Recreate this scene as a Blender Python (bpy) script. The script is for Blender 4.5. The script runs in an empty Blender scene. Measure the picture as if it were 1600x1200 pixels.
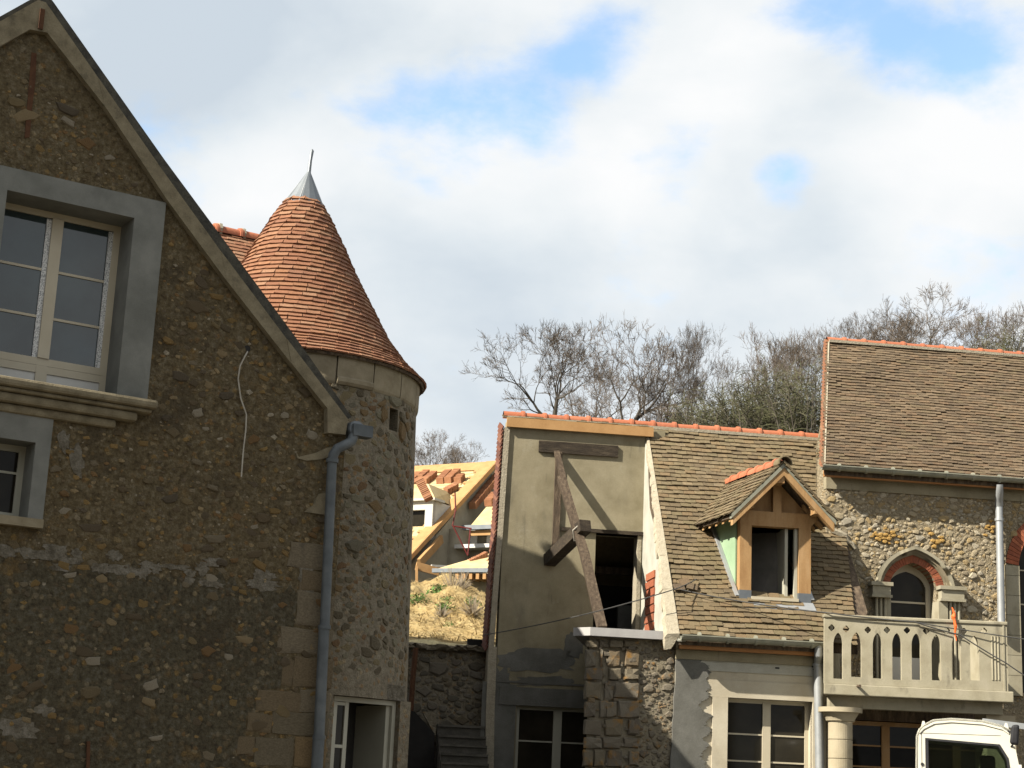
import bpy, bmesh, math, random
from mathutils import Vector, Matrix, noise
from mathutils.geometry import tessellate_polygon
random.seed(7)
R = math.radians
SC = bpy.context.scene
COL = SC.collection

# ------------------------------------------------------------------ camera
FPX = 2650.0                       # focal length in pixels of a 1600 px wide picture
PITCH = math.atan(630 / FPX)
ROLL = math.atan(0.045)
EYE = Vector((0, 0, 1.6))
FWD = Vector((0, math.cos(PITCH), math.sin(PITCH)))
_r0 = Vector((1, 0, 0)); _u0 = Vector((0, -math.sin(PITCH), math.cos(PITCH)))
CR = _r0 * math.cos(ROLL) + _u0 * math.sin(ROLL)
CU = _u0 * math.cos(ROLL) - _r0 * math.sin(ROLL)
cd = bpy.data.cameras.new('camera')
cam = bpy.data.objects.new('camera', cd); COL.objects.link(cam)
m = Matrix((CR, CU, -FWD)).transposed().to_4x4(); m.translation = EYE
cam.matrix_world = m
cd.sensor_width = 36; cd.lens = 36 * FPX / 1600; cd.clip_end = 5000
SC.camera = cam
SC.view_settings.view_transform = 'Standard'; SC.view_settings.look = 'None'
SC.view_settings.exposure = 1.42; SC.view_settings.gamma = 1

# ------------------------------------------------------------------ sun and sky
SUN = Vector((-.685, -.390, .616)).normalized()
sl = bpy.data.lights.new('sun', 'SUN'); sl.energy = 4.9; sl.angle = R(.5); sl.color = (1, .93, .80)
so = bpy.data.objects.new('sun', sl); COL.objects.link(so)
so.rotation_euler = (-SUN).to_track_quat('-Z', 'Y').to_euler()
W = bpy.data.worlds.new('World'); SC.world = W; W.use_nodes = True
nt = W.node_tree; nt.nodes.clear()
def N(t, k, **kw):
    n = t.nodes.new(k)
    for a, b in kw.items(): setattr(n, a, b)
    return n
def mth(t, op, a, b=None, c=None, clamp=False):
    n = N(t, 'ShaderNodeMath', operation=op, use_clamp=clamp)
    for i, v in enumerate((a, b, c)):
        if v is None: continue
        if isinstance(v, (int, float)): n.inputs[i].default_value = v
        else: t.links.new(v, n.inputs[i])
    return n.outputs[0]
def ramp(t, fac, stops, interp='LINEAR'):
    n = N(t, 'ShaderNodeValToRGB'); cr = n.color_ramp; cr.interpolation = interp
    while len(cr.elements) < len(stops): cr.elements.new(.5)
    for e, (p, c) in zip(cr.elements, stops):
        e.position = p; e.color = (*c, 1) if len(c) == 3 else c
    t.links.new(fac, n.inputs[0]); return n.outputs[0]
def mixc(t, fac, a, b, mode='MIX'):
    n = N(t, 'ShaderNodeMix', data_type='RGBA', blend_type=mode, clamp_factor=True)
    for s, v in ((n.inputs[0], fac), (n.inputs[6], a), (n.inputs[7], b)):
        if isinstance(v, (int, float)): s.default_value = v
        elif isinstance(v, (tuple, list)): s.default_value = (*v, 1)
        else: t.links.new(v, s)
    return n.outputs[2]
def noise_n(t, vec, scale, detail=4, rough=.55, dist=0, out=0):
    n = N(t, 'ShaderNodeTexNoise'); n.inputs['Scale'].default_value = scale
    n.inputs['Detail'].default_value = detail; n.inputs['Roughness'].default_value = rough
    n.inputs['Distortion'].default_value = dist
    if vec is not None: t.links.new(vec, n.inputs['Vector'])
    return n.outputs[out]
sky = N(nt, 'ShaderNodeTexSky', sky_type='NISHITA'); sky.sun_disc = False
sky.sun_elevation = math.asin(SUN.z); sky.sun_rotation = math.atan2(SUN.x, SUN.y)
sky.air_density = 1.0; sky.dust_density = .6; sky.ozone_density = 1.4
tc = N(nt, 'ShaderNodeTexCoord')
vec = tc.outputs['Generated']
# clouds: broken white cover, defined on the direction of the sky all the way round
mp = N(nt, 'ShaderNodeMapping'); mp.inputs['Scale'].default_value = (1, 1, 1.7); mp.inputs['Location'].default_value = (3.1, 1.7, .4)
nt.links.new(vec, mp.inputs[0])
n_big = noise_n(nt, mp.outputs[0], 3.2, 7, .52, .15)
n_mid = noise_n(nt, mp.outputs[0], 9.0, 8, .55, .2)
n_fine = noise_n(nt, mp.outputs[0], 16.0, 8, .6, .1)
def pixdir(x, y): return (FWD + CR * ((x - 800) / FPX) + CU * ((600 - y) / FPX)).normalized()
bias = None                          # rifts between the clouds, frayed by noise
for x, y, rad, amt in ((865, 128, .062, .62), (730, 178, .050, .48), (950, 60, .050, .42), (640, 160, .05, .34), (1222, 286, .034, .80),
                       (1060, 275, .045, .36), (1340, 10, .055, .55), (1450, 55, .070, .66), (1575, 95, .06, .62), (1250, 0, .05, .42),
                       (540, 155, .06, .22), (250, 205, .06, .36)):
    d = pixdir(x, y)
    dp = N(nt, 'ShaderNodeVectorMath', operation='DISTANCE'); nt.links.new(vec, dp.inputs[0]); dp.inputs[1].default_value = d
    mr = N(nt, 'ShaderNodeMapRange', interpolation_type='SMOOTHERSTEP')
    nt.links.new(dp.outputs['Value'], mr.inputs[0]); mr.inputs[1].default_value = rad; mr.inputs[2].default_value = 0; mr.inputs[3].default_value = 0; mr.inputs[4].default_value = amt
    bias = mr.outputs[0] if bias is None else mth(nt, 'ADD', bias, mr.outputs[0])
fld = mth(nt, 'ADD', mth(nt, 'MULTIPLY', mth(nt, 'SUBTRACT', n_mid, .5), 1.9), mth(nt, 'MULTIPLY', mth(nt, 'SUBTRACT', n_fine, .5), 1.3))
wide = N(nt, 'ShaderNodeMapRange', interpolation_type='SMOOTHSTEP')
nt.links.new(n_big, wide.inputs[0]); wide.inputs[1].default_value = .60; wide.inputs[2].default_value = .82; wide.inputs[4].default_value = .6
fld = mth(nt, 'ADD', fld, mth(nt, 'ADD', bias, wide.outputs[0]))
gm = N(nt, 'ShaderNodeMapRange', interpolation_type='SMOOTHSTEP'); nt.links.new(fld, gm.inputs[0])
gm.inputs[1].default_value = .14; gm.inputs[2].default_value = 1.0; gm.inputs[4].default_value = .82
gap = gm.outputs[0]
n_sh = noise_n(nt, mp.outputs[0], 2.6, 6, .5, .3)
n_sh2 = noise_n(nt, mp.outputs[0], 7.5, 7, .52, .2)
shade = mth(nt, 'ADD', mth(nt, 'MULTIPLY', n_sh, .55), mth(nt, 'MULTIPLY', n_sh2, .45))
for x, y, rad, amt in ((150, 120, .12, -.12), (420, 60, .11, -.09), (900, 470, .13, -.07), (700, 560, .14, -.12), (1250, 480, .12, -.10), (300, 20, .08, -.05), (760, 270, .07, .09), (960, 320, .085, .08), (420, 285, .05, .09), (1080, 120, .06, .06), (1500, 250, .08, .07), (1130, 400, .07, .04)):
    d = pixdir(x, y)
    dp = N(nt, 'ShaderNodeVectorMath', operation='DISTANCE'); nt.links.new(vec, dp.inputs[0]); dp.inputs[1].default_value = d
    mr = N(nt, 'ShaderNodeMapRange', interpolation_type='SMOOTHSTEP')
    nt.links.new(dp.outputs['Value'], mr.inputs[0]); mr.inputs[1].default_value = rad; mr.inputs[2].default_value = 0; mr.inputs[3].default_value = 0; mr.inputs[4].default_value = amt
    shade = mth(nt, 'ADD', shade, mr.outputs[0])
ccol = ramp(nt, shade, [(.30, (.275, .31, .345)), (.41, (.335, .363, .385)), (.50, (.392, .408, .418)), (.60, (.437, .44, .442))])
CLOUD = .84
bg1 = N(nt, 'ShaderNodeBackground'); bg1.inputs[1].default_value = .115
nt.links.new(mixc(nt, 1.0, sky.outputs[0], (.86, 1.0, 1.02), 'MULTIPLY'), bg1.inputs[0])
bg2 = N(nt, 'ShaderNodeBackground'); bg2.inputs[1].default_value = CLOUD; nt.links.new(ccol, bg2.inputs[0])
ms = N(nt, 'ShaderNodeMixShader'); nt.links.new(mth(nt, 'SUBTRACT', 1.0, gap, clamp=True), ms.inputs[0])
nt.links.new(bg1.outputs[0], ms.inputs[1]); nt.links.new(bg2.outputs[0], ms.inputs[2])
wo = N(nt, 'ShaderNodeOutputWorld'); nt.links.new(ms.outputs[0], wo.inputs[0])

# ------------------------------------------------------------------ rays, frames
def ray(x, y): return FWD + CR * ((x - 800) / FPX) + CU * ((600 - y) / FPX)
def hit(x, y, P0, Nn):
    d = ray(x, y); return EYE + d * ((P0 - EYE).dot(Nn) / d.dot(Nn))
def hitY(x, y, Y): return hit(x, y, Vector((0, Y, 0)), Vector((0, 1, 0)))
def pix(p):
    q = p - EYE; c = q.dot(FWD)
    return (800 + FPX * q.dot(CR) / c, 600 - FPX * q.dot(CU) / c)
def mpp(p): return (p - EYE).dot(FWD) / FPX            # metres per photo pixel at p
ZV = Vector((0, 0, 1))
class Frame:
    """a vertical facade plane: a = along it (to the right), w = inward, z = height"""
    def __init__(s, O, yaw):
        s.O = Vector((O[0], O[1], 0)); y = R(yaw)
        s.u = Vector((math.cos(y), math.sin(y), 0)); s.n = Vector((math.sin(y), -math.cos(y), 0))
    def pt(s, a, w, z): return s.O + s.u * a - s.n * w + ZV * z
    def at(s, x, y, w=0): return hit(x, y, s.O - s.n * w, s.n)
    def px(s, x, y, w=0):
        p = s.at(x, y, w); return ((p - s.O).dot(s.u), p.z)
    def aw(s, p): q = p - s.O; return (q.dot(s.u), -q.dot(s.n), p.z)
    def poly(s, pts, w=0): return [s.px(x, y, w) for x, y in pts]

# ------------------------------------------------------------------ mesh builder
class MB:
    def __init__(s): s.v = []; s.f = []; s.t = []; s.tint = 0.0
    def face(s, pts, tint=None):
        i = len(s.v); s.v += [Vector(p) for p in pts]; s.f.append(tuple(range(i, i + len(pts)))); s.t.append(s.tint if tint is None else tint)
    def mesh(s, vs, fs, tint=None):
        i = len(s.v); s.v += [Vector(p) for p in vs]
        for f in fs: s.f.append(tuple(i + k for k in f)); s.t.append(s.tint if tint is None else tint)
        return s
    def hexa(s, b, t, tint=None):      # bottom ring (4), top ring (4)
        return s.mesh(list(b) + list(t), [(3, 2, 1, 0), (4, 5, 6, 7), (0, 1, 5, 4), (1, 2, 6, 5), (2, 3, 7, 6), (3, 0, 4, 7)], tint)
    def box(s, F, a0, a1, z0, z1, w0, w1, tint=None):
        P = F.pt
        return s.hexa([P(a0, w0, z0), P(a1, w0, z0), P(a1, w1, z0), P(a0, w1, z0)], [P(a0, w0, z1), P(a1, w0, z1), P(a1, w1, z1), P(a0, w1, z1)], tint)
    def prism(s, pts, ext, tint=None):  # planar polygon extruded by a vector
        n = len(pts); vs = [Vector(p) for p in pts] + [Vector(p) + Vector(ext) for p in pts]
        tr = tessellate_polygon([[Vector(p) for p in pts]])
        fs = [tuple(t) for t in tr] + [tuple(n + k for k in reversed(t)) for t in tr]
        fs += [(i, (i + 1) % n, n + (i + 1) % n, n + i) for i in range(n)]
        return s.mesh(vs, fs, tint)
    def panel(s, F, outer, holes, w0, w1, tint=None):    # facade slab with holes; reveals w0..w1
        loops = [outer] + list(holes)
        flat = [p for l in loops for p in l]; n = len(flat)
        tr = tessellate_polygon([[Vector((a, z, 0)) for a, z in l] for l in loops])
        vs = [F.pt(a, w0, z) for a, z in flat] + [F.pt(a, w1, z) for a, z in flat]
        fs = [tuple(t) for t in tr] + [tuple(n + k for k in reversed(t)) for t in tr]
        k = 0
        for l in loops:
            m_ = len(l)
            fs += [(k + i, k + (i + 1) % m_, n + k + (i + 1) % m_, n + k + i) for i in range(m_)]; k += m_
        return s.mesh(vs, fs, tint)
    def beam(s, p, q, wd, ht, up=ZV, tint=None):          # a timber from p to q
        p, q = Vector(p), Vector(q); d = (q - p).normalized(); x = d.cross(up).normalized() * wd / 2; y = x.cross(d).normalized() * ht / 2
        return s.hexa([p - x - y, p + x - y, p + x + y, p - x + y], [q - x - y, q + x - y, q + x + y, q - x + y], tint)
    def tube(s, pts, rad, n=8, caps=True, tint=None):
        pts = [Vector(p) for p in pts]; rad = rad if isinstance(rad, (list, tuple)) else [rad] * len(pts)
        vs = []; ref = None
        for i, p in enumerate(pts):
            d = (pts[min(i + 1, len(pts) - 1)] - pts[max(i - 1, 0)]).normalized()
            if ref is None: ref = d.orthogonal().normalized()
            ref = (ref - d * ref.dot(d)).normalized(); b = d.cross(ref)
            vs += [p + (ref * math.cos(2 * math.pi * k / n) + b * math.sin(2 * math.pi * k / n)) * rad[i] for k in range(n)]
        fs = []
        for i in range(len(pts) - 1):
            fs += [(i * n + k, i * n + (k + 1) % n, (i + 1) * n + (k + 1) % n, (i + 1) * n + k) for k in range(n)]
        if caps: fs += [tuple(reversed(range(n))), tuple((len(pts) - 1) * n + k for k in range(n))]
        return s.mesh(vs, fs, tint)
    def lathe(s, c, prof, seg=32, a0=0, a1=2 * math.pi, tint=None):   # prof: (r, z)
        c = Vector(c); full = abs(a1 - a0) > 6.28; m_ = seg if full else seg + 1
        vs = [c + Vector((r * math.cos(a0 + (a1 - a0) * k / seg), r * math.sin(a0 + (a1 - a0) * k / seg), z)) for r, z in prof for k in range(m_)]
        fs = []
        for i in range(len(prof) - 1):
            for k in range(seg): fs.append((i * m_ + k, i * m_ + (k + 1) % m_, (i + 1) * m_ + (k + 1) % m_, (i + 1) * m_ + k))
        return s.mesh(vs, fs, tint)
    def inst(s, proto, M, tint=None):
        vs, fs = proto; return s.mesh([M @ v for v in vs], fs, tint)
    def data(s, name, off=None, smooth=False):
        me = bpy.data.meshes.new(name); off = off or Vector()
        me.from_pydata([v - off for v in s.v], [], s.f)
        at = me.attributes.new('tint', 'FLOAT', 'FACE'); at.data.foreach_set('value', s.t)
        bm = bmesh.new(); bm.from_mesh(me)
        if smooth: bmesh.ops.remove_doubles(bm, verts=bm.verts, dist=1e-5)
        bmesh.ops.recalc_face_normals(bm, faces=bm.faces)
        if smooth:
            for f in bm.faces: f.smooth = True
            for e in bm.edges:
                if len(e.link_faces) == 2 and e.calc_face_angle(0) > R(38): e.smooth = False
        bm.to_mesh(me); bm.free(); return me
    def build(s, name, mt, parent=None, smooth=False):
        off = root_of(parent).location if parent is not None else Vector()
        me = s.data(name, off, smooth); me.materials.append(mt)
        o = bpy.data.objects.new(name, me); COL.objects.link(o); o.parent = parent
        return o
def root_of(o):
    while o.parent is not None: o = o.parent
    return o
def thing(name, label, cat, loc, group=None):
    o = bpy.data.objects.new(name, None); COL.objects.link(o); o.location = loc; o.empty_display_size = .2
    o['label'] = label; o['category'] = cat
    if group: o['group'] = group
    return o
def tag(o, label, cat, group=None):
    o['label'] = label; o['category'] = cat
    if group: o['group'] = group
    return o
def kind(o, k): o['kind'] = k; return o
def piece(name, me, parent, M):        # a small part sharing mesh data; M is its world matrix
    o = bpy.data.objects.new(name, me); COL.objects.link(o); o.parent = parent
    o.matrix_local = Matrix.Translation(-root_of(parent).location) @ M
    return o
def mat4(x, y, z, o):
    M_ = Matrix((x, y, z)).transposed().to_4x4(); M_.translation = o; return M_

# ------------------------------------------------------------------ materials
ALB = .80                          # exposed for the shade: everything a little darker than its nominal value
def dk3(c): return tuple(v * ALB for v in c)
def mat(name, cols, scale=4, detail=6, rough=.85, bump=.3, bscale=30, tints=None, tmix=.75, stains=(), metal=0, spec=.3, stretch=(1, 1, 1), bdist=.02, fine=.0, cells=None):
    """procedural surface: colour ramp over noise, optional per-piece tint, stains [(colour, scale, threshold, amount, stretch)], bump"""
    M_ = bpy.data.materials.new(name); M_.use_nodes = True; t = M_.node_tree; b = t.nodes['Principled BSDF']
    tc = N(t, 'ShaderNodeTexCoord'); oi = N(t, 'ShaderNodeObjectInfo'); geo_ = N(t, 'ShaderNodeNewGeometry')
    mp = N(t, 'ShaderNodeMapping'); mp.inputs['Scale'].default_value = stretch; t.links.new(tc.outputs['Object'], mp.inputs[0])
    off = N(t, 'ShaderNodeVectorMath', operation='ADD'); t.links.new(mp.outputs[0], off.inputs[0])
    sc = N(t, 'ShaderNodeVectorMath', operation='SCALE'); sc.inputs[0].default_value = (7.3, 3.1, 5.7)
    if tints: t.links.new(oi.outputs['Random'], sc.inputs['Scale'])
    else: sc.inputs['Scale'].default_value = 0
    t.links.new(sc.outputs[0], off.inputs[1]); v = off.outputs[0]
    nz = noise_n(t, v, scale, detail, .6)
    n_ = len(cols)
    stops = cols if isinstance(cols[0][0], (int, float)) and len(cols[0]) == 2 else [(.34 + .32 * i / max(1, n_ - 1), c) for i, c in enumerate(cols)]
    stops = [(p, dk3(c)) for p, c in stops]; tints = [dk3(c) for c in tints] if tints else None
    stains = [(dk3(c), *r_) for c, *r_ in stains]
    col = ramp(t, nz, stops)
    if tints:
        at = N(t, 'ShaderNodeAttribute', attribute_name='tint')
        fr = mth(t, 'FRACT', mth(t, 'ADD', at.outputs['Fac'], oi.outputs['Random']))
        k = len(tints)
        tcol = ramp(t, fr, [(i / k, c) for i, c in enumerate(tints)], 'CONSTANT')
        wob = ramp(t, nz, [(.3, (.72, .72, .72)), (.7, (1.2, 1.2, 1.2))])
        tcol = mixc(t, 1.0, tcol, wob, 'MULTIPLY')
        col = mixc(t, tmix, col, tcol)
    vd = None
    if cells:                                                            # small stone fragments showing in worn mortar
        cs, ccs, cth, camt = cells
        wv = N(t, 'ShaderNodeVectorMath', operation='ADD'); t.links.new(v, wv.inputs[0])
        wn_ = N(t, 'ShaderNodeVectorMath', operation='SCALE'); wn_.inputs['Scale'].default_value = .55 / cs; t.links.new(noise_n(t, v, cs * .8, 3, .6, 0, 1), wn_.inputs[0]); t.links.new(wn_.outputs[0], wv.inputs[1])
        vo = N(t, 'ShaderNodeTexVoronoi'); vo.inputs['Scale'].default_value = cs; vo.inputs['Randomness'].default_value = 1; t.links.new(wv.outputs[0], vo.inputs['Vector'])
        sp = N(t, 'ShaderNodeSeparateColor'); t.links.new(vo.outputs['Color'], sp.inputs[0])
        cc_ = ramp(t, sp.outputs[0], [(i / len(ccs), dk3(c)) for i, c in enumerate(ccs)], 'CONSTANT')
        pick = N(t, 'ShaderNodeMapRange', interpolation_type='SMOOTHSTEP'); t.links.new(mth(t, 'ADD', sp.outputs[1], mth(t, 'MULTIPLY', mth(t, 'SUBTRACT', noise_n(t, v, cs * .16, 3, .6), .5), 1.6)), pick.inputs[0]); pick.inputs[1].default_value = cth; pick.inputs[2].default_value = cth + .06
        edge_ = N(t, 'ShaderNodeMapRange', interpolation_type='SMOOTHSTEP'); t.links.new(vo.outputs['Distance'], edge_.inputs[0]); edge_.inputs[1].default_value = .62; edge_.inputs[2].default_value = .30
        vd = mth(t, 'MULTIPLY', pick.outputs[0], edge_.outputs[0])
        col = mixc(t, mth(t, 'MULTIPLY', vd, camt), col, mixc(t, 1.0, cc_, ramp(t, noise_n(t, v, cs * 3, 4, .65), [(.3, (.65,) * 3), (.7, (1.3,) * 3)]), 'MULTIPLY'))
    for sc_, ss, th, amt, st in stains:
        ms_ = N(t, 'ShaderNodeMapping'); ms_.inputs['Scale'].default_value = st; ms_.inputs['Location'].default_value = (ss * 1.3, .7, 2.1)
        t.links.new(geo_.outputs['Position'], ms_.inputs[0])
        mr = N(t, 'ShaderNodeMapRange', interpolation_type='SMOOTHSTEP'); t.links.new(noise_n(t, ms_.outputs[0], ss, 5, .62), mr.inputs[0])
        mr.inputs[1].default_value = th; mr.inputs[2].default_value = th + .16; mr.inputs[4].default_value = amt
        col = mixc(t, mr.outputs[0], col, sc_)
    if fine:
        nf = noise_n(t, tc.outputs['Object'], bscale * 1.6, 4, .7)
        col = mixc(t, 1.0, col, ramp(t, nf, [(.3, (1 - fine,) * 3), (.7, (1 + fine,) * 3)]), 'MULTIPLY')
    t.links.new(col, b.inputs['Base Color'])
    b.inputs['Roughness'].default_value = rough; b.inputs['Metallic'].default_value = metal; b.inputs['Specular IOR Level'].default_value = spec
    if bump:
        bn = N(t, 'ShaderNodeBump'); bn.inputs['Strength'].default_value = bump; bn.inputs['Distance'].default_value = bdist
        hgt_ = noise_n(t, v, bscale, 6, .65)
        if vd is not None: hgt_ = mth(t, 'ADD', hgt_, mth(t, 'MULTIPLY', vd, .25))
        t.links.new(hgt_, bn.inputs['Height']); t.links.new(bn.outputs[0], b.inputs['Normal'])
    return M_
def glass_mat(name, col=(.012, .015, .016), rough=.04, spec=.6):
    M_ = bpy.data.materials.new(name); M_.use_nodes = True; t = M_.node_tree; b = t.nodes['Principled BSDF']
    b.inputs['Roughness'].default_value = rough; b.inputs['IOR'].default_value = 1.5; b.inputs['Specular IOR Level'].default_value = spec
    tc = N(t, 'ShaderNodeTexCoord'); nz = noise_n(t, tc.outputs['Object'], 2.2, 3)
    t.links.new(ramp(t, nz, [(.3, tuple(c * .6 for c in col)), (.7, tuple(c * 1.5 for c in col))]), b.inputs['Base Color'])
    bn = N(t, 'ShaderNodeBump'); bn.inputs['Strength'].default_value = .03; t.links.new(noise_n(t, tc.outputs['Object'], 1.5, 1), bn.inputs['Height']); t.links.new(bn.outputs[0], b.inputs['Normal'])
    return M_
one = (1, 1, 1)
M = {}
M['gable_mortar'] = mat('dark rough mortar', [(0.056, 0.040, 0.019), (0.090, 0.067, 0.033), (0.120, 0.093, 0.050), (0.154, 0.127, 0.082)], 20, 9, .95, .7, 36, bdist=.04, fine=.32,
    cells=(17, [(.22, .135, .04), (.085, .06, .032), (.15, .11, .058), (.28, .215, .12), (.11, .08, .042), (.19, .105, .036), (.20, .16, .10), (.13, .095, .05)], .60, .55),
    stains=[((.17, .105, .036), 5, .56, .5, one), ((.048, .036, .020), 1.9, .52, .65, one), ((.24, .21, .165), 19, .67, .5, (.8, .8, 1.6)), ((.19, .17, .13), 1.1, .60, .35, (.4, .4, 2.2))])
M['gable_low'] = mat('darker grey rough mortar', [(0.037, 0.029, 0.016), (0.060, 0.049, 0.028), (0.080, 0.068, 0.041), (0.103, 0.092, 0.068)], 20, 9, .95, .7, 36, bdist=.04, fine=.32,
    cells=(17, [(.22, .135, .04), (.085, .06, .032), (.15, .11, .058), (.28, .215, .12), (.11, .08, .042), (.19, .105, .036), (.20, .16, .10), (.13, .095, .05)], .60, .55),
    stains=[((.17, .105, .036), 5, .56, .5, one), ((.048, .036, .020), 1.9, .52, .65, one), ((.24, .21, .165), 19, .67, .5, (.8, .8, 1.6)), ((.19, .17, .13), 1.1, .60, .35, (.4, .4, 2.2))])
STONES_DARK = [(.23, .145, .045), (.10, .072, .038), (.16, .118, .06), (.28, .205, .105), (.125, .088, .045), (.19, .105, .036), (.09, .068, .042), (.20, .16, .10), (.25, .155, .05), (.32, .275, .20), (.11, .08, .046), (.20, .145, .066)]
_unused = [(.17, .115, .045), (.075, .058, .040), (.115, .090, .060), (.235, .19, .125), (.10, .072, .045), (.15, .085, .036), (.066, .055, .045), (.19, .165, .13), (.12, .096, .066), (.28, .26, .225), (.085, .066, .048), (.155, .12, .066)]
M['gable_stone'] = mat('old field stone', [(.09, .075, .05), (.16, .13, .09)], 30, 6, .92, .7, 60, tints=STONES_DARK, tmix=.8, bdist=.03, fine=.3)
M['patch'] = mat('pale lime mortar patch', [(.10, .085, .06), (.14, .122, .09), (.175, .155, .12), (.21, .19, .155)], 14, 9, .95, .8, 38, bdist=.04, fine=.3, stains=[((.055, .045, .03), 5, .54, .7, one)])
M['quoin'] = mat('quoin limestone', [(0.097, 0.076, 0.044), (0.142, 0.114, 0.070), (0.178, 0.145, 0.090)], 9, 7, .9, .5, 40, tints=[(.11, .09, .058), (.14, .112, .072), (.21, .125, .042), (.13, .092, .05), (.16, .13, .088), (.19, .12, .05)], tmix=.6, bdist=.02, fine=.2,
    stains=[((.05, .045, .037), 6, .57, .6, one)])
M['tower_mortar'] = mat('grey lime mortar', [(0.135, 0.114, 0.079), (0.182, 0.155, 0.110), (0.223, 0.194, 0.141)], 16, 7, .93, .6, 45, bdist=.03, fine=.22, cells=(19, [(.22, .135, .06), (.16, .125, .085), (.26, .20, .12), (.135, .105, .07), (.24, .15, .07)], .62, .8), stains=[((.10, .085, .065), 2.5, .56, .5, one)])
M['tower_stone'] = mat('brown rubble stone', [(0.101, 0.085, 0.054), (0.193, 0.165, 0.103)], 26, 6, .9, .7, 60, tints=[(0.212, 0.135, 0.057), (0.156, 0.130, 0.081), (0.239, 0.190, 0.103), (0.133, 0.110, 0.071), (0.230, 0.150, 0.067), (0.175, 0.155, 0.108), (0.120, 0.095, 0.059), (0.248, 0.225, 0.152), (0.202, 0.115, 0.054), (0.166, 0.138, 0.083)], tmix=.8, bdist=.03, fine=.28)
M['cornice'] = mat('cut limestone', [(0.218, 0.178, 0.108), (0.274, 0.229, 0.147), (0.318, 0.271, 0.185)], 5, 7, .88, .25, 45, stains=[((.12, .10, .07), 4, .6, .6, (1, 1, 2)), ((.19, .135, .075), 7, .6, .5, one)], tints=[(.21, .18, .12), (.235, .20, .14), (.195, .165, .11)], tmix=.5)
M['concrete'] = mat('grey render', [(.135, .137, .122), (.17, .172, .155), (.205, .205, .185)], 2.6, 7, .9, .12, 60, stains=[((.11, .11, .10), 2.0, .57, .6, (1, 1, .5)), ((.24, .24, .22), 5, .6, .35, (1, 1, .35))], fine=.06)
M['coping'] = mat('weathered coping stone', [(0.143, 0.119, 0.075), (0.193, 0.162, 0.104), (0.236, 0.200, 0.131)], 7, 7, .92, .35, 45, stains=[((.045, .042, .033), 3.5, .58, .7, one), ((.17, .16, .13), 12, .63, .5, one)], fine=.15)
M['coping_dark'] = mat('mossy coping edge', [(.035, .034, .030), (.06, .056, .045), (.085, .08, .062)], 8, 7, .95, .5, 40, fine=.2)
M['pvc'] = mat('cream painted joinery', [(0.450, 0.396, 0.288), (0.495, 0.441, 0.329)], 3, 3, .45, .03, 60, spec=.4)
M['joinery_grey'] = mat('grey green joinery', [(.36, .35, .285), (.41, .395, .32)], 3, 3, .5, .03, 60)
M['panel_white'] = mat('white infill panel', [(.55, .54, .50), (.60, .585, .54)], 3, 3, .45, .02, 60)
M['film'] = mat('speckled protective film', [(.42, (.22, .23, .24)), (.5, (.62, .62, .60)), (.58, (.75, .75, .73))], 95, 3, .5, .05, 60)
M['glass'] = glass_mat('window glass', (.020, .030, .032), .04, .75)
M['glass_dark'] = glass_mat('dark window glass', (.018, .0155, .011), .05, .12)
M['zinc'] = mat('zinc sheet', [(0.153, 0.171, 0.189), (0.195, 0.212, 0.227)], 5, 5, .5, .05, 30, metal=.55, spec=.5, stains=[((0.148, 0.164, 0.172), 6, .58, .5, (1, 1, .3))])
M['pipe_dark'] = mat('weathered zinc pipe', [(0.075, 0.085, 0.092), (0.097, 0.109, 0.116), (0.123, 0.135, 0.141)], 5, 4, .6, .04, 40, metal=.3, spec=.4, stains=[((.10, .105, .105), 5, .58, .6, (1, 1, .25))])
M['pipe'] = mat('galvanised pipe', [(0.336, 0.352, 0.364), (0.416, 0.428, 0.432)], 5, 4, .45, .04, 40, metal=.45, spec=.5, stains=[((.33, .34, .34), 5, .6, .5, (1, 1, .2))])
M['gutter'] = mat('dull zinc gutter', [(0.231, 0.231, 0.181), (0.313, 0.306, 0.238)], 7, 5, .6, .08, 40, metal=.25)
CONE_T = [(0.261, 0.119, 0.061), (0.231, 0.102, 0.054), (0.274, 0.132, 0.068), (0.217, 0.092, 0.048), (0.265, 0.126, 0.063), (0.244, 0.115, 0.061), (0.304, 0.171, 0.100), (0.200, 0.090, 0.052), (0.252, 0.109, 0.056), (0.278, 0.141, 0.078)]
M['cone_tile'] = mat('new clay tile', [(0.200, 0.087, 0.044), (0.261, 0.121, 0.063)], 14, 5, .85, .3, 70, tints=CONE_T, tmix=.7, fine=.16, stains=[((.20, .10, .06), 1.6, .55, .45, one), ((.34, .22, .14), 6, .66, .5, one)])
OLD_T = [(0.167, 0.121, 0.064), (0.141, 0.101, 0.055), (0.188, 0.140, 0.075), (0.124, 0.088, 0.052), (0.201, 0.135, 0.068), (0.154, 0.119, 0.067), (0.176, 0.135, 0.078), (0.111, 0.080, 0.047), (0.180, 0.116, 0.059), (0.154, 0.125, 0.065), (0.223, 0.168, 0.100), (0.137, 0.108, 0.061)]
M['old_tile'] = mat('old mossy clay tile', [(0.136, 0.106, 0.059), (0.189, 0.144, 0.083)], 16, 6, .9, .5, 70, tints=OLD_T, tmix=.55, stains=[((0.156, 0.128, 0.062), 1.6, .56, .28, one), ((0.104, 0.080, 0.052), 1.1, .54, .5, one), ((0.227, 0.182, 0.134), 5, .66, .6, one)], fine=.25)
BROWN_T = [(0.134, 0.092, 0.055), (0.108, 0.074, 0.046), (0.156, 0.110, 0.068), (0.095, 0.066, 0.044), (0.168, 0.110, 0.063), (0.125, 0.092, 0.059), (0.147, 0.108, 0.069), (0.086, 0.062, 0.041), (0.147, 0.092, 0.054), (0.130, 0.098, 0.056), (0.186, 0.134, 0.085), (0.108, 0.080, 0.052)]
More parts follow.
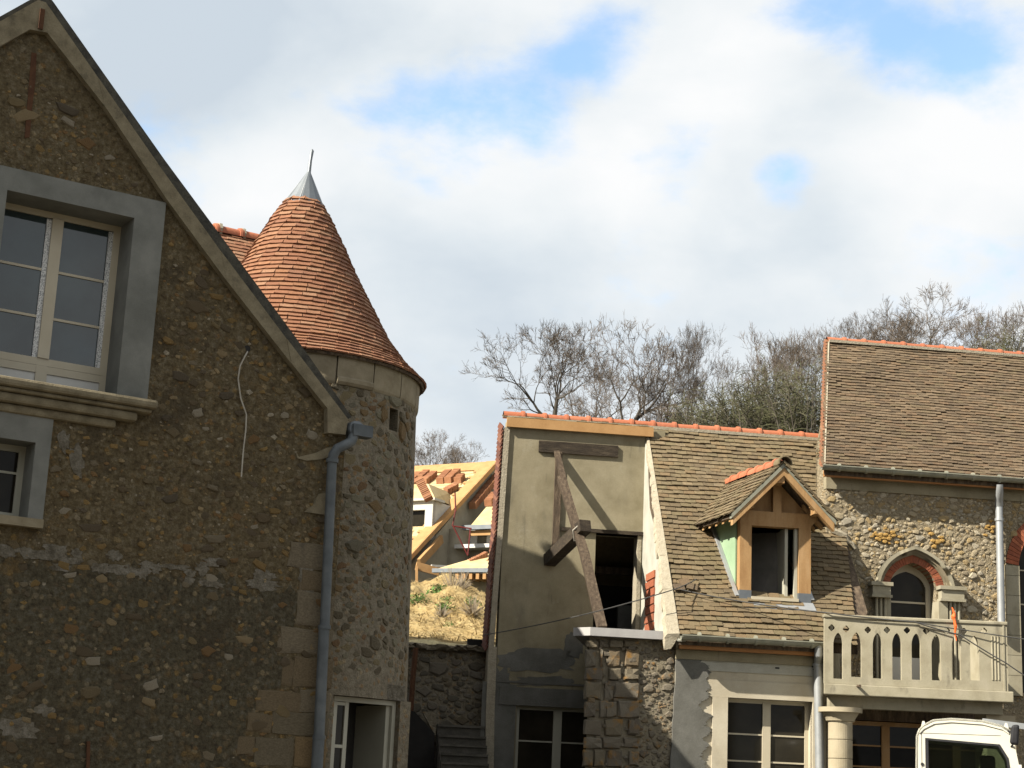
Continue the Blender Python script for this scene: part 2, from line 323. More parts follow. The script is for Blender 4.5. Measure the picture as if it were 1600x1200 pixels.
M['brown_tile'] = mat('old brown clay tile', [(0.119, 0.086, 0.050), (0.170, 0.122, 0.072)], 16, 6, .9, .5, 70, tints=BROWN_T, tmix=.6, stains=[((.15, .13, .05), 8, .62, .45, one), ((.08, .065, .048), 4, .58, .5, one)], fine=.25)
M['ridge'] = mat('orange ridge tile', [(0.340, 0.106, 0.049), (0.425, 0.149, 0.072)], 9, 5, .75, .15, 60, tints=[(.38, .125, .06), (.345, .108, .05), (.41, .15, .078), (.33, .11, .058)], tmix=.6, fine=.1, stains=[((.28, .16, .11), 8, .62, .5, one)])
M['hung'] = mat('dark red hung tile', [(.10, .038, .026), (.16, .062, .038)], 20, 4, .85, .3, 60, tints=[(.12, .045, .03), (.16, .06, .036), (.20, .09, .055), (.09, .036, .026)], tmix=.7)
M['lime'] = mat('pale lime mortar', [(0.296, 0.257, 0.187), (0.360, 0.322, 0.244)], 14, 6, .92, .5, 40, fine=.15, bdist=.03)
M['plaster'] = mat('ochre grey render', [(.20, .172, .107), (.25, .217, .142), (.292, .256, .172)], 2.1, 8, .93, .22, 60, fine=.12, stains=[((.135, .12, .085), 1.3, .52, .65, (1, 1, .4)), ((.30, .27, .195), 5, .58, .55, one), ((.105, .092, .065), 6, .60, .6, (1.6, 1.6, .22)), ((.32, .30, .25), 13, .68, .6, one)])
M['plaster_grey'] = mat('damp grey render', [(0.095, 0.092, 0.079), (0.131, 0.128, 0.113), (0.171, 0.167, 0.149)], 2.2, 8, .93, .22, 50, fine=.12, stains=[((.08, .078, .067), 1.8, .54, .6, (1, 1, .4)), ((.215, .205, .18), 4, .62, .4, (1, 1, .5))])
M['facade'] = mat('smooth beige stone render', [(0.417, 0.366, 0.270), (0.484, 0.434, 0.333), (0.530, 0.484, 0.378)], 1.6, 7, .9, .12, 60, fine=.07, stains=[((.29, .26, .205), 2.8, .58, .5, (1, 1, .5))])
M['band'] = mat('pale concrete band', [(0.337, 0.326, 0.276), (0.398, 0.388, 0.331), (0.438, 0.428, 0.372)], 3, 7, .9, .12, 60, fine=.07, stains=[((.25, .24, .20), 3, .58, .5, (1, 1, .4))])
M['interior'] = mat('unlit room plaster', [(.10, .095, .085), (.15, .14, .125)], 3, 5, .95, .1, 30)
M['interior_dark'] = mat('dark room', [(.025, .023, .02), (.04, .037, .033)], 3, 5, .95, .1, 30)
M['new_wood'] = mat('new pine timber', [(0.302, 0.169, 0.068), (0.360, 0.216, 0.094), (0.396, 0.248, 0.119)], 5, 6, .7, .15, 30, stretch=(1.6, 1.6, .35), stains=[((.30, .15, .055), 16, .66, .7, one)], fine=.08)
M['fascia'] = mat('orange stained board', [(0.304, 0.132, 0.040), (0.368, 0.176, 0.060)], 4, 5, .7, .12, 30, stretch=(.4, .4, 3), fine=.08)
M['old_beam'] = mat('old dark beam', [(0.023, 0.016, 0.011), (0.038, 0.028, 0.018), (0.064, 0.048, 0.031)], 9, 7, .9, .6, 40, stretch=(.4, 2, 2.4), fine=.3, bdist=.02)
M['old_wood'] = mat('old grey brown beam', [(.055, .040, .027), (.095, .068, .045), (.16, .118, .078)], 9, 7, .9, .6, 40, stretch=(2, 2, .4), fine=.3, bdist=.02)
M['worn_wood'] = mat('weathered split timber', [(0.038, 0.025, 0.015), (0.068, 0.047, 0.030), (0.110, 0.081, 0.053)], 11, 7, .88, .6, 40, stretch=(2.4, 2.4, .35), fine=.3, bdist=.02)
M['green'] = mat('pale green board', [(.22, .325, .20), (.27, .38, .24)], 3, 4, .75, .08, 40, fine=.05)
M['brick'] = mat('red brick', [(.24, .075, .04), (.33, .105, .052)], 14, 5, .88, .4, 60, tints=[(.32, .095, .045), (.26, .08, .042), (.37, .125, .06), (.29, .10, .055)], tmix=.7, fine=.2)
RUB = [(.42, .35, .23), (.35, .29, .19), (.48, .41, .29), (.38, .275, .135), (.33, .28, .20), (.44, .32, .15), (.52, .46, .345), (.30, .245, .165), (.41, .37, .29), (.46, .38, .25)]
M['rubble'] = mat('beige rubble stone', [(.24, .195, .13), (.38, .315, .215)], 30, 6, .9, .7, 60, tints=RUB, tmix=.8, bdist=.03, fine=.3)  # warm beige is the stone's own colour
M['rubble_mortar'] = mat('earth mortar', [(.21, .17, .108), (.28, .23, .15), (.33, .275, .185)], 22, 7, .95, .9, 40, bdist=.05, fine=.3, cells=(26, [(.42, .34, .21), (.36, .29, .19), (.48, .41, .29), (.40, .28, .13)], .45, .8), stains=[((.25, .165, .06), 3.5, .6, .5, one)])
M['block'] = mat('rough block stone', [(.155, .13, .095), (.215, .185, .135)], 14, 7, .92, .6, 45, tints=[(.165, .14, .105), (.13, .11, .085), (.185, .16, .12), (.185, .13, .07), (.175, .145, .095), (.12, .10, .078), (.20, .175, .135)], tmix=.6, bdist=.03, fine=.28, stains=[((.29, .15, .033), 5.0, .53, .85, one), ((.075, .062, .05), 8, .6, .6, one)])
M['block_mortar'] = mat('block mortar', [(.17, .145, .10), (.225, .195, .14)], 16, 6, .95, .6, 45, fine=.2)
M['cast'] = mat('cast stone', [(0.272, 0.240, 0.167), (0.318, 0.288, 0.206), (0.349, 0.315, 0.234)], 4, 7, .88, .15, 60, fine=.08, stains=[((.24, .215, .155), 4, .55, .6, (1, 1, .4)), ((.12, .105, .078), 5, .56, .65, (1, 1, .5)), ((.10, .09, .066), 16, .66, .6, one)])
M['column'] = mat('turned stone', [(0.317, 0.270, 0.184), (0.378, 0.326, 0.229)], 4, 6, .88, .15, 60, fine=.08)
M['step'] = mat('dark worn step', [(.06, .055, .045), (.085, .078, .064), (.11, .10, .085)], 5, 6, .93, .3, 40, fine=.2)
M['slab'] = mat('bare concrete slab', [(0.340, 0.327, 0.319), (0.399, 0.387, 0.374)], 5, 6, .85, .1, 60, fine=.06)
M['hay'] = mat('dry yellow earth', [(0.216, 0.148, 0.058), (0.331, 0.238, 0.101), (0.403, 0.310, 0.151)], 3.2, 8, .95, .8, 12, bdist=.08, fine=.25, stains=[((.17, .13, .07), 2.1, .57, .6, one), ((.16, .17, .05), 3.2, .62, .6, one)])
M['straw'] = mat('straw', [(0.338, 0.240, 0.098), (0.435, 0.338, 0.165)], 3, 4, .9, 0, 10, tints=[(.36, .27, .12), (.43, .34, .18), (.29, .20, .09), (.24, .18, .10), (.39, .30, .145)], tmix=.7)
M['weed'] = mat('green weed leaves', [(.06, .12, .02), (.10, .18, .035)], 6, 3, .8, 0, 10, tints=[(.07, .14, .022), (.10, .18, .035), (.05, .10, .02), (.12, .19, .05)], tmix=.7)
M['osb'] = mat('yellow board sheathing', [(.41, .315, .155), (.48, .375, .195), (.53, .425, .235)], 3, 5, .85, .1, 40, fine=.08)
M['plank'] = mat('fresh yellow plank', [(.36, .20, .078), (.43, .25, .105)], 4, 4, .8, .1, 40, fine=.06)
M['stack_tile'] = mat('stacked clay tiles', [(0.302, 0.122, 0.058), (0.406, 0.186, 0.093)], 20, 4, .85, .3, 60, tints=[(.31, .15, .075), (.27, .125, .06), (.36, .19, .10), (.23, .11, .06)], tmix=.6)
M['block_wall'] = mat('bare block wall', [(0.294, 0.259, 0.189), (0.367, 0.329, 0.246)], 3, 6, .93, .2, 40, fine=.1)
M['white_wall'] = mat('white render', [(.47, .455, .41), (.54, .52, .47)], 3, 5, .9, .1, 40)
M['red_steel'] = mat('red painted steel', [(.10, .012, .010), (.14, .018, .014)], 5, 3, .5, .05, 40)
M['rust'] = mat('rusty iron', [(0.061, 0.025, 0.011), (0.099, 0.044, 0.019)], 14, 6, .9, .4, 40)
M['black'] = mat('black plastic', [(.012, .012, .012), (.022, .021, .02)], 5, 4, .6, .05, 40)
M['dark_panel'] = mat('near black panel', [(.010, .009, .008), (.018, .016, .014)], 5, 4, .85, .1, 40)  # plain near-black colour for stair flank, vent and slit backing
M['wire'] = mat('grey cable', [(.05, .05, .048), (.075, .072, .068)], 8, 3, .7, 0, 40)
M['pale_wire'] = mat('pale cable', [(.34, .31, .26), (.42, .39, .33)], 8, 3, .7, 0, 40)
M['orange'] = mat('orange tape', [(.75, .11, .02), (.85, .16, .035)], 8, 3, .6, 0, 40)
def clear_glass(name):
    M_ = bpy.data.materials.new(name); M_.use_nodes = True; t = M_.node_tree; t.nodes.remove(t.nodes['Principled BSDF'])
    tr = N(t, 'ShaderNodeBsdfTransparent'); tr.inputs[0].default_value = (.62, .68, .62, 1); gl = N(t, 'ShaderNodeBsdfGlossy'); gl.inputs['Roughness'].default_value = .03
    fr = N(t, 'ShaderNodeFresnel'); fr.inputs[0].default_value = 1.5; mx = N(t, 'ShaderNodeMixShader'); t.links.new(mth(t, 'MULTIPLY', fr.outputs[0], 1.4, clamp=True), mx.inputs[0]); t.links.new(tr.outputs[0], mx.inputs[1]); t.links.new(gl.outputs[0], mx.inputs[2])
    t.links.new(mx.outputs[0], t.nodes['Material Output'].inputs[0]); return M_
M['clear_glass'] = clear_glass('car glass')
M['van'] = mat('white van paint', [(.58, .565, .475), (.64, .62, .53)], 2, 4, .35, .02, 20, spec=.5, stains=[((.62, .58, .46), 4, .6, .35, (1, 1, .5))])
M['rubber'] = mat('black rubber', [(.012, .012, .014), (.022, .022, .024)], 8, 3, .7, .05, 40)
M['seat'] = mat('grey seat fabric', [(.055, .055, .055), (.08, .08, .078)], 20, 3, .95, .1, 60)
M['bark'] = mat('grey brown bark', [(0.041, 0.034, 0.026), (0.063, 0.054, 0.043), (0.083, 0.072, 0.058)], 6, 5, .95, .4, 18)
M['twig'] = mat('brown grey twigs', [(.085, .066, .05), (.125, .10, .078)], 2, 3, .95, 0, 10)
M['scrub'] = mat('olive scrub twigs', [(.060, .062, .030), (.105, .10, .055)], 1.5, 3, .95, 0, 10, tints=[(.075, .08, .032), (.10, .095, .055), (.12, .105, .075), (.065, .07, .028)], tmix=.6)
M['soil'] = mat('packed earth and gravel', [(.075, .064, .047), (.11, .095, .07), (.145, .125, .095)], 1.2, 9, .95, .5, 20, fine=.2)
M['hillside'] = mat('wooded hill floor', [(.055, .05, .028), (.085, .075, .042), (.10, .10, .045)], .25, 9, .95, .6, 3, fine=.2, bdist=.2)

# ------------------------------------------------------------------ shared small pieces
def pebble_proto(seed, n=8, jag=.22, flat=.75):
    rn = random.Random(seed); vs = []
    r = [1 + rn.uniform(-jag, jag) for _ in range(n)]
    for rr, z in ((1.02, -.5), (1.0, .25), (flat, .85)):
        for k in range(n):
            a = 2 * math.pi * (k + rn.uniform(-.18, .18)) / n; q = rr * r[k] * (1 + rn.uniform(-.06, .06))
            vs.append(Vector((q * math.cos(a), q * math.sin(a), z + rn.uniform(-.14, .14))))
    vs.append(Vector((rn.uniform(-.15, .15), rn.uniform(-.15, .15), 1.0 + rn.uniform(-.1, .15))))
    fs = []
    for i in range(2): fs += [(i * n + k, i * n + (k + 1) % n, (i + 1) * n + (k + 1) % n, (i + 1) * n + k) for k in range(n)]
    fs += [(2 * n + k, 2 * n + (k + 1) % n, 3 * n) for k in range(n)]
    return vs, fs
def block_proto(seed):                  # a roughly squared stone, unit half size, front towards +z
    rn = random.Random(seed); vs = []
    base = [(-1, -1), (0, -1), (1, -1), (1, 0), (1, 1), (0, 1), (-1, 1), (-1, 0)]
    for s_, z in ((1, -.6), (1, .55), (.86, 1.0)):
        for x, y in base: vs.append(Vector((x * s_ + rn.uniform(-.10, .10), y * s_ + rn.uniform(-.14, .14), z + rn.uniform(-.25, .25))))
    vs.append(Vector((0, 0, 1 + rn.uniform(-.1, .2))))
    fs = []
    for i in range(2): fs += [(i * 8 + k, i * 8 + (k + 1) % 8, (i + 1) * 8 + (k + 1) % 8, (i + 1) * 8 + k) for k in range(8)]
    fs += [(16 + k, 16 + (k + 1) % 8, 24) for k in range(8)]
    return vs, fs
def tile_proto(seed):                   # x -.5...5 wide, y 0..1 up the slope, z 0..1 thick
    rn = random.Random(seed); j = lambda s_: rn.uniform(-s_, s_); vs = []
    for z in (0, 1):
        for x, y in ((-.5, 0), (0, 0), (.5, 0), (.5, 1), (-.5, 1)): vs.append(Vector((x * .985 + j(.012), y + (j(.02) if y == 0 else 0), z + (j(.16) if y == 0 else j(.05)))))
    return vs, [(4, 3, 2, 1, 0), (5, 6, 7, 8, 9), (0, 1, 6, 5), (1, 2, 7, 6), (2, 3, 8, 7), (3, 4, 9, 8), (4, 0, 5, 9)]
PEB = [pebble_proto(k, 8, .3, .72) for k in range(12)]
FLT = [pebble_proto(40 + k, 8, .34, .82) for k in range(12)]
BLK = [block_proto(100 + k) for k in range(10)]
TIL = [tile_proto(200 + k) for k in range(8)]
def proto_meshes(name, protos, mt, smooth=False):
    out = []
    for k, (vs, fs) in enumerate(protos):
        b = MB(); b.tint = (k * .377) % 1; b.mesh(vs, fs); me = b.data(name, None, smooth); me.materials.append(mt); out.append(me)
    return out
def scatter_pieces(name, items, protos, mt, parent, limit=300, smooth=False, stuff_name=None):
    """items: (size, world matrix). The `limit` largest become parts, the rest one joined part."""
    items.sort(key=lambda t: -t[0])
    ms = proto_meshes(name, protos, mt, smooth)
    for i, (s_, X) in enumerate(items[:limit]): piece(name, ms[random.randrange(len(ms))], parent, X)
    rest = items[limit:]
    if rest:
        b = MB()
        for s_, X in rest: b.inst(protos[random.randrange(len(protos))], X, random.random())
        kind(b.build(stuff_name or 'small_' + name + 's', mt, parent, smooth), 'stuff')
def in_poly(x, y, P):
    c = False; j = len(P) - 1
    for i in range(len(P)):
        if (P[i][1] > y) != (P[j][1] > y) and x < (P[j][0] - P[i][0]) * (y - P[i][1]) / (P[j][1] - P[i][1]) + P[i][0]: c = not c
        j = i
    return c
def in_view(p, mx=40):
    if (p - EYE).dot(FWD) < 1: return False
    x, y = pix(p); return -mx < x < 1600 + mx and -mx < y < 1200 + mx
def dart(poly, holes, sizes, rn, asp=1.7, tries=60):
    """random stones, largest first, in a polygon (a, z); returns (a, z, half width, half height)"""
    a0 = min(p[0] for p in poly); a1 = max(p[0] for p in poly); z0 = min(p[1] for p in poly); z1 = max(p[1] for p in poly)
    out = []; cell = max(s for s, _ in sizes) * 2.4; grid = {}
    for s_, n in sizes:
        for _ in range(n):
            for _t in range(tries):
                a = rn.uniform(a0, a1); z = rn.uniform(z0, z1); h = s_ * rn.uniform(.75, 1.2); w = h * rn.uniform(1.1, asp)
                if not in_poly(a, z, poly) or any(in_poly(a, z, q) for q in holes): continue
                gx, gz = int(a // cell), int(z // cell); ok = True
                for i in (-1, 0, 1):
                    for j in (-1, 0, 1):
                        for (b, y, w2, h2) in grid.get((gx + i, gz + j), ()):
                            if ((a - b) / (w + w2)) ** 2 + ((z - y) / (h + h2)) ** 2 < .92: ok = False; break
                        if not ok: break
                    if not ok: break
                if ok:
                    out.append((a, z, w, h)); grid.setdefault((gx, gz), []).append(out[-1]); break
    return out
def roof_tiles(parent, mt, P00, P10, P01, P11, gauge=.092, wid=.17, length=.26, thick=.013, skip=None, seed=1, limit=300, wav=.012, skewed=None, name='tile'):
    """plain tiles laid in broken courses on a quad: eave left/right, ridge left/right"""
    rn = random.Random(seed); items = []; gone = []
    Ls = ((P01 - P00).length + (P11 - P10).length) / 2; rows = int(Ls / gauge)
    for i in range(rows):
        t = i / rows; A = P00.lerp(P01, t); B = P10.lerp(P11, t)
        if skewed: A, B = skewed(i, rows, A, B)
        u = (B - A); Lr = u.length; u.normalize(); up = (P01.lerp(P11, .5) - P00.lerp(P10, .5)).normalized(); nn = u.cross(up).normalized(); up = nn.cross(u)
        n = max(1, int(round(Lr / wid))); d = Lr / n; s0 = -.5 if i % 2 else 0
        for j in range(n + (1 if i % 2 else 0)):
            x0 = max(0, (j + s0) * d); x1 = min(Lr, (j + 1 + s0) * d)
            if x1 - x0 < d * .2: continue
            c = A + u * ((x0 + x1) / 2)
            if skip and skip(c): continue
            wv = wav * noise.noise(Vector((c.x * 1.3, c.y * 1.3, c.z * 1.3 + seed))) * 1.6 + wav * .5 * noise.noise(Vector((c.x * 5, i * 1.7, c.z * 5)))
            c = c + nn * (thick * .9 + wv) + up * (rn.uniform(-.007, .007) + wv * .9)
            tilt = thick * 1.0 / gauge
            y_ = (up - nn * tilt).normalized(); x_ = (u + up * rn.gauss(0, .012) + nn * rn.gauss(0, .012)).normalized(); z_ = x_.cross(y_).normalized()
            L_ = min(length, (Ls - i * Ls / rows) + .02)
            X = mat4(x_ * (x1 - x0) * .985, y_ * L_, z_ * thick * rn.uniform(.85, 1.25), c)
            if not in_view(c): gone.append(X); continue
            items.append((1 / (c - EYE).length * (x1 - x0) / d, X))
    items.sort(key=lambda t: -t[0])
    items += [(0, X) for X in gone]
    scatter_pieces(name, items, TIL, mt, parent, limit, stuff_name='upper_' + name + 's')
def ridge_run(parent, P, Q, r=.085, pitch=.345, drop=.03, seed=3, mt=None, name='ridge_tile', flare=.018):
    """half round ridge tiles with a collar at one end, each a part"""
    rn = random.Random(seed); d = (Q - P); L = d.length; d.normalize(); n = max(1, int(round(L / pitch))); st = L / n
    side = d.cross(ZV).normalized(); up = side.cross(d).normalized()
    b = MB(); seg = 8
    prof = [(0, 1.0), (.80, .98), (.80, 1.22), (.88, 1.27), (.97, 1.22), (1.0, 1.0)]
    vs = []
    for t, q in prof:
        for k in range(seg + 1):
            a = R(-12) + (math.pi + R(24)) * k / seg; vs.append(Vector((t, q * math.cos(a), q * math.sin(a))))
    fs = [(i * (seg + 1) + k, i * (seg + 1) + k + 1, (i + 1) * (seg + 1) + k + 1, (i + 1) * (seg + 1) + k) for i in range(len(prof) - 1) for k in range(seg)]
    b.mesh(vs, fs); me = b.data(name, None, True); me.materials.append(mt or M['ridge'])
    for i in range(n):
        o = P + d * (st * i) + up * (rn.uniform(-.006, .006) - drop)
        dd = (d + up * rn.gauss(0, .006) + side * rn.gauss(0, .006)).normalized(); s2 = dd.cross(up).normalized(); u2 = s2.cross(dd)
        piece(name, me, parent, mat4(dd * st, s2 * r, u2 * r, o))
def window(parent, F, a0, a1, z0, z1, w, frame=.06, stile=.07, mid=True, rails=(), mt=None, gl=None, thick=.06, bar=.022, panes_w=.02, name='window'):
    """a casement pair: one part `name` with panes as sub-parts"""
    mt = mt or M['pvc']; gl = gl or M['glass_dark']; b = MB()
    b.box(F, a0, a0 + frame, z0, z1, w, w + thick); b.box(F, a1 - frame, a1, z0, z1, w, w + thick)
    b.box(F, a0 + frame, a1 - frame, z1 - frame, z1, w + .002, w + thick); b.box(F, a0 + frame, a1 - frame, z0, z0 + frame, w + .002, w + thick)
    cols = [(a0 + frame, a1 - frame)]
    if mid:
        c = (a0 + a1) / 2; b.box(F, c - stile / 2, c + stile / 2, z0 + frame, z1 - frame, w - .012, w + thick)
        cols = [(a0 + frame, c - stile / 2), (c + stile / 2, a1 - frame)]
    zs = [z0 + frame] + list(rails) + [z1 - frame]
    for p, q in cols:
        for r_ in rails: b.box(F, p, q, r_ - bar / 2, r_ + bar / 2, w + .006, w + thick)
    o = b.build(name, mt, parent)
    for p, q in cols:
        for k in range(len(zs) - 1):
            e0 = bar / 2 if k else 0; e1 = bar / 2 if k < len(zs) - 2 else 0
            MB().box(F, p, q, zs[k] + e0, zs[k + 1] - e1, w + panes_w, w + panes_w + .012).build('pane', gl, o)
    return o
def room(parent, F, a0, a1, z0, z1, w0, w1, mt=None, name='room'):
    """an open fronted dark room behind an opening"""
    P = F.pt; b = MB()
    b.face([P(a0, w1, z0), P(a1, w1, z0), P(a1, w1, z1), P(a0, w1, z1)])
    b.face([P(a0, w0, z0), P(a0, w1, z0), P(a0, w1, z1), P(a0, w0, z1)]); b.face([P(a1, w0, z0), P(a1, w1, z0), P(a1, w1, z1), P(a1, w0, z1)])
    b.face([P(a0, w0, z0), P(a1, w0, z0), P(a1, w1, z0), P(a0, w1, z0)]); b.face([P(a0, w0, z1), P(a1, w0, z1), P(a1, w1, z1), P(a0, w1, z1)])
    return b.build(name, mt or M['interior'], parent)
def wire(name, pts, r, mt, label, cat='cable', sag=0, group=None):
    out = []
    for i in range(len(pts) - 1):
        p, q = Vector(pts[i]), Vector(pts[i + 1])
        for k in range(8): t = k / 8; out.append(p.lerp(q, t) - ZV * sag * 4 * t * (1 - t))
    out.append(Vector(pts[-1])); b = MB(); b.tube(out, r, 5)
    o = b.build(name, mt, None, True); tag(o, label, cat, group); return o

# ------------------------------------------------------------------ the ground
b = MB(); n = 40
xs = [-1500 + 3000 * (i / n) for i in range(n + 1)]
for i in range(n):
    for j in range(n): b.face([(xs[i], xs[j], 0), (xs[i + 1], xs[j], 0), (xs[i + 1], xs[j + 1], 0), (xs[i], xs[j + 1], 0)])
kind(b.build('ground', M['soil']), 'structure')
# ================================================================== the gabled house on the left
G = Frame(hitY(520, 1200, 17.0), 32)
g = G.px
rn = random.Random(11)
house = thing('gabled_house', 'dark stone house with pointed gable and cream window nearest on the left', 'house', G.pt(-2.5, 2, 0))
aC = (g(535, 680)[0] + g(514, 1150)[0]) / 2                      # the right-hand corner
apex = g(62, -2); zE = g(535, 668)[1]
dl = (Vector(g(0, 35)) - Vector(apex)); aL = apex[0] - 2.9; zL = apex[1] + dl.y / dl.x * (aL - apex[0])
opL, opR = g(10, 297)[0], g(208, 343)[0]; opT = (g(10, 297)[1] + g(208, 343)[1]) / 2; opB = g(183, 622)[1]
suL, suR = opL - .28, g(258, 315)[0]; suT = (g(0, 263)[1] + g(258, 315)[1]) / 2
lwR = g(55, 692)[0]; lwL = lwR - .80; lwT = g(55, 692)[1]; lwB = g(45, 812)[1]
lsR = g(78, 700)[0]; lsT = opB - .2; lsL = lwL - .22
holeA = [(suL, opB - .02), (suR, opB - .02), (suR, suT), (suL, suT)]
holeB = [(lsL, lwB - .02), (lsR, lwB - .02), (lsR, lsT), (lsL, lsT)]
inner = [(aL, -.3), (aC, -.3), (aC, zE), (aC - .05, zE + .02), (apex[0], apex[1] - .12), (aL, zL - .12)]
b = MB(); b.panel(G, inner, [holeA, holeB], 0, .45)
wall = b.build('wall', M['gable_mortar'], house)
b = MB()                                                         # side wall, back and floor slab shell
b.box(G, aC - .45, aC - .002, -.3, zE - .05, .452, 8); b.box(G, aL, aL + .4, -.3, zL - .2, .452, 8); b.box(G, aL, aC, -.3, zL - .2, 8.002, 8.4)
b.build('side_wall', M['gable_mortar'], house)
for p, q in (((apex[0], apex[1] - .02), (aC + .12, zE - .1)), ((apex[0], apex[1] - .02), (aL - .1, zL - .06))):
    b = MB(); b.prism([G.pt(p[0], .42, p[1] - .12), G.pt(q[0], .42, q[1] - .12), G.pt(q[0], .42, q[1]), G.pt(p[0], .42, p[1])], -G.n * 7.9)
    b.build('roof', M['brown_tile'], house)
# raking coping: pale front face, dark weathered top
def poly_prism(F, pxs, w0, w1, mt, name, parent):
    pts = [F.pt(*[(a) for a in (q[0],)], w0, q[1]) for q in [F.px(x, y, 0) for x, y in pxs]]
    return MB().prism(pts, -F.n * (w1 - w0)).build(name, mt, parent)
for a_, b_ in (((58, 36), (150, 156)), ((150, 156), (245, 299)), ((245, 299), (345, 432)), ((345, 432), (440, 557))):
    pass
inn = [(70, 55), (160, 170), (253, 310), (350, 442), (450, 570), (487, 617), (506, 640), (506, 678), (535, 681)]
mid = [(62, 4), (103, 62), (148, 124), (240, 256), (340, 394), (440, 528), (490, 595), (520, 634), (536, 655)]
cuts = [(0, 1), (1, 2), (2, 3), (3, 4)]
def on(pl, t):
    k = min(int(t), len(pl) - 2); f = t - k; return (pl[k][0] + (pl[k + 1][0] - pl[k][0]) * f, pl[k][1] + (pl[k + 1][1] - pl[k][1]) * f)
inA = [(70, 55), (160, 170), (253, 310), (350, 442), (450, 570)]; miA = [(68, 8), (150, 126), (243, 260), (341, 396), (443, 532)]
for k in range(4):
    poly_prism(G, [inA[k], inA[k + 1], miA[k + 1], miA[k]], -.075 - .003 * (k % 2), .40, M['coping'], 'coping_stone', house)
poly_prism(G, [(450, 570), (487, 617), (506, 640), (506, 678), (534, 681), (538, 657), (443, 532)], -.085, .40, M['coping'], 'kneeler_stone', house)
poly_prism(G, [(43, 50), (70, 55), (68, 8), (56, 4), (-330, 223), (-330, 260)], -.074, .40, M['coping'], 'coping_stone', house)
poly_prism(G, [(68, 8), (243, 260), (443, 532), (538, 657), (546, 653), (455, 524), (254, 252), (82, 8), (70, -8), (60, -6)], -.055, .47, M['coping_dark'], 'coping_edge', house)
poly_prism(G, [(68, 8), (60, -6), (-330, 212), (-330, 222), (56, 3.5)], -.056, .47, M['coping_dark'], 'coping_edge', house)
b = MB(); b.box(G, g(62, 20)[0] - .02, g(62, 20)[0] + .025, g(66, 52)[1], g(66, 20)[1], -.092, -.06)
b.build('iron_cramp', M['rust'], house)
# the upper window: rendered surround, moulded sill, French casements
b = MB(); b.panel(G, [(suL, opB - .02), (suR, opB - .02), (suR, suT), (suL, suT)], [[(opL, opB), (opR, opB), (opR, opT), (opL, opT)]], -.035, .42)
b.build('window_surround', M['concrete'], house)
wF = .33
zq = lambda x, y: G.px(x, y, wF)[1]
gB = (zq(60, 562) + zq(110, 572)) / 2
r2 = (zq(30, 488) + zq(110, 504)) / 2; r1 = (zq(30, 415) + zq(125, 431)) / 2
win = window(house, G, opL - .02, opR + .0, gB - .045, opT + .01, wF, .07, .11, True, (r2, r1), M['pvc'], M['glass'], .07, .024, name='french_window')
win['label'] = 'cream French window with six panes'
cM = (opL - .02 + opR) / 2
b = MB(); b.box(G, opL - .02, opR, opB - .3, gB - .046, wF + .012, wF + .07)
kp = b.build('kick_panel', M['panel_white'], house)
b = MB()
for p, q in ((opL - .02, opL + .04), (cM - .055, cM + .055), (opR - .06, opR)): b.box(G, p, q, opB - .3, gB - .047, wF - .003, wF + .01)
b.box(G, opL + .04, cM - .055, gB - .12, gB - .048, wF, wF + .011); b.box(G, cM + .055, opR - .06, gB - .12, gB - .048, wF, wF + .011)
b.build('panel_frame', M['pvc'], house)
for p in (cM - .105, opR - .115):
    MB().box(G, p, p + .05, gB, opT - .07, wF + .004, wF + .019).build('protective_film', M['film'], win)
sR = g(237, 632)[0]
for k, (dz0, dz1, w_, ex) in enumerate(((-.085, 0, -.20, 0), (-.125, -.086, -.15, -.04), (-.215, -.126, -.11, -.16), (-.30, -.216, -.05, -.34))):
    b = MB(); b.box(G, suL - .3, sR + ex, opB + dz0, opB + dz1, w_, .35)
    o = b.build('sill_moulding', M['coping'], house)
    bv = o.modifiers.new('bevel', 'BEVEL'); bv.width = .028; bv.segments = 2
# the lower window
b = MB(); b.panel(G, [(lsL, lwB - .02), (lsR, lwB - .02), (lsR, lsT - .1), (lsL, lsT - .1)], [[(lwL, lwB), (lwR, lwB), (lwR, lwT), (lwL, lwT)]], -.02, .40)
b.build('window_surround', M['concrete'], house)
window(house, G, lwL, lwR, lwB + .02, lwT, .27, .06, .07, True, (lwB + .45,), M['joinery_grey'], M['glass_dark'], .06)
b = MB(); b.box(G, lwL - .15, lwR + .13, lwB - .075, lwB + .005, -.09, .3); o = b.build('sill', M['cornice'], house)
# stones standing proud of the rough render
WP = [(aL + 2.0, .4), (aC - .02, .4), (aC - .02, zE - .05), (aC - .5, zE + .35), (apex[0] + .1, apex[1] - .75), (aL + 2.0, apex[1] - 1.0)]
hol = [[(suL, opB - .33), (suR + .06, opB - .33), (suR + .06, suT + .03), (suL, suT + .03)], [(lsL, lwB - .1), (lsR + .03, lwB - .1), (lsR + .03, opB - .1), (lsL, opB - .1)]]
rn = random.Random(5)
st = dart(WP, hol, [(.062, 20), (.046, 110), (.032, 300), (.021, 800), (.013, 1500), (.008, 2200)], rn, 2.0, 16)
items = []
for a, z, w, h in st:
    if a < g(0, 700)[0] - .3: continue
    r = rn.gauss(0, .25); ux = (G.u * math.cos(r) + ZV * math.sin(r)); uz = (ZV * math.cos(r) - G.u * math.sin(r))
    items.append((w * h, mat4(ux * w, uz * h, G.n * min(.022, h * rn.uniform(.2, .6)), G.pt(a, rn.uniform(-.001, .008), z))))
scatter_pieces('stone', items, FLT, M['gable_stone'], house, 300)
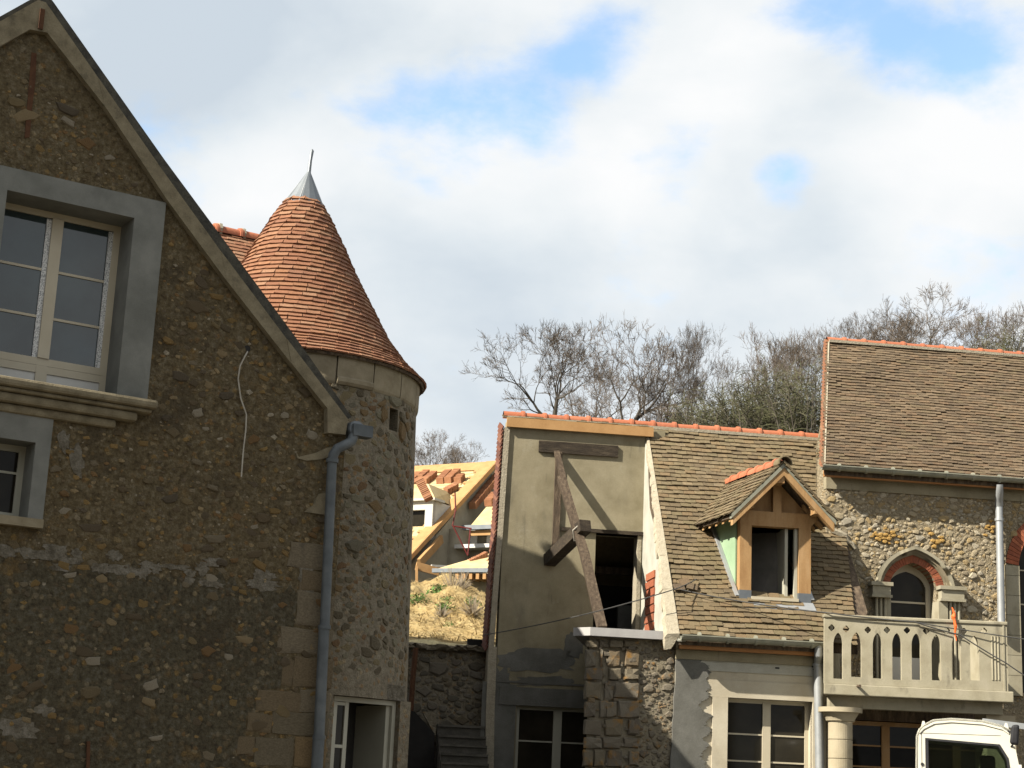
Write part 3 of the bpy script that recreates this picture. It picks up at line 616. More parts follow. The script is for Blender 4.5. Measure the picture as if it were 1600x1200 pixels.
# quoins of the corner, traced one by one: (x0, y0, x1, y1)
QM = proto_meshes('quoin_stone', BLK, M['quoin'])
for x0, y0, x1, y1 in ((452, 850, 519, 889), (470, 893, 519, 925), (463, 928, 519, 979), (436, 983, 518, 1023), (459, 1028, 517, 1074), (440, 1030, 457, 1072), (402, 1080, 466, 1112),
                       (469, 1079, 516, 1112), (427, 1114, 515, 1149), (386, 1116, 424, 1144), (400, 1152, 457, 1199), (461, 1152, 513, 1199), (372, 1150, 397, 1180)):
    c0 = g(x0, (y0 + y1) / 2); c1 = g(x1, (y0 + y1) / 2); zt = g((x0 + x1) / 2, y0)[1]; zb = g((x0 + x1) / 2, y1)[1]
    a1 = min(c1[0], aC + .012)
    piece('quoin_stone', QM[rn.randrange(len(QM))], house, mat4(G.u * (a1 - c0[0]) / 2 * 1.01, ZV * (zt - zb) / 2 * 1.0, G.n * .009, G.pt((c0[0] + a1) / 2, -.001, (zt + zb) / 2)))
# pale mortar smears
def smear(pxs, F, w, mt, name, parent, th=.02):
    return MB().prism([F.pt(q[0], w, q[1]) for q in [F.px(x, y, 0) for x, y in pxs]], -F.n * th).build(name, mt, parent)
smear([(462, 706), (466, 714), (492, 708), (510, 700), (522, 698), (520, 712), (500, 718), (478, 720), (464, 716)], G, -.012, M['coping'], 'mortar_smear', house)
smear([(497, 772), (520, 768), (518, 806), (475, 800), (488, 790)], G, -.013, M['coping'], 'mortar_smear', house)
rb_ = random.Random(77)
top_ = [(x, 868 + x * .118 + rb_.uniform(-13, 13) + 8 * math.sin(x * .05)) for x in range(-60, 470, 9)] + [(466, 925), (458, 985), (434, 990), (432, 1024), (455, 1030), (437, 1075), (402, 1078), (398, 1114), (384, 1118), (380, 1260), (-60, 1260)]
lp = [g(x, y) for x, y in top_]
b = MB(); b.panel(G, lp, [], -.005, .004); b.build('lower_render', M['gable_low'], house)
def patch(cx, cy, rx, ry, mt, th=.010):
    pts = []
    for k in range(18):
        a = 2 * math.pi * k / 18; q = 1 + rb_.uniform(-.35, .3); pts.append((cx + rx * q * math.cos(a), cy + ry * q * math.sin(a) + rx * .10 * math.cos(a)))
    smear(pts, G, -th, mt, 'mortar_patch', house, th + .01)
for k in range(34):
    cx = rb_.uniform(-10, 440); cy = 862 + cx * .115 + rb_.gauss(0, 9); patch(cx, cy, rb_.uniform(8, 26), rb_.uniform(4, 10), M['patch'], .005 + rb_.uniform(0, .005))
for cx, cy, rx, ry in ((30, 1138, 30, 18), (478, 905, 12, 26), (70, 1110, 14, 9), (120, 720, 12, 26), (100, 690, 10, 16)): patch(cx, cy, rx, ry, M['patch'], .006)
# rusty slot under the apex
smear([(49, 82), (57, 84), (55, 128), (50, 168), (46, 215), (38, 216), (42, 168), (46, 118)], G, -.008, M['rust'], 'rust_stain', house, .02)
# gutter end and downpipe
P = lambda x, y, w: G.at(x, y, w)
b = MB(); gp = P(548, 672, -.02)
b.tube([gp + G.u * .02 + G.n * .10, gp + G.u * .02 - G.n * 7], .085, 10); b.build('gutter', M['zinc'], house, True)
b = MB(); b.box(G, g(545, 665)[0] - .02, g(545, 665)[0] + .20, g(548, 684)[1], g(548, 666)[1], -.16, -.02); b.build('gutter_outlet', M['pipe_dark'], house)
b = MB(); b.tube([P(553, 680, -.10), P(549, 690, -.11), P(538, 696, -.12), P(527, 701, -.12), P(521, 710, -.11), P(519, 722, -.10)], .052, 10); b.build('pipe_elbow', M['pipe_dark'], house, True)
b = MB(); b.tube([P(519, 716, -.10), P(507, 985, -.10)], .050, 12); b.build('downpipe', M['pipe_dark'], house, True)
b = MB(); b.tube([P(506.5, 978, -.10), P(498, 1160, -.10)], .054, 12); b.build('downpipe', M['pipe_dark'], house, True)
b = MB(); b.tube([P(498.2, 1150, -.10), P(489, 1300, -.10)], .058, 12); b.build('downpipe', M['pipe_dark'], house, True)
for x, y in ((519, 720), (507, 980), (498.4, 1152)): b = MB(); b.tube([P(x + .2, y - 3, -.10), P(x - .2, y + 3, -.10)], .064, 12); b.build('pipe_collar', M['pipe_dark'], house, True)
# things on this wall
wire('hanging_cable', [P(x, y, w) for x, y, w in ((389, 546, .02), (383, 556, -.04), (375, 572, -.03), (372, 592, -.03), (376, 622, -.03), (385, 648, -.03), (384, 672, -.03), (380, 705, -.03), (377, 745, -.03))], .0075, M['pale_wire'], 'pale cable hanging loose from a hole in the dark gable wall')
b = MB(); b.tube([P(386, 545, -.006), P(386, 545, .01)], .035, 10); b.build('cable_hole', M['black'], house)
b = MB(); b.beam(P(138, 1158, -.02), P(135, 1290, -.03), .045, .03); tag(b.build('iron_bar', M['rust'], None), 'thin rusty bar upright against foot of the dark gable wall', 'iron bar')

# ================================================================== the round tower
YT = 19.3
ax = lambda y: 474 - .072 * (y - 305)
def tz(y): return hitY(ax(y), y, YT).z
cT = hitY(ax(620), 620, YT); CX, CY = cT.x, cT.y
ptm = mpp(cT)
tower = thing('round_tower', 'round stone tower with conical red tiled roof and zinc tip', 'tower', (CX, CY, 0))
RT, RB = 199 * ptm, 214 * ptm
zEv = tz(590); zTop = zEv - .02
def Rz(z): return RT + (RB - RT) * (zTop - z) / (zTop - 1.6)
# openings by direction: view angle -> azimuth on the wall
def wallhit(x, y):                                # pixel to (azimuth, z) on the tower wall
    d = ray(x, y); o = EYE - Vector((CX, CY, 0)); r = RT
    for _ in range(4):
        A = d.x ** 2 + d.y ** 2; B = 2 * (o.x * d.x + o.y * d.y); C_ = o.x ** 2 + o.y ** 2 - r * r
        D = B * B - 4 * A * C_
        t = (-B - math.sqrt(D)) / (2 * A) if D > 0 else -B / (2 * A)
        p = EYE + d * t; r = Rz(p.z)
    return math.atan2(p.y - CY, p.x - CX), p.z
dA = R(-46)                                        # the door's direction (towards the camera's right)
DF = Frame((CX + math.cos(dA) * (RB - .14), CY + math.sin(dA) * (RB - .14)), 90 + math.degrees(dA))
dL, dR = DF.px(515, 1100)[0], DF.px(634, 1100)[0]; dT = DF.px(575, 1091)[1]
sA = wallhit(608.5, 655); sB = wallhit(621.5, 655); sz0, sz1 = wallhit(614, 673)[1], wallhit(614, 638)[1]
NS = 96; zs = [-.2]
while zs[-1] < zTop - .02: zs.append(min(zTop, zs[-1] + .16))
zs = sorted(set([round(z, 4) for z in zs if min(abs(z - q) for q in (dT, sz0, sz1)) > .03] + [dT, sz0, sz1]))
azs = sorted([2 * math.pi * k / NS - math.pi for k in range(NS)] + [sA[0], sB[0]])
def wpt(az, z, dr=0): r = Rz(z) + dr; return Vector((CX + r * math.cos(az), CY + r * math.sin(az), z))
def in_door(az, z):
    p = wpt(az, z); q = DF.aw(p); return dL < q[0] < dR and z < dT and q[1] < .5
b = MB()
for i in range(len(zs) - 1):
    for k in range(len(azs)):
        a0 = azs[k]; a1 = azs[(k + 1) % len(azs)]; a1 += 2 * math.pi if a1 < a0 else 0
        mA = (a0 + a1) / 2; mz = (zs[i] + zs[i + 1]) / 2
        if in_door(mA, mz) or (min(sA[0], sB[0]) < mA < max(sA[0], sB[0]) and sz0 < mz < sz1): continue
        b.face([wpt(a0, zs[i]), wpt(a1, zs[i]), wpt(a1, zs[i + 1]), wpt(a0, zs[i + 1])])
tw = b.build('wall', M['tower_mortar'], tower, True)
s0, s1 = min(sA[0], sB[0]), max(sA[0], sB[0])
b = MB()
for A_, B_ in (((s0, sz0), (s1, sz0)), ((s1, sz0), (s1, sz1)), ((s1, sz1), (s0, sz1)), ((s0, sz1), (s0, sz0))):
    b.face([wpt(*A_), wpt(*B_), wpt(*B_, -.3), wpt(*A_, -.3)])
b.build('slit_window', M['tower_stone'], tower)
b = MB(); b.face([wpt(s0 - .02, sz0 - .02, -.3), wpt(s1 + .02, sz0 - .02, -.3), wpt(s1 + .02, sz1 + .02, -.3), wpt(s0 - .02, sz1 + .02, -.3)]); b.build('slit_dark_back', M['dark_panel'], tower)  # black sheet behind the slit, painted dark in place of shade
# rubble stones bedded in the mortar
rn = random.Random(21)
TP = [(-.1, .5), (3.3, .5), (3.3, zTop - .36), (-.1, zTop - .36)]
st = dart(TP, [], [(.066, 60), (.050, 260), (.037, 560), (.024, 700), (.014, 700)], rn, 1.75, 22)
items = []
a_start = R(-135)
for s_, z, w, h in st:
    az = a_start + s_ / RT
    if az > R(20): continue
    if in_door(az - w / RT, z - h) or in_door(az + w / RT, z - h) or in_door(az, z - .28): continue
    if s0 - .05 < az < s1 + .05 and sz0 - .06 < z < sz1 + .06: continue
    rad = Vector((math.cos(az), math.sin(az), 0)); tn = Vector((-math.sin(az), math.cos(az), 0)); r = rn.gauss(0, .2)
    p = wpt(az, z, -rn.uniform(-.002, .006)); x, y = pix(p)
    vis = 1 if (rad.dot((EYE - p).normalized()) > -.1 and x > 500) else .01
    items.append((w * h * vis, mat4((tn * math.cos(r) + ZV * math.sin(r)) * w, (ZV * math.cos(r) - tn * math.sin(r)) * h, rad * h * rn.uniform(.12, .42), p)))
for A_, z, w, h in ((s0 - .075, (sz0 + sz1) / 2, .07, .10), (s1 + .075, (sz0 + sz1) / 2 - .1, .08, .12), ((s0 + s1) / 2, sz1 + .08, .16, .075), (s1 + .06, sz1 - .07, .06, .07)):
    rad = Vector((math.cos(A_), math.sin(A_), 0)); tn = Vector((-math.sin(A_), math.cos(A_), 0)); items.append((9, mat4(tn * w, ZV * h, rad * .03, wpt(A_, z))))
scatter_pieces('stone', items, FLT, M['tower_stone'], tower, 300)
# frieze of cut blocks under the eaves
NB = 20; CB = MB()
cz0, cz1 = zTop - .34, zTop + .03
for k in range(NB):
    a0 = 2 * math.pi * k / NB + R(9); a1 = a0 + 2 * math.pi / NB - .012
    b = MB(); b.tint = k * .37 % 1; pr = [(-.05, cz0), (.012, cz0), (.026, cz0 + .03), (.03, cz0 + .06), (.034, cz1 - .02), (.034, cz1), (-.05, cz1)]
    if k % 5 == 1: pr = [(-.05, cz0), (.03, cz0), (.055, cz0 + .03), (.055, cz0 + .07), (.034, cz0 + .09), (.034, cz1), (-.05, cz1)]
    vs = []; nn = 4
    for t in range(nn + 1):
        az = a0 + (a1 - a0) * t / nn
        vs += [Vector((CX + (RT + r) * math.cos(az), CY + (RT + r) * math.sin(az), z)) for r, z in pr]
    m_ = len(pr); fs = [(t * m_ + q, (t + 1) * m_ + q, (t + 1) * m_ + (q + 1) % m_, t * m_ + (q + 1) % m_) for t in range(nn) for q in range(m_)] + [tuple(range(m_)), tuple(nn * m_ + q for q in reversed(range(m_)))]
    b.mesh(vs, fs); b.build('cornice_stone', M['cornice'], tower)
# conical roof
prof = [(25, 316), (43, 342), (58, 369), (70, 390), (84, 418), (117, 475), (150, 531), (180, 568), (211, 600)]
prof = [(r * ptm, tz(y)) for r, y in prof]; prof[-1] = (prof[-1][0], zEv - .04)
zK = [p[1] for p in prof][::-1]; rK = [p[0] for p in prof][::-1]
L_ = [0]
for i in range(1, len(zK)): L_.append(L_[-1] + math.hypot(zK[i] - zK[i - 1], rK[i] - rK[i - 1]))
def cone(t):
    s_ = t * L_[-1]
    for i in range(1, len(L_)):
        if s_ <= L_[i] + 1e-9:
            f = (s_ - L_[i - 1]) / (L_[i] - L_[i - 1]); dr = rK[i] - rK[i - 1]; dz = zK[i] - zK[i - 1]; h = math.hypot(dr, dz)
            return rK[i - 1] + dr * f, zK[i - 1] + dz * f, dr / h, dz / h
b = MB(); b.lathe((CX, CY, 0), [(r - .012, z) for r, z in zip(rK, zK)], 48); b.build('roof_deck', M['old_wood'], tower, True)
b = MB(); b.lathe((CX, CY, 0), [(RT - .05, zEv - .03), (rK[0] - .02, zEv - .06), (rK[0] - .005, zEv - .03)], 48); b.build('eave_board', M['old_wood'], tower, True)
rows = 38; items = []; rn = random.Random(8); th = .022
for i in range(rows):
    r, z, dr, dz = cone(i / rows); n = max(9, int(2 * math.pi * r / .155)); wv0 = rn.uniform(0, 6.28)
    for k in range(n):
        az = 2 * math.pi * (k + .5 * (i % 2) + rn.uniform(-.04, .04)) / n
        rad = Vector((math.cos(az), math.sin(az), 0)); tn = Vector((-math.sin(az), math.cos(az), 0))
        up = rad * dr + ZV * dz; nn = rad * dz - ZV * dr
        c = Vector((CX + r * math.cos(az), CY + r * math.sin(az), z)) + nn * (th * .6 + .003 * noise.noise(Vector((az * 2, i * .15, 1)))) + up * rn.uniform(-.003, .003)
        y_ = (up - nn * .27).normalized(); x_ = (tn + up * rn.gauss(0, .007)).normalized(); z_ = x_.cross(y_)
        wd = 2 * math.pi * r / n
        X = mat4(x_ * wd * 1.0, y_ * min(.235, (1 - i / rows) * L_[-1] + .01), z_ * th * rn.uniform(.92, 1.12), c)
        x, y = pix(c); vis = nn.dot((EYE - c).normalized()) > .1 and x > 390 - (y < 420) * 40
        items.append(((1 if vis else .001) / (c - EYE).length * (wd / .155), X))
scatter_pieces('tile', items, TIL, M['cone_tile'], tower, 300, stuff_name='upper_tiles')
r0, z0 = rK[-1], zK[-1]; zA = hitY(481, 268, YT).z
lean = Vector((.035, 0, 0))
b = MB(); sg = 16; vs = []
for f in (0, .12, 1.0):
    rr = (r0 + .085) * (1 - f) + .018 * f
    vs += [Vector((CX, CY, z0 - .10 + (zA - z0 + .10) * f)) + lean * f + Vector((rr * math.cos(2 * math.pi * k / sg), rr * math.sin(2 * math.pi * k / sg), 0)) for k in range(sg)]
b.mesh(vs, [(i * sg + k, i * sg + (k + 1) % sg, (i + 1) * sg + (k + 1) % sg, (i + 1) * sg + k) for i in range(2) for k in range(sg)])
zc = b.build('zinc_cap', M['zinc'], tower)
pA = Vector((CX, CY, zA)) + lean
b = MB()
for az in (R(-95), R(-20), R(200), R(90)): b.tube([Vector((CX + (r0 + .087) * math.cos(az), CY + (r0 + .087) * math.sin(az), z0 - .10)), pA + Vector((math.cos(az) * .02, math.sin(az) * .02, -.02))], .007, 5)
b.build('seam', M['pipe'], zc)
zF = hitY(484, 233, YT).z
b = MB(); b.tube([pA - ZV * .05, pA + (ZV * (zF - zA) * .5 + Vector((.008, 0, 0))), pA + ZV * (zF - zA) * .93 + Vector((.02, 0, 0)), pA + ZV * (zF - zA) + Vector((.022, 0, 0))], [.024, .020, .022, .006], 8)
b.build('finial', M['zinc'], tower, True)
# the doorway
bL, bR = DF.px(519, 1078)[0], DF.px(624, 1086)[0]; lt = DF.px(560, 1068)[1]
b = MB(); b.box(DF, bL - .03, bR + .05, dT, lt + .02, -.035, .32); b.build('lintel', M['patch'], tower)
b = MB(); b.box(DF, dL - .02, dL + .02, -.1, dT - .003, -.05, .3); b.box(DF, dR - .12, dR + .03, -.1, dT - .003, -.05, .3); b.build('door_jamb', M['tower_mortar'], tower)
fr = MB(); fr.box(DF, dL + .022, dL + .075, 0, dT - .004, .02, .1); fr.box(DF, dR - .17, dR - .122, 0, dT - .004, .02, .1); fr.box(DF, dL + .076, dR - .171, dT - .055, dT - .004, .02, .1)
fr.build('door_frame', M['joinery_grey'], tower)
x0, x1 = dL + .08, DF.px(544, 1120, .03)[0]
bars = [dT - .06, dT - .50, dT - .98, dT - 1.46, dT - 1.95]
b = MB(); b.box(DF, x0, x0 + .05, 0, dT - .058, .03, .075); b.box(DF, x1 - .05, x1, 0, dT - .058, .03, .075)
for z in bars: b.box(DF, x0 + .05, x1 - .05, z - .035, z - .002, .032, .073)
b.box(DF, x0 + .05, x1 - .05, .0, .6, .04, .07); dl_ = b.build('door_leaf', M['joinery_grey'], tower)
for k in range(len(bars) - 1): MB().box(DF, x0 + .05, x1 - .05, bars[k + 1] - .002, bars[k] - .035, .048, .056).build('pane', M['glass_dark'], dl_)
b = MB(); b.box(DF, dR - .225, dR - .172, 0, dT - .058, .06, .62); b.build('door_leaf', M['joinery_grey'], tower)
b = MB(); b.box(DF, dR - .262, dR - .227, .9, 1.1, .12, .14); b.build('door_handle', M['pipe'], tower)
b = MB(); b.lathe((CX, CY, 0), [(RT - .42, -.1), (RT - .42, zTop - .4), (.01, zTop - .39)], 32); b.build('inner_wall', M['interior_dark'], tower, True)

# ================================================================== the rear wing behind the tower
rearP = hitY(360, 366, 23.2)
RF = Frame(rearP, 32); zR = rearP.z
rear = thing('rear_wing', 'tiled wing with red ridge rising behind the round tower', 'house', RF.pt(-1, 0, 0))
e = RF.aw(rearP); rEnd = RF.px(412, 378, 0)[0]; rEnd = .56
tanF, tanB = .95, 1.1
zEf = zR - 3.3; wEf = -(zR - zEf) / tanF; wEb = (zR - zEf) / tanB
P = RF.pt
b = MB(); b.prism([P(-5, wEf, zEf - .05), P(-5, 0, zR - .05), P(-5, 0, zR - .22), P(-5, wEf, zEf - .22)], RF.u * (5 + rEnd)); b.build('roof', M['cone_tile'], rear)
b = MB(); b.prism([P(-5, wEb, zEf - .05), P(-5, 0.002, zR - .05), P(-5, 0.002, zR - .22), P(-5, wEb, zEf - .22)], RF.u * (5 + rEnd)); b.build('roof', M['cone_tile'], rear)
b = MB(); b.prism([P(-4.9, wEf + .2, -.2), P(-4.9, wEf + .2, zEf), P(-4.9, 0, zR - .25), P(-4.9, wEb - .2, zEf), P(-4.9, wEb - .2, -.2)], RF.u * (4.85 + rEnd)); b.build('wall', M['tower_mortar'], rear)
t = .22
roof_tiles(rear, M['cone_tile'], P(-1.6, wEf * t, zR + (zEf - zR) * t), P(rEnd, wEf * t, zR + (zEf - zR) * t), P(-1.6, -.02, zR - .02), P(rEnd, -.02, zR - .02), .10, .17, .26, .013, seed=4)
ridge_run(rear, P(-3.2, 0, zR + .02), P(rEnd, 0, zR + .02), .10, .36, .03, 5)
b = MB()
for k in range(10):
    q = P(rEnd - .36 * k - .02, 0, zR + .02); b.tube([q - RF.u * .02, q + RF.u * .02], .112, 8)
b.build('ridge_joint', M['lime'], rear)
# ================================================================== the low house with the tiled roof (frame H: facade plane w = 0)
H = Frame(hitY(1200, 1100, 24.0), 7)
h = H.px; HP = H.pt
rn = random.Random(31)
low = thing('low_house', 'rendered house under old tiled roof with an open recess and wooden dormer', 'house', HP(-1, 1.5, 0))
TANR = 1.25
zEav = h(1180, 999, -.22)[1]
R0 = HP(0, -.22, zEav); RN = (H.n * TANR + ZV).normalized()          # low roof plane
rp = lambda x, y: hit(x, y, R0, RN)
wR = H.aw(rp(1120, 672))[1]; zRid = H.aw(rp(1120, 672))[2]
def rline(x, y, w):                                                  # point of the roof plane seen in the column of (x, y) at depth w
    a = H.px(x, y, w)[0]; return HP(a, w, zEav + (w + .22) * TANR)
wS = H.aw(rp(1308, 838))[1]                                          # plane of the upper stone wall
wP = wR - .22                                                        # plane of the plastered back wall of the recess
aW = h(787, 700, wR)[0]                                              # left gable wall
aCut0 = H.aw(rline(1010, 690, wR))[0]; aCut1 = H.aw(rp(1061, 992))[0]
aEnd0 = H.aw(rline(1287, 690, wR))[0]; aEnd1 = h(1322, 838, wS)[0]; aEnd2 = H.aw(rp(1334, 985))[0]
# --- plastered back wall with door and window
pL, pR = h(789, 800, wP)[0] - .02, h(1012, 800, wP)[0] + .25
dA0, dA1 = h(929, 900, wP)[0], h(1000, 900, wP)[0]; dZ1 = h(965, 835, wP)[1]; zFl = h(960, 985, 0)[1]
wA0, wA1 = h(806, 1150, wP)[0], h(806, 1150, wP)[0] + 1.28; wZ1 = h(850, 1104, wP)[1]
b = MB(); b.panel(H, [(pL, -.2), (pR, -.2), (pR, zRid - .12), (pL, zRid - .12)], [[(dA0, zFl - .2), (dA1, zFl - .2), (dA1, dZ1), (dA0, dZ1)], [(wA0, .5), (wA1, .5), (wA1, wZ1), (wA0, wZ1)]], wP, wP + .3)
b.build('recess_wall', M['plaster'], low)
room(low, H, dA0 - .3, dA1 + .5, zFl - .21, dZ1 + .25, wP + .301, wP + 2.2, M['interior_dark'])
b = MB(); b.box(H, dA1 - .10, dA1 + .4, zFl - .1, zFl + .75, wP + 1.2, wP + 1.3); b.build('inner_partition', M['plaster_grey'], low)
b = MB(); b.box(H, dA0 - .2, dA1 + .3, dZ1 - .42, dZ1 - .30, wP + 1.6, wP + 1.7); b.build('inner_beam', M['old_wood'], low)
b = MB(); b.box(H, h(877, 824, wP)[0], h(1009, 835, wP)[0], dZ1, dZ1 + .055, wP - .05, wP + .22); b.build('door_lintel', M['old_beam'], low)
b = MB(); b.box(H, dA1 - .055, dA1 + .005, zFl, dZ1 - .002, wP - .02, wP + .28); b.build('door_jamb', M['lime'], low)
window(low, H, wA0, wA1, .52, wZ1, wP + .10, .055, .13, True, (h(850, 1159, wP + .1)[1],), M['joinery_grey'], M['glass_dark'], .06)
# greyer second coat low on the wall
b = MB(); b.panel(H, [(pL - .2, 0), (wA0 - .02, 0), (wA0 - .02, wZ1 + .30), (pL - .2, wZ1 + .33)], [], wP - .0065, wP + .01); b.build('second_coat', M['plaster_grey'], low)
b = MB(); b.box(H, wA0 - .28, wA1 + .1, wZ1, wZ1 + .27, wP - .022, wP + .04); b.build('window_lintel', M['plaster_grey'], low)
b = MB(); b.box(H, wA0 - .32, wA1 + .1, wZ1 + .33, wZ1 + .36, wP - .012, wP + .04); b.build('string_course', M['plaster_grey'], low)
rp_ = random.Random(9)  # cement patches whose grey also paints in deeper shade low on this wall
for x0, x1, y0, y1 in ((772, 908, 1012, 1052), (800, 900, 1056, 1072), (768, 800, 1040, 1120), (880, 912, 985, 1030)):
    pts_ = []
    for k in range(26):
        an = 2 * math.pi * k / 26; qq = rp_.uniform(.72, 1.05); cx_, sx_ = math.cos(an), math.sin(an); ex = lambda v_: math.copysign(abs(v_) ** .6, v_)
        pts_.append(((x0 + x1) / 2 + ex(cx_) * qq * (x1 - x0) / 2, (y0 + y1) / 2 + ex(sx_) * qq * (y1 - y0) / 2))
    MB().prism([HP(c_[0], wP - .004 - .0012 * (x0 % 3), c_[1]) for c_ in [h(x, y, wP) for x, y in pts_]], -H.n * .008).build('cement_shade_patch', M['plaster_grey'], low)
# --- left corner of the back wall: tile hanging down its side, seen edge on
edge = [(788, 668), (783, 740), (777, 830), (769, 930), (763, 1010), (759, 1110), (757, 1230)]
ep = [h(x, y, wP) for x, y in edge]
vTa = (ep[0][0], wP, 0); vBa = (ep[4][0], wP, 0)
def edge_a(z):
    for k in range(len(ep) - 1):
        if z >= ep[k + 1][1]: t = (ep[k][1] - z) / (ep[k][1] - ep[k + 1][1]); return ep[k][0] + (ep[k + 1][0] - ep[k][0]) * t
    return ep[-1][0]
b = MB()
for k in range(len(ep) - 1):
    (a0, z0_), (a1, z1_) = ep[k], ep[k + 1]; tk = .085 if k < 4 else .13
    b.hexa([HP(a1, wP - .035, z1_), HP(a1 + tk, wP - .035, z1_), HP(a1 + tk, wP + .3, z1_), HP(a1, wP + .3, z1_)], [HP(a0, wP - .035, z0_), HP(a0 + tk, wP - .035, z0_), HP(a0 + tk, wP + .3, z0_), HP(a0, wP + .3, z0_)])
b.build('corner_band', M['lime'], low)
hm_ = proto_meshes('hung_tile', [TIL[k] for k in range(4)], M['hung'])
z_ = ep[4][1] - .02; k = 0
while z_ < ep[0][1] + .02:
    a_ = edge_a(z_); o = HP(a_ - .03, wP + .10, z_)
    piece('hung_tile', hm_[k % 4], low, mat4(-H.n * .24, (ZV + H.u * .75).normalized() * .085, H.u * -.02, o + H.u * -.018)); z_ += .0655; k += 1
b = MB(); e4, e0 = ep[4][0], ep[0][0]; b.hexa([HP(e4 + .14, wP + .31, -.2), HP(e4 + .4, wP + .31, -.2), HP(e4 + .95, wP + 3, -.2), HP(e4 + .7, wP + 3, -.2)], [HP(e0 + .1, wP + .31, zRid - .2), HP(e0 + .4, wP + .31, zRid - .2), HP(e0 + .95, wP + 3, zRid - 2.9), HP(e0 + .7, wP + 3, zRid - 2.9)]); b.build('gable_wall', M['plaster'], low)
# --- ridge, ridge board and old beam at the head of the recess
rA, rB = H.at(786, 660, wR), H.at(1288, 690, wR); rA.z = rB.z = (zRid + .015)
rA = HP(H.aw(rA)[0], wR, zRid + .02); rB = HP(H.aw(rB)[0], wR, zRid + .02)
ridge_run(low, rA, rB, .085, .345, .045, 6)
b = MB(); b.beam(rA + H.u * .06 - ZV * .075 + H.n * .05, rB - ZV * .075 + H.n * .05, .13, .05); b.build('ridge_bedding', M['lime'], low)
b = MB(); b.box(H, vTa[0] + .03, aCut0 + .05, zRid - .245, zRid - .095, wR - .30, wR - .245); b.build('ridge_board', M['plank'], low)
roof_tiles(low, M['old_tile'], HP(vTa[0] - .02, wR - .17, zRid - .085), HP(aCut0, wR - .17, zRid - .085), HP(vTa[0] - .02, wR, zRid), HP(aCut0, wR, zRid), .075, .17, .12, .013, seed=14, name='ridge_course_tile')
b = MB(); oa0, oz0 = h(843, 705, wP - .12); oa1, oz1 = h(968, 688, wP - .12); b.box(H, oa0, oa1, oz0 + .01, oz0 + .19, wP - .035, wP + .1)
o = b.build('old_beam', M['old_beam'], low)
b = MB(); b.box(H, h(865, 780, wP)[0], h(875.5, 780, wP)[0], h(868, 866, wP)[1], h(868, 706, wP)[1], wP - .04, wP + .06); b.build('wall_post', M['old_wood'], low)
# --- cheek of the cut roof on the right: plaster with a pier of red bricks
cA0, cA1 = H.aw(rline(1010, 690, wP))[0] - .02, aCut1 - .03
def cheek(t, z, off=0): return HP(cA0 + (cA1 - cA0) * t + off, wP + (-.25 - wP) * t, z)
zt = lambda t: zEav + (wP + (-.25 - wP) * t + .22) * TANR - .05
b = MB(); b.hexa([cheek(0, zFl - .1), cheek(1, zFl - .1), cheek(1, zFl - .1, .12), cheek(0, zFl - .1, .12)], [cheek(0, zt(0)), cheek(1, zt(1)), cheek(1, zt(1), .12), cheek(0, zt(0), .12)])
b.build('cheek_wall', M['band'], low)
BR = proto_meshes('brick', [([Vector((x, y, z)) for z in (-.5, .5) for x, y in ((-.5, -.5), (.5, -.5), (.5, .5), (-.5, .5))], [(3, 2, 1, 0), (4, 5, 6, 7), (0, 1, 5, 4), (1, 2, 6, 5), (2, 3, 7, 6), (3, 0, 4, 7)])] * 3, M['brick'])
cdir = (cheek(1, 0) - cheek(0, 0)).normalized(); cn = cdir.cross(ZV).normalized()
if cn.x > 0: cn = -cn
zz = zFl + .05
for k in range(12):
    if zz + .11 > zt(.62): break
    c = cheek(.27 + .012 * (k % 2), zz + .055); piece('brick', BR[k % 3], low, mat4(cdir * .62, cn * .03, ZV * .105, c + cn * .008)); zz += .128
# pale ragged mortar along the cut
rn = random.Random(3); pts0, pts1 = [], []
E0, E1 = rline(1009, 686, wR - .03), rp(1060, 992)
b = MB(); K = 26
for k in range(K):
    t0, t1 = k / K, (k + 1) / K
    p, q = E0.lerp(E1, t0), E0.lerp(E1, t1)
    wl = .03 + .17 * t0 ** 1.3 + rn.uniform(-.015, .02)
    b.hexa([p - H.u * wl - ZV * .06, p + H.u * .02 - ZV * .06, q + H.u * .02 - ZV * .06, q - H.u * (wl + rn.uniform(-.02, .02)) - ZV * .06],
           [p - H.u * wl * .8 + RN * (.0 + rn.uniform(0, .015)), p + H.u * .012 + RN * .03, q + H.u * .012 + RN * .03, q - H.u * wl * .8 + RN * rn.uniform(0, .015)])
    if k % 2: b.hexa([p - H.u * wl - ZV * (.10 + .12 * t0), p - H.u * (wl * .5) - ZV * (.10 + .12 * t0), q - H.u * (wl * .5) - ZV * (.10 + .1 * t0), q - H.u * wl - ZV * (.12 + .1 * t0)],
           [p - H.u * wl * .9 - ZV * .03, p - ZV * .03, q - ZV * .03, q - H.u * wl * .9 - ZV * .03])
b.build('verge_mortar', M['lime'], low)
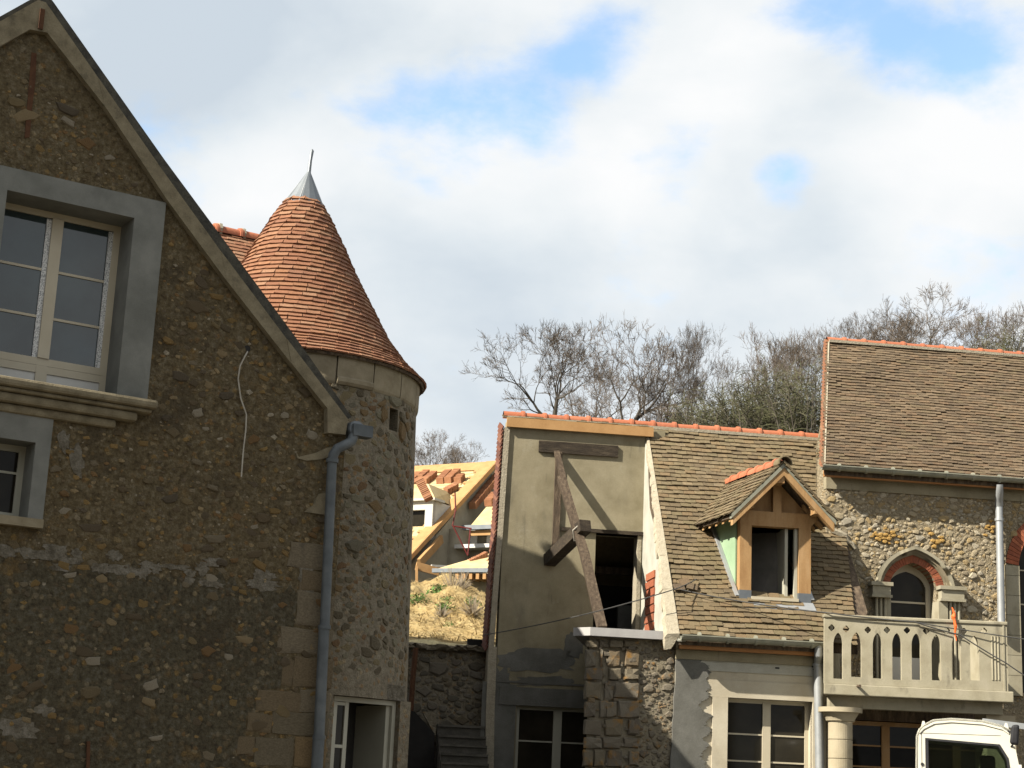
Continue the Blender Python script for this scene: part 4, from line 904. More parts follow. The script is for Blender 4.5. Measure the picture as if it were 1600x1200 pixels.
# --- main roof: deck and tiles
wD0 = H.aw(rp(1165, 941))[1]                                          # plane of the dormer front
dPL, dPR = h(1156, 880, wD0)[0], h(1267, 880, wD0)[0]
def in_dormer(c):
    a, w, z = H.aw(c); return dPL + .03 - (w - wD0) * .15 < a < dPR - .03 - (w - wD0) * .1 and w > wD0 - .01 and w < wD0 + 1.15
eL, eR = HP(aCut1, -.22, zEav), HP(aEnd2, -.22, zEav)
kL, kR = HP(aCut0, wR - .02, zRid - .02), HP(aEnd0, wR - .02, zRid - .02)
def skew(i, n, A, B):
    w = H.aw(A)[1]
    if w < wS: f = (w + .22) / (wS + .22); aB = aEnd2 + (aEnd1 - aEnd2) * f
    else: aB = aEnd0 + .02
    return A, HP(aB, w, zEav + (w + .22) * TANR)
deck = MB()
def dk(a, w): return HP(a, w, zEav + (w + .22) * TANR - .035)
deck.hexa([q - ZV * .12 for q in (dk(aCut1 - .02, -.20), dk(aEnd2, -.20), dk(aEnd1, wD0), dk(aCut1 + (aCut0 - aCut1) * (wD0 + .22) / (wR + .22), wD0))], [dk(aCut1 - .02, -.20), dk(aEnd2, -.20), dk(aEnd1, wD0), dk(aCut1 + (aCut0 - aCut1) * (wD0 + .22) / (wR + .22), wD0)])
aD = aCut1 + (aCut0 - aCut1) * (wD0 + .22) / (wR + .22); wD1 = min(wR - .1, wD0 + 1.3)
deck.hexa([dk(aD, wD0) - ZV * .1, dk(dPL - .03, wD0) - ZV * .1, dk(dPL - .03, wD1) - ZV * .1, dk(aD - .1, wD1) - ZV * .1], [dk(aD, wD0), dk(dPL - .03, wD0), dk(dPL - .03, wD1), dk(aD - .1, wD1)])
deck.hexa([dk(dPR + .03, wD0) - ZV * .1, dk(aEnd1, wD0) - ZV * .1, dk(aEnd1, wD1) - ZV * .1, dk(dPR + .03, wD1) - ZV * .1], [dk(dPR + .03, wD0), dk(aEnd1, wD0), dk(aEnd1, wD1), dk(dPR + .03, wD1)])
deck.hexa([dk(aD - .1, wD1) - ZV * .1, dk(aEnd1, wD1) - ZV * .1, dk(aEnd1, wR) - ZV * .1, dk(aCut0, wR) - ZV * .1], [dk(aD - .1, wD1), dk(aEnd1, wD1), dk(aEnd1, wR), dk(aCut0, wR)])
deck.build('roof_deck', M['old_wood'], low)
roof_tiles(low, M['old_tile'], eL, eR, kL, kR, .093, .165, .26, .0175, skip=lambda c: in_dormer(c) or (aCut1 - .02 < H.aw(c)[0] < aCut1 + .30 and 1063 < pix(c)[0] < 1083 and 914 < pix(c)[1] < 920), seed=2, skewed=skew, wav=.019)
b = MB(); b.prism([HP(pL + .02, wR, zRid - .1), HP(pL + .55, wR + 2.6, zRid - 2.8), HP(pL + .55, wR + 2.6, zRid - 3), HP(pL + .02, wR, zRid - .3)], H.u * (aEnd0 - pL - .5)); b.build('rear_roof', M['old_tile'], low)
# broken tiles lying loose by the cable hook
for x, y, r in ((1072, 917, .3), (1080, 924, -.2), (1062, 925, .15)):
    p = rp(x, y) + RN * .03; up = (HP(0, 1, TANR) - HP(0, 0, 0)).normalized(); ux = (H.u * math.cos(r) + up * math.sin(r)); uy = RN.cross(ux)
    o = piece('broken_tile', proto_meshes('broken_tile', [TIL[2]], M['brown_tile'])[0], low, mat4(ux * .16, uy * .12, RN * .02, p))
# mortar fillet where the roof meets the upper wall
b = MB(); aa = H.aw(rp(1291, 800))[0]; pts = []
ptsf = [(1289, 806), (1293, 820), (1302, 830), (1312, 834), (1320, 838), (1324, 846), (1332, 851), (1336, 858)]
b.tube([H.at(x, y, wS - .012) for x, y in ptsf], [.035, .045, .05, .055, .055, .045, .04, .03], 6); b.build('mortar_fillet', M['lime'], low)
# --- front wall: smooth beige part, window, stained patch, pale band
fL, fR = h(1054, 1100)[0], h(1291, 1100)[0]
oL, oR = h(1136, 1140)[0], h(1269, 1140)[0]; oT = h(1200, 1093)[1]
b = MB(); b.panel(H, [(fL, -.2), (fR, -.2), (fR, zEav - .02), (fL, zEav - .02)], [[(oL, .4), (oR, .4), (oR, oT), (oL, oT)]], 0, .35); b.build('front_wall', M['facade'], low)
b = MB(); b.box(H, oL - .30, fR - .001, oT, oT + .235, -.022, .1); b.build('lintel', M['facade'], low)
b = MB(); b.box(H, h(1112, 1150)[0], oL, -.1, oT - .002, -.03, .1); b.build('pilaster', M['facade'], low)
b = MB(); b.box(H, oR, h(1277, 1140)[0], -.1, oT - .002, -.03, .1); b.build('pilaster', M['facade'], low)
zb0, zb1 = h(1180, 1052)[1], h(1180, 1020)[1]
b = MB(); b.box(H, h(1092, 1035)[0], h(1276, 1035)[0], zb0, zb1, -.016, .1); b.build('band', M['band'], low)
for x, y in ((1116, 1023.5), (1269, 1033.5), (1269, 1041.5), (1271, 1046)):
    c = h(x, y); b = MB(); b.tube([HP(c[0], -.03, c[1]), HP(c[0], .02, c[1])], .014, 8); b.build('fixing_hole', M['black'], low)
b = MB(); c = h(1214, 1044); b.box(H, c[0] - .03, c[0] + .03, c[1] - .012, c[1] + .012, -.019, .02); b.build('fixing_hole', M['black'], low)
win = window(low, H, oL, oR, .42, oT, .17, .055, .115, True, (h(1200, 1191, .17)[1], h(1200, 1149, .17)[1]), M['pvc'], M['glass_dark'], .06)
pp = [(75, 350), (150, 340), (215, 385), (250, 430), (300, 462), (322, 520), (300, 560), (318, 610), (302, 650), (312, 690), (262, 720), (230, 752), (262, 790), (332, 820), (300, 862), (280, 900), (335, 930), (296, 960), (262, 985), (306, 1040), (268, 1080), (250, 1120), (300, 1190), (262, 1260), (285, 1330), (30, 1330), (40, 1000), (58, 700)]
rr_ = random.Random(12); fine_ = []
for k in range(len(pp)):
    (xa, ya), (xb, yb) = pp[k], pp[(k + 1) % len(pp)]
    for t in range(6):
        f = t / 6; amp = 13 if xa > 140 and xb > 140 else 4
        fine_.append((xa + (xb - xa) * f + rr_.uniform(-amp, amp) * 1.3, ya + (yb - ya) * f + rr_.uniform(-amp, amp) * .5))
pp = fine_
smear([(x / 4.617 + 1040, y / 4.617 + 940) for x, y in pp], H, -.034, M['plaster_grey'], 'render_patch', low, .05)
# gutter, fascia, downpipe
gw = -.30
b = MB(); b.box(H, aCut1 + .02, h(1276, 1010, -.17)[0], zEav - .18, zEav - .075, -.17, -.11); b.build('fascia', M['fascia'], low)
b = MB(); b.box(H, aCut1, fR - .03, zEav - .31, zEav - .181, -.05, .3); b.build('wall_plate', M['plaster'], low)
def gutter(parent, a0, a1, w, z, r=.075, seams=.55):
    b = MB(); sg = 8; vs = []
    ring = [(r * math.cos(math.pi + math.pi * k / sg), r * math.sin(math.pi + math.pi * k / sg)) for k in range(sg + 1)]
    ring = [(-r - .012, .012), (-r - .012, -.004)] + ring + [(x * .9, y * .9) for x, y in reversed(ring)]
    for a in (a0, a1): vs += [HP(a, w + x, z + y) for x, y in ring]
    m_ = len(ring); b.mesh(vs, [(k, (k + 1) % m_, m_ + (k + 1) % m_, m_ + k) for k in range(m_)] + [tuple(range(m_)), tuple(m_ + k for k in range(m_))])
    o = b.build('gutter', M['gutter'], parent)
    a = a0 + seams * .6
    while a < a1:
        b = MB(); b.tube([HP(a, w, z - .012), HP(a + .035, w, z - .012)], r + .002, 12); b.build('gutter_hook', M['gutter'], o); a += seams
    return o
gutter(low, aCut1 + .01, h(1288, 1008, gw)[0], gw, zEav - .01, .068, .40)
b = MB(); b.tube([H.at(1279, 1008, gw), H.at(1279, 1022, gw + .02), H.at(1278.5, 1034, -.12), H.at(1278.5, 1044, -.10)], .058, 12); b.build('pipe_elbow', M['pipe'], low, True)
b = MB(); b.tube([H.at(1278, 1040, -.10), H.at(1282, 1260, -.10)], .062, 14); b.build('downpipe', M['pipe'], low, True)
b = MB(); b.tube([H.at(1278, 1037, -.10), H.at(1278, 1041, -.10)], .074, 14); b.build('pipe_collar', M['pipe'], low, True)
b = MB(); b.tube([H.at(1282, 1038, -.10), H.at(1289, 1039, -.10)], .012, 6); b.build('pipe_bracket', M['pipe'], low)
# --- stone pier under the terrace slab
piL, piC, piR = h(916, 1100)[0], h(999, 1100)[0], h(1053, 1100)[0]; zSl = h(980, 997, -.05)[1]
b = MB(); b.hexa([HP(piL + .02, .02, -.2), HP(piR, .02, -.2), HP(piR, wP - .002, -.2), HP(piL + .55, wP - .002, -.2)], [HP(piL + .02, .02, zSl - .002), HP(piR, .02, zSl - .002), HP(piR, wP - .002, zSl - .002), HP(piL + .55, wP - .002, zSl - .002)]); b.build('pier', M['block_mortar'], low)
BM = proto_meshes('block', BLK, M['block'])
rowy = [1000, 1013, 1043, 1064, 1094, 1123, 1151, 1171, 1200, 1232]
jt = random.Random(4)
splits = []
for r in range(9):
    xs_ = [915 - r * .7]
    while xs_[-1] < 970: xs_.append(xs_[-1] + jt.uniform(15, 34))
    splits.append(xs_[:-1] + ([xs_[-1]] if xs_[-1] < 984 else []) + [999])
rn = random.Random(17)
for r in range(9):
    for k in range(len(splits[r]) - 1):
        x0, x1 = splits[r][k] + (jt.uniform(-6, 6) if k else 0), splits[r][k + 1] - (jt.uniform(0, 7) if k < len(splits[r]) - 2 else 0); c0, c1 = h(x0, rowy[r]), h(x1, rowy[r + 1])
        z0_, z1_ = h((x0 + x1) / 2, rowy[r + 1])[1], h((x0 + x1) / 2, rowy[r])[1]
        a0, a1 = h(x0, (rowy[r] + rowy[r + 1]) / 2)[0], h(x1, (rowy[r] + rowy[r + 1]) / 2)[0]
        piece('block', BM[rn.randrange(10)], low, mat4(H.u * (a1 - a0 - .012) / 2, ZV * (z1_ - z0_ - .014) / 2 * rn.uniform(.82, 1.04), H.n * .05, HP((a0 + a1) / 2, .022 + rn.uniform(-.012, .012), (z0_ + z1_) / 2)))
for a, z, w, q_ in dart([(piL + .01, .3), (piC, .3), (piC, zSl - .03), (piL + .01, zSl - .03)], [], [(.03, 30), (.02, 70), (.012, 120)], rn, 1.8, 10): piece('stone', BM[rn.randrange(10)], low, mat4(H.u * w, ZV * q_, H.n * q_ * .7, HP(a, -.004, z)))
stt = dart([(piC + .02, .3), (piR, .3), (piR, zSl - .03), (piC + .02, zSl - .03)], [], [(.05, 26), (.034, 50), (.022, 90), (.013, 160)], rn, 1.7, 20)
it = [(w * q, mat4(H.u * w, ZV * q, H.n * q * .6, HP(a, .02, z))) for a, z, w, q in stt]
scatter_pieces('stone', it, PEB, M['block'], low, 120)
b = MB(); zs0 = h(980, 996, -.12)[1]; zs1 = h(980, 983, -.12)[1]
a0, a1 = h(902, 990, -.12)[0], h(1054, 990, -.12)[0]
b.hexa([HP(a0 - .02, .10, zs0), HP(a0 + .18, -.12, zs0), HP(a1, -.12, zs0), HP(a1, wP - .02, zs0)], [HP(a0 - .02, .10, zs1), HP(a0 + .18, -.12, zs1), HP(a1, -.12, zs1), HP(a1, wP - .02, zs1)])
b.hexa([HP(a0 - .01, .101, zs0 + .002), HP(a1 - .01, .101, zs0 + .002), HP(a1 - .01, wP - .01, zs0 + .002), HP(a0 + .62, wP - .01, zs0 + .002)], [HP(a0 - .01, .101, zs1 - .004), HP(a1 - .01, .101, zs1 - .004), HP(a1 - .01, wP - .01, zs1 - .004), HP(a0 + .62, wP - .01, zs1 - .004)])
b.build('terrace_slab', M['slab'], low)
zFl2 = zs1
# --- the dormer (its axis stands a little askew to the facade)
SK = -.17
DN = -H.n + H.u * SK
def HD(a, w, z): return HP(a + SK * (w - wD0), w, z)
dm = lambda x, y, w=0: H.px(x, y, wD0 + w)
pW = .16
zSi = dm(1165, 936)[1]; zPT = dm(1210, 811)[1]
l0, l1 = dm(1156, 880)[0], dm(1174, 880)[0]; r0_, r1_ = dm(1248, 880)[0], dm(1267, 880)[0]
zBT = dm(1210, 800)[1]; zBB = dm(1210, 823)[1]
wE = -.30                                                             # barge plane, in front of the frame
apx = H.px(1217, 724, wD0 + wE); lE = H.px(1142, 801, wD0 + wE); rE = H.px(1296, 807, wD0 + wE)
slope = (apx[1] - (lE[1] + rE[1]) / 2) / ((rE[0] - lE[0]) / 2)
hw = (rE[0] - lE[0]) / 2; apx = ((lE[0] + rE[0]) / 2, apx[1]); zEvD = apx[1] - hw * slope
dorm = MB(); dorm.box(H, l0 + .05, l0 + .12, zSi, zEvD + .1, wD0 + pW, wD0 + 1.55); dorm.box(H, r1_ - .12, r1_ - .05, zSi, zEvD + .1, wD0 + pW, wD0 + 1.55)
dorm = dorm.build('dormer', M['green'], low); dorm['label'] = 'new timber dormer with tiled gable roof'
D = lambda nm, bb, mt, **k: bb.build(nm, M[mt], dorm, **k)
D('post', MB().box(H, l0, l1, zSi + .13, zBB, wD0, wD0 + pW), 'new_wood'); D('post', MB().box(H, r0_, r1_, zSi + .13, zBB, wD0, wD0 + pW), 'new_wood')
D('post_foot', MB().box(H, l0 - .004, l1 + .004, zSi - .04, zSi + .129, wD0 - .004, wD0 + pW), 'zinc'); D('post_foot', MB().box(H, r0_ - .004, r1_ + .004, zSi - .04, zSi + .129, wD0 - .004, wD0 + pW), 'zinc')
D('lintel_beam', MB().box(H, l0 - .003, r1_ + .003, zBB, zBT, wD0 - .004, wD0 + pW), 'new_wood')
ka, kb = dm(1208, 780)[0], dm(1221, 780)[0]
D('king_post', MB().box(H, ka, kb, zBT, apx[1] - .24, wD0 - .002, wD0 + .09), 'new_wood')
g_ = MB(); g_.prism([HD(l0, wD0 + .10, zBT), HD(r1_, wD0 + .10, zBT), HD((l0 + r1_) / 2, wD0 + .10, apx[1] - .12)], DN * .03)
D('gable_board', g_, 'plank' if False else 'new_wood')
def plate(a, z, s_=.12, w0=wE + .03, w1=1.4): D('purlin', MB().box(H, a - s_ / 2, a + s_ / 2, z - s_, z, wD0 + w0, wD0 + w1), 'new_wood')
cmid = apx[0]
plate(cmid, apx[1] - .15, .13, wE + .02, .4); plate(l0 + .08, zEvD + .18 * 1, .10, wE + .06, 1.4); plate(r1_ - .02 + .04, zEvD + .16, .11, wE + .02, 1.4)
D('bracket', MB().box(H, l0 + .01, l1 - .02, zBT - .01, zBT + .0, wD0 - .01, wD0), 'new_wood')
D('corbel', MB().prism([HD(r1_ + .002, wD0 + .0, zBT - .18), HD(r1_ + .15, wD0, zBT - .02), HD(r1_ + .002, wD0, zBT - .02)], DN * .12), 'new_wood')
for sgn in (-1, 1):
    ex, ez = cmid + sgn * (hw + .0), zEvD
    Pt = lambda f, dz, w: HD(cmid + (ex - cmid) * f, wD0 + w, apx[1] + (ez - apx[1]) * f + dz)
    D('barge_rafter', MB().prism([Pt(0, -.055, wE), Pt(1.03, -.055, wE), Pt(1.03, -.17, wE), Pt(0, -.17, wE)], DN * .07), 'new_wood')
    D('verge_band', MB().prism([Pt(0, .012, wE - .012), Pt(1.06, .012, wE - .012), Pt(1.06, -.054, wE - .012), Pt(0, -.054, wE - .012)], DN * .07), 'gutter')
    D('roof_board', MB().prism([Pt(0, -.01, wE + .06), Pt(1.05, -.01, wE + .06), Pt(1.05, -.05, wE + .06), Pt(0, -.05, wE + .06)], DN * 2.2), 'old_wood')
    for k in range(7):
        w = wE + .10 + .235 * k
        D('rafter_tail', MB().prism([Pt(.62, -.051, w), Pt(1.015, -.051, w), Pt(1.015, -.12, w), Pt(.62, -.13, w)], DN * .06), 'new_wood')
    A0, A1 = Pt(1.10, .02, wE - .02), Pt(1.10, .02, 2.0); B0, B1 = Pt(0, .02, wE - .02), Pt(0, .02, 2.0)
    if sgn < 0: roof_tiles(dorm, M['old_tile'], A1, A0, B1, B0, .092, .165, .24, .019, seed=22, limit=120, skip=lambda c: H.aw(c)[2] < zEav + (H.aw(c)[1] + .22) * TANR - .02)
    else: roof_tiles(dorm, M['old_tile'], A0, A1, B0, B1, .092, .165, .24, .019, seed=23, limit=60, skip=lambda c: H.aw(c)[2] < zEav + (H.aw(c)[1] + .22) * TANR - .02)
wEnd = (apx[1] - zEav) / TANR - .22
ridge_run(dorm, HD(cmid, wEnd + .05, apx[1] + .045), HD(cmid, wD0 + wE + .17, apx[1] + .045), .085, .30, .035, 8)
ridge_run(dorm, HD(cmid, wD0 + wE + .165, apx[1] + .04), HD(cmid, wD0 + wE - .05, apx[1] + .035), .092, .21, .03, 9, M['old_tile'])
for sx, a in ((-1, l0), (1, r1_)):
    wb = (zEvD + .05 - zEav) / TANR - .22
    c_ = MB(); a_ = a - (.0 if sx < 0 else .02); c_.prism([HD(a_, wD0 + pW, zEav + (wD0 + pW + .22) * TANR - .1), HD(a_, wD0 + pW, zEvD + .06), HD(a_, wb, zEvD + .06), ], H.u * .02); D('cheek', c_, 'green')
    f_ = MB(); p_ = HD(a - .03 * (1 if sx < 0 else -1), wD0 + .02, zEav + (wD0 + .24) * TANR + .05); q_ = HD(a - .03 * (1 if sx < 0 else -1), wb - .02, zEav + (wb - .02 + .22) * TANR + .05)
    f_.beam(p_, q_, .05, .06); D('flashing', f_, 'pipe')
s_ = MB(); s_.box(H, l1 + .005, r0_ - .005, zSi - .0, zSi + .045, wD0 - .03, wD0 + .14); D('sill', s_, 'pvc')
zro = lambda w: zEav + (w + .22) * TANR
s_ = MB(); s_.hexa([HD(l0 + .04, wD0 - .11, zro(wD0 - .11) + .035), HD(r1_ + .03, wD0 - .11, zro(wD0 - .11) + .035), HD(r1_ + .03, wD0 - .005, zSi - .08), HD(l0 + .02, wD0 - .005, zSi - .08)], [HD(l0 + .04, wD0 - .115, zro(wD0 - .11) + .065), HD(r1_ + .03, wD0 - .115, zro(wD0 - .11) + .065), HD(r1_ + .03, wD0 - .005, zSi - .003), HD(l0 + .02, wD0 - .005, zSi - .003)]); D('apron', s_, 'pipe')
c_ = MB(); ci = dm(1226, 880, .1)[0]; c_.box(H, ci, ci + .045, zSi + .046, zBB - .004, wD0 + .10, wD0 + .62); c_.box(H, r0_ - .05, r0_ - .005, zSi + .046, zBB - .004, wD0 + .05, wD0 + .12); D('casement', c_, 'joinery_grey')
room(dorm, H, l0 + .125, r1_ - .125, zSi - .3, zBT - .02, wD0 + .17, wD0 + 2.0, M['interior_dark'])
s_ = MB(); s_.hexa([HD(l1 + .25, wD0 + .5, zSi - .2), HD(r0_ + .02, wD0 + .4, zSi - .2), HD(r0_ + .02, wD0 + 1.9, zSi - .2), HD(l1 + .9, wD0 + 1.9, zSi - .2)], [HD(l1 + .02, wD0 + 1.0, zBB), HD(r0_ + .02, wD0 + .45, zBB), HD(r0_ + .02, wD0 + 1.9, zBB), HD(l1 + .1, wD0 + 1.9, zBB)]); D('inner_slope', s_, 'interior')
# --- loose timbers in the recess
tp = [H.at(870.5, 706, wP - .10), H.at(882, 751, wP - .55), H.at(907, 838, wP - 1.15), H.at(921, 895, wP - 1.62), H.at(940, 979, 0)]
top = H.at(871, 712, wP - .08); ft = H.at(941, 981, .12); ft.z = zFl2 + .01
ln = lambda t: top.lerp(ft, t)
prop = thing('timber_prop', 'long split brown timber leaning from terrace slab up to wall beam', 'timber', ft)
b = MB(); b.beam(ln(-.02), ln(.24), .085, .08, up=H.n); b.build('upper_length', M['worn_wood'], prop)
b = MB(); p0, p1, p2 = ln(.14) - H.u * .03, ln(.6) + H.u * .025, ln(1)
b.beam(p0, p1, .125, .10, up=H.n); b.build('post', M['worn_wood'], prop)
b = MB(); b.beam(p1 + (p0 - p1).normalized() * .03, p2, .13, .105, up=H.n); b.build('post', M['worn_wood'], prop)
e1 = ln(.47) - H.n * .13 + H.u * .02 ; jb0 = H.at(858, 876, wP - .02)
jd = (e1 - jb0).normalized()
b = MB(); b.beam(jb0, e1 + jd * .30, .18, .18); tag(b.build('stub_beam', M['old_beam'], None), 'dark short beam jutting from the recess wall behind leaning timber', 'beam')
b = MB(); q = ln(.47); b.tube([q + H.u * .09 + H.n * .06 + ZV * .05, q + H.n * .09 + ZV * .09, q - H.u * .07 + H.n * .03 + ZV * .02, q - H.u * .03 - H.n * .06 - ZV * .12, q + H.u * .05 + ZV * -.10, q + H.u * .09 + H.n * .06 + ZV * .05], .012, 6); tag(b.build('rope', M['pale_wire'], None, True), 'rope lashing where the leaning timber crosses the stub beam', 'rope')

# ================================================================== the upper house on the right
rn = random.Random(41)
S = lambda x, y, w=0: H.px(x, y, wS + w)
upper = thing('stone_house', 'taller rubble stone house with pointed arch window and pierced stone balcony', 'house', HP(S(1420, 900)[0], wS + 2, 0))
wG = wS - .22
zU = H.px(1440, 741, wG)[1]
U0 = HP(0, wG, zU); 
up_ = lambda x, y: hit(x, y, U0, RN)
uRw = H.aw(up_(1450, 543))[1]; uRz = H.aw(up_(1450, 543))[2]
uA0 = H.aw(up_(1287, 733))[0]; uA1 = H.px(1293, 530, uRw)[0]; uE = S(1600, 800)[0] + 2.2
b = MB(); f_ = lambda a, w, d: HP(a, w, zU + (w - wG) * TANR - d)
b.hexa([f_(uA0 + .02, wG + .03, .14), f_(uE, wG + .03, .14), f_(uE, uRw, .14), f_(uA1 + .02, uRw, .14)], [f_(uA0 + .02, wG + .03, .035), f_(uE, wG + .03, .035), f_(uE, uRw, .035), f_(uA1 + .02, uRw, .035)]); b.build('roof_deck', M['old_wood'], upper)
roof_tiles(upper, M['brown_tile'], HP(uA0, wG, zU), HP(uE, wG, zU), HP(uA1, uRw - .02, uRz - .02), HP(uE, uRw - .02, uRz - .02), .070, .165, .22, .0145, seed=33, wav=.015)
ridge_run(upper, HP(uA1 - .02, uRw, uRz + .02), HP(uE, uRw, uRz + .02), .078, .345, .05, 44)
b = MB(); b.beam(HP(uA1, uRw - .05, uRz - .045), HP(uE, uRw - .05, uRz - .045), .13, .045); b.build('ridge_bedding', M['lime'], upper)
P0 = HP(uA0 - .03, wG, zU); q0 = HP(uA0 + .02, wG, zU); P1 = HP(uA1 - .03, uRw, uRz); q1 = HP(uA1 + .02, uRw, uRz)
roof_tiles(upper, M['cone_tile'], P0 - RN * .03, q0 - RN * .03, P1 - RN * .03, q1 - RN * .03, .085, .08, .16, .02, seed=9, name='verge_tile')
b = MB(); b.beam(q0 + RN * .012, q1 + RN * .012, .022, .03); b.build('verge_mortar', M['lime'], upper)
b = MB(); b.hexa([HP(uA1 + .03, uRw + .01, uRz - .3), HP(uE, uRw + .01, uRz - .3), HP(uE, uRw + 2.6, uRz - 3.4), HP(uA1 + .85, uRw + 2.6, uRz - 3.4)], [HP(uA1 + .03, uRw + .01, uRz - .1), HP(uE, uRw + .01, uRz - .1), HP(uE, uRw + 2.6, uRz - 3.2), HP(uA1 + .85, uRw + 2.6, uRz - 3.2)]); b.build('rear_roof', M['brown_tile'], upper)
wallA = S(1296, 800)[0]
b = MB(); b.prism([HP(uA0 + .10, wS + .46, -.2), HP(uA0 + .10, wS + .46, zU + .42), HP(uA1 + .10, uRw, uRz - .16), HP(uA1 + .10, uRw + .1, uRz - .4), HP(uA1 + .1, uRw + .1, -.2)], H.u * .35); b.build('gable_wall', M['rubble_mortar'], upper)
# gothic window geometry in the wall plane
gx = [(1362, 1020), (1362, 914), (1372, 897), (1388, 880), (1406, 867), (1428, 858), (1450, 867), (1470, 880), (1486, 897), (1497, 916), (1497, 1020)]
aG0, aG1 = S(1390, 930)[0], S(1463, 930)[0]; zSp = S(1427, 914)[1]; zApx = S(1427, 866)[1] - .13
cG = (aG0 + aG1) / 2
zFloor = H.px(1430, 1070, 0)[1]
def arch(a0, a1, zs_, za, n=7):                              # pointed arch outline, spring left to spring right
    c = (a0 + a1) / 2; hw_ = (a1 - a0) / 2; hgt = za - zs_; out = []
    for k in range(n + 1):
        t = k / n; ca, cz = a0 + hw_ * .14, zs_ + hgt * .74
        out.append(((1 - t) ** 2 * a0 + 2 * t * (1 - t) * ca + t * t * c, (1 - t) ** 2 * zs_ + 2 * t * (1 - t) * cz + t * t * za))
    return out + [(a0 + a1 - a, z) for a, z in reversed(out[:-1])]
hole = [(aG0, zFloor + .05)] + arch(aG0, aG1, zSp, zApx) + [(aG1, zFloor + .05)]
aH0, aH1 = S(1592, 930)[0], S(1592, 930)[0] + .8; zSp2 = S(1590, 884)[1]
hole2 = [(aH0, zFloor + .05)] + arch(aH0, aH1, zSp2, zSp2 + .62) + [(aH1, zFloor + .05)]
wallL = uA0 + .12; wallTop = zU + .25
b = MB(); b.panel(H, [(wallL, -.2), (uE - .1, -.2), (uE - .1, wallTop), (wallL, wallTop)], [hole, hole2], wS, wS + .45)
b.build('wall', M['rubble_mortar'], upper)
b = MB(); b.box(H, wallL - .01, uE - .1, zU - .28, zU - .10, wS - .03, wS + .1); b.build('eaves_course', M['plaster'], upper)
b = MB(); b.box(H, uA0 + .03, uE, zU - .125, zU - .03, wG + .04, wG + .09); b.build('fascia', M['fascia'], upper)
gutter(upper, uA0 - .04, uE, wG - .05, zU + .015, .062, .42)
# stones of the wall
SP = [(wallL, zFloor), (uE - .5, zFloor), (uE - .5, zU - .28), (wallL, zU - .28)]
hood = [(cG - .78, zFloor), (cG - .78, zSp + .02)] + arch(cG - .55, cG + .58, zSp, zApx + .2) + [(cG + .78, zSp + .02), (cG + .78, zFloor)]
hood2 = [(aH0 - .24, zFloor), (aH0 - .24, zSp2), (aH0 - .2, zSp2 + .3), (aH0 + .1, zSp2 + .65), (aH1, zSp2 + .8), (aH1 + .3, zSp2), (aH1 + .2, zFloor)]
st = dart(SP, [hood, hood2], [(.046, 70), (.036, 330), (.027, 560), (.019, 800), (.013, 700)], rn, 1.8, 12)
items = []
for a, z, w, q in st:
    r = rn.gauss(.0, .38); p = HP(a, wS + rn.uniform(-.006, .012), z); x, y = pix(p); vis = 1 if (in_view(p, 5) and y < 975) else .01
    items.append((w * q * vis, mat4((H.u * math.cos(r) + ZV * math.sin(r)) * w, (ZV * math.cos(r) - H.u * math.sin(r)) * q, H.n * q * rn.uniform(.3, .7), p)))
scatter_pieces('stone', items, PEB, M['rubble'], upper, 300)
OC = mat('lichen ochre stone', [(.38, .22, .06), (.46, .30, .10)], 30, 6, .9, .7, 60, fine=.3)
for x, y, n_ in ((1378, 840, 26), (1462, 842, 8), (1545, 826, 9), (1465, 850, 5)):
    me = proto_meshes('stone', PEB[:4], OC)
    for k in range(n_):
        px_, py_ = x + rn.gauss(0, 11 if n_ > 20 else 6), y + rn.gauss(0, 5); c = S(px_, py_); q = rn.uniform(.018, .032)
        piece('stone', me[k % 4], upper, mat4(H.u * q * 1.4, ZV * q, H.n * q * .9, HP(c[0], wS - .008, c[1])))
# the arched window
ar0, ar1 = arch(aG0, aG1, zSp, zApx, 8), arch(aG0 - .12, aG1 + .12, zSp, zApx + .115, 8)
for k in range(16):
    for s_ in (0, 1):
        f0, f1 = s_ / 2 + .03, (s_ + 1) / 2 - .03
        L = lambda A, f: (A[k][0] + (A[k + 1][0] - A[k][0]) * f, A[k][1] + (A[k + 1][1] - A[k][1]) * f)
        i0, i1, o0, o1 = L(ar0, f0), L(ar0, f1), L(ar1, f0), L(ar1, f1)
        j = rn.uniform(-.006, .006)
        MB().prism([HP(*q_) for q_ in ((i0[0], wS - .02 + j, i0[1]), (i1[0], wS - .02 + j, i1[1]), (o1[0], wS - .02 + j, o1[1]), (o0[0], wS - .02 + j, o0[1]))], -H.n * .36).build('brick', M['brick'], upper)
b = MB(); arB = arch(aG0 - .01, aG1 + .01, zSp, zApx + .008, 8)
for k in range(16): b.hexa([HP(ar1[k][0], wS - .004, ar1[k][1]), HP(ar1[k + 1][0], wS - .004, ar1[k + 1][1]), HP(ar1[k + 1][0], wS + .3, ar1[k + 1][1]), HP(ar1[k][0], wS + .3, ar1[k][1])], [HP(arB[k][0], wS - .004, arB[k][1]), HP(arB[k + 1][0], wS - .004, arB[k + 1][1]), HP(arB[k + 1][0], wS + .3, arB[k + 1][1]), HP(arB[k][0], wS + .3, arB[k][1])])
b.build('brick_joint', M['lime'], upper)
def ring(A, B, w0, w1, name, mt, parent=None):
    b = MB()
    for k in range(len(A) - 1): b.hexa([HP(A[k][0], w0, A[k][1]), HP(A[k + 1][0], w0, A[k + 1][1]), HP(A[k + 1][0], w1, A[k + 1][1]), HP(A[k][0], w1, A[k][1])], [HP(B[k][0], w0, B[k][1]), HP(B[k + 1][0], w0, B[k + 1][1]), HP(B[k + 1][0], w1, B[k + 1][1]), HP(B[k][0], w1, B[k][1])])
    return b.build(name, mt, parent or upper, True)
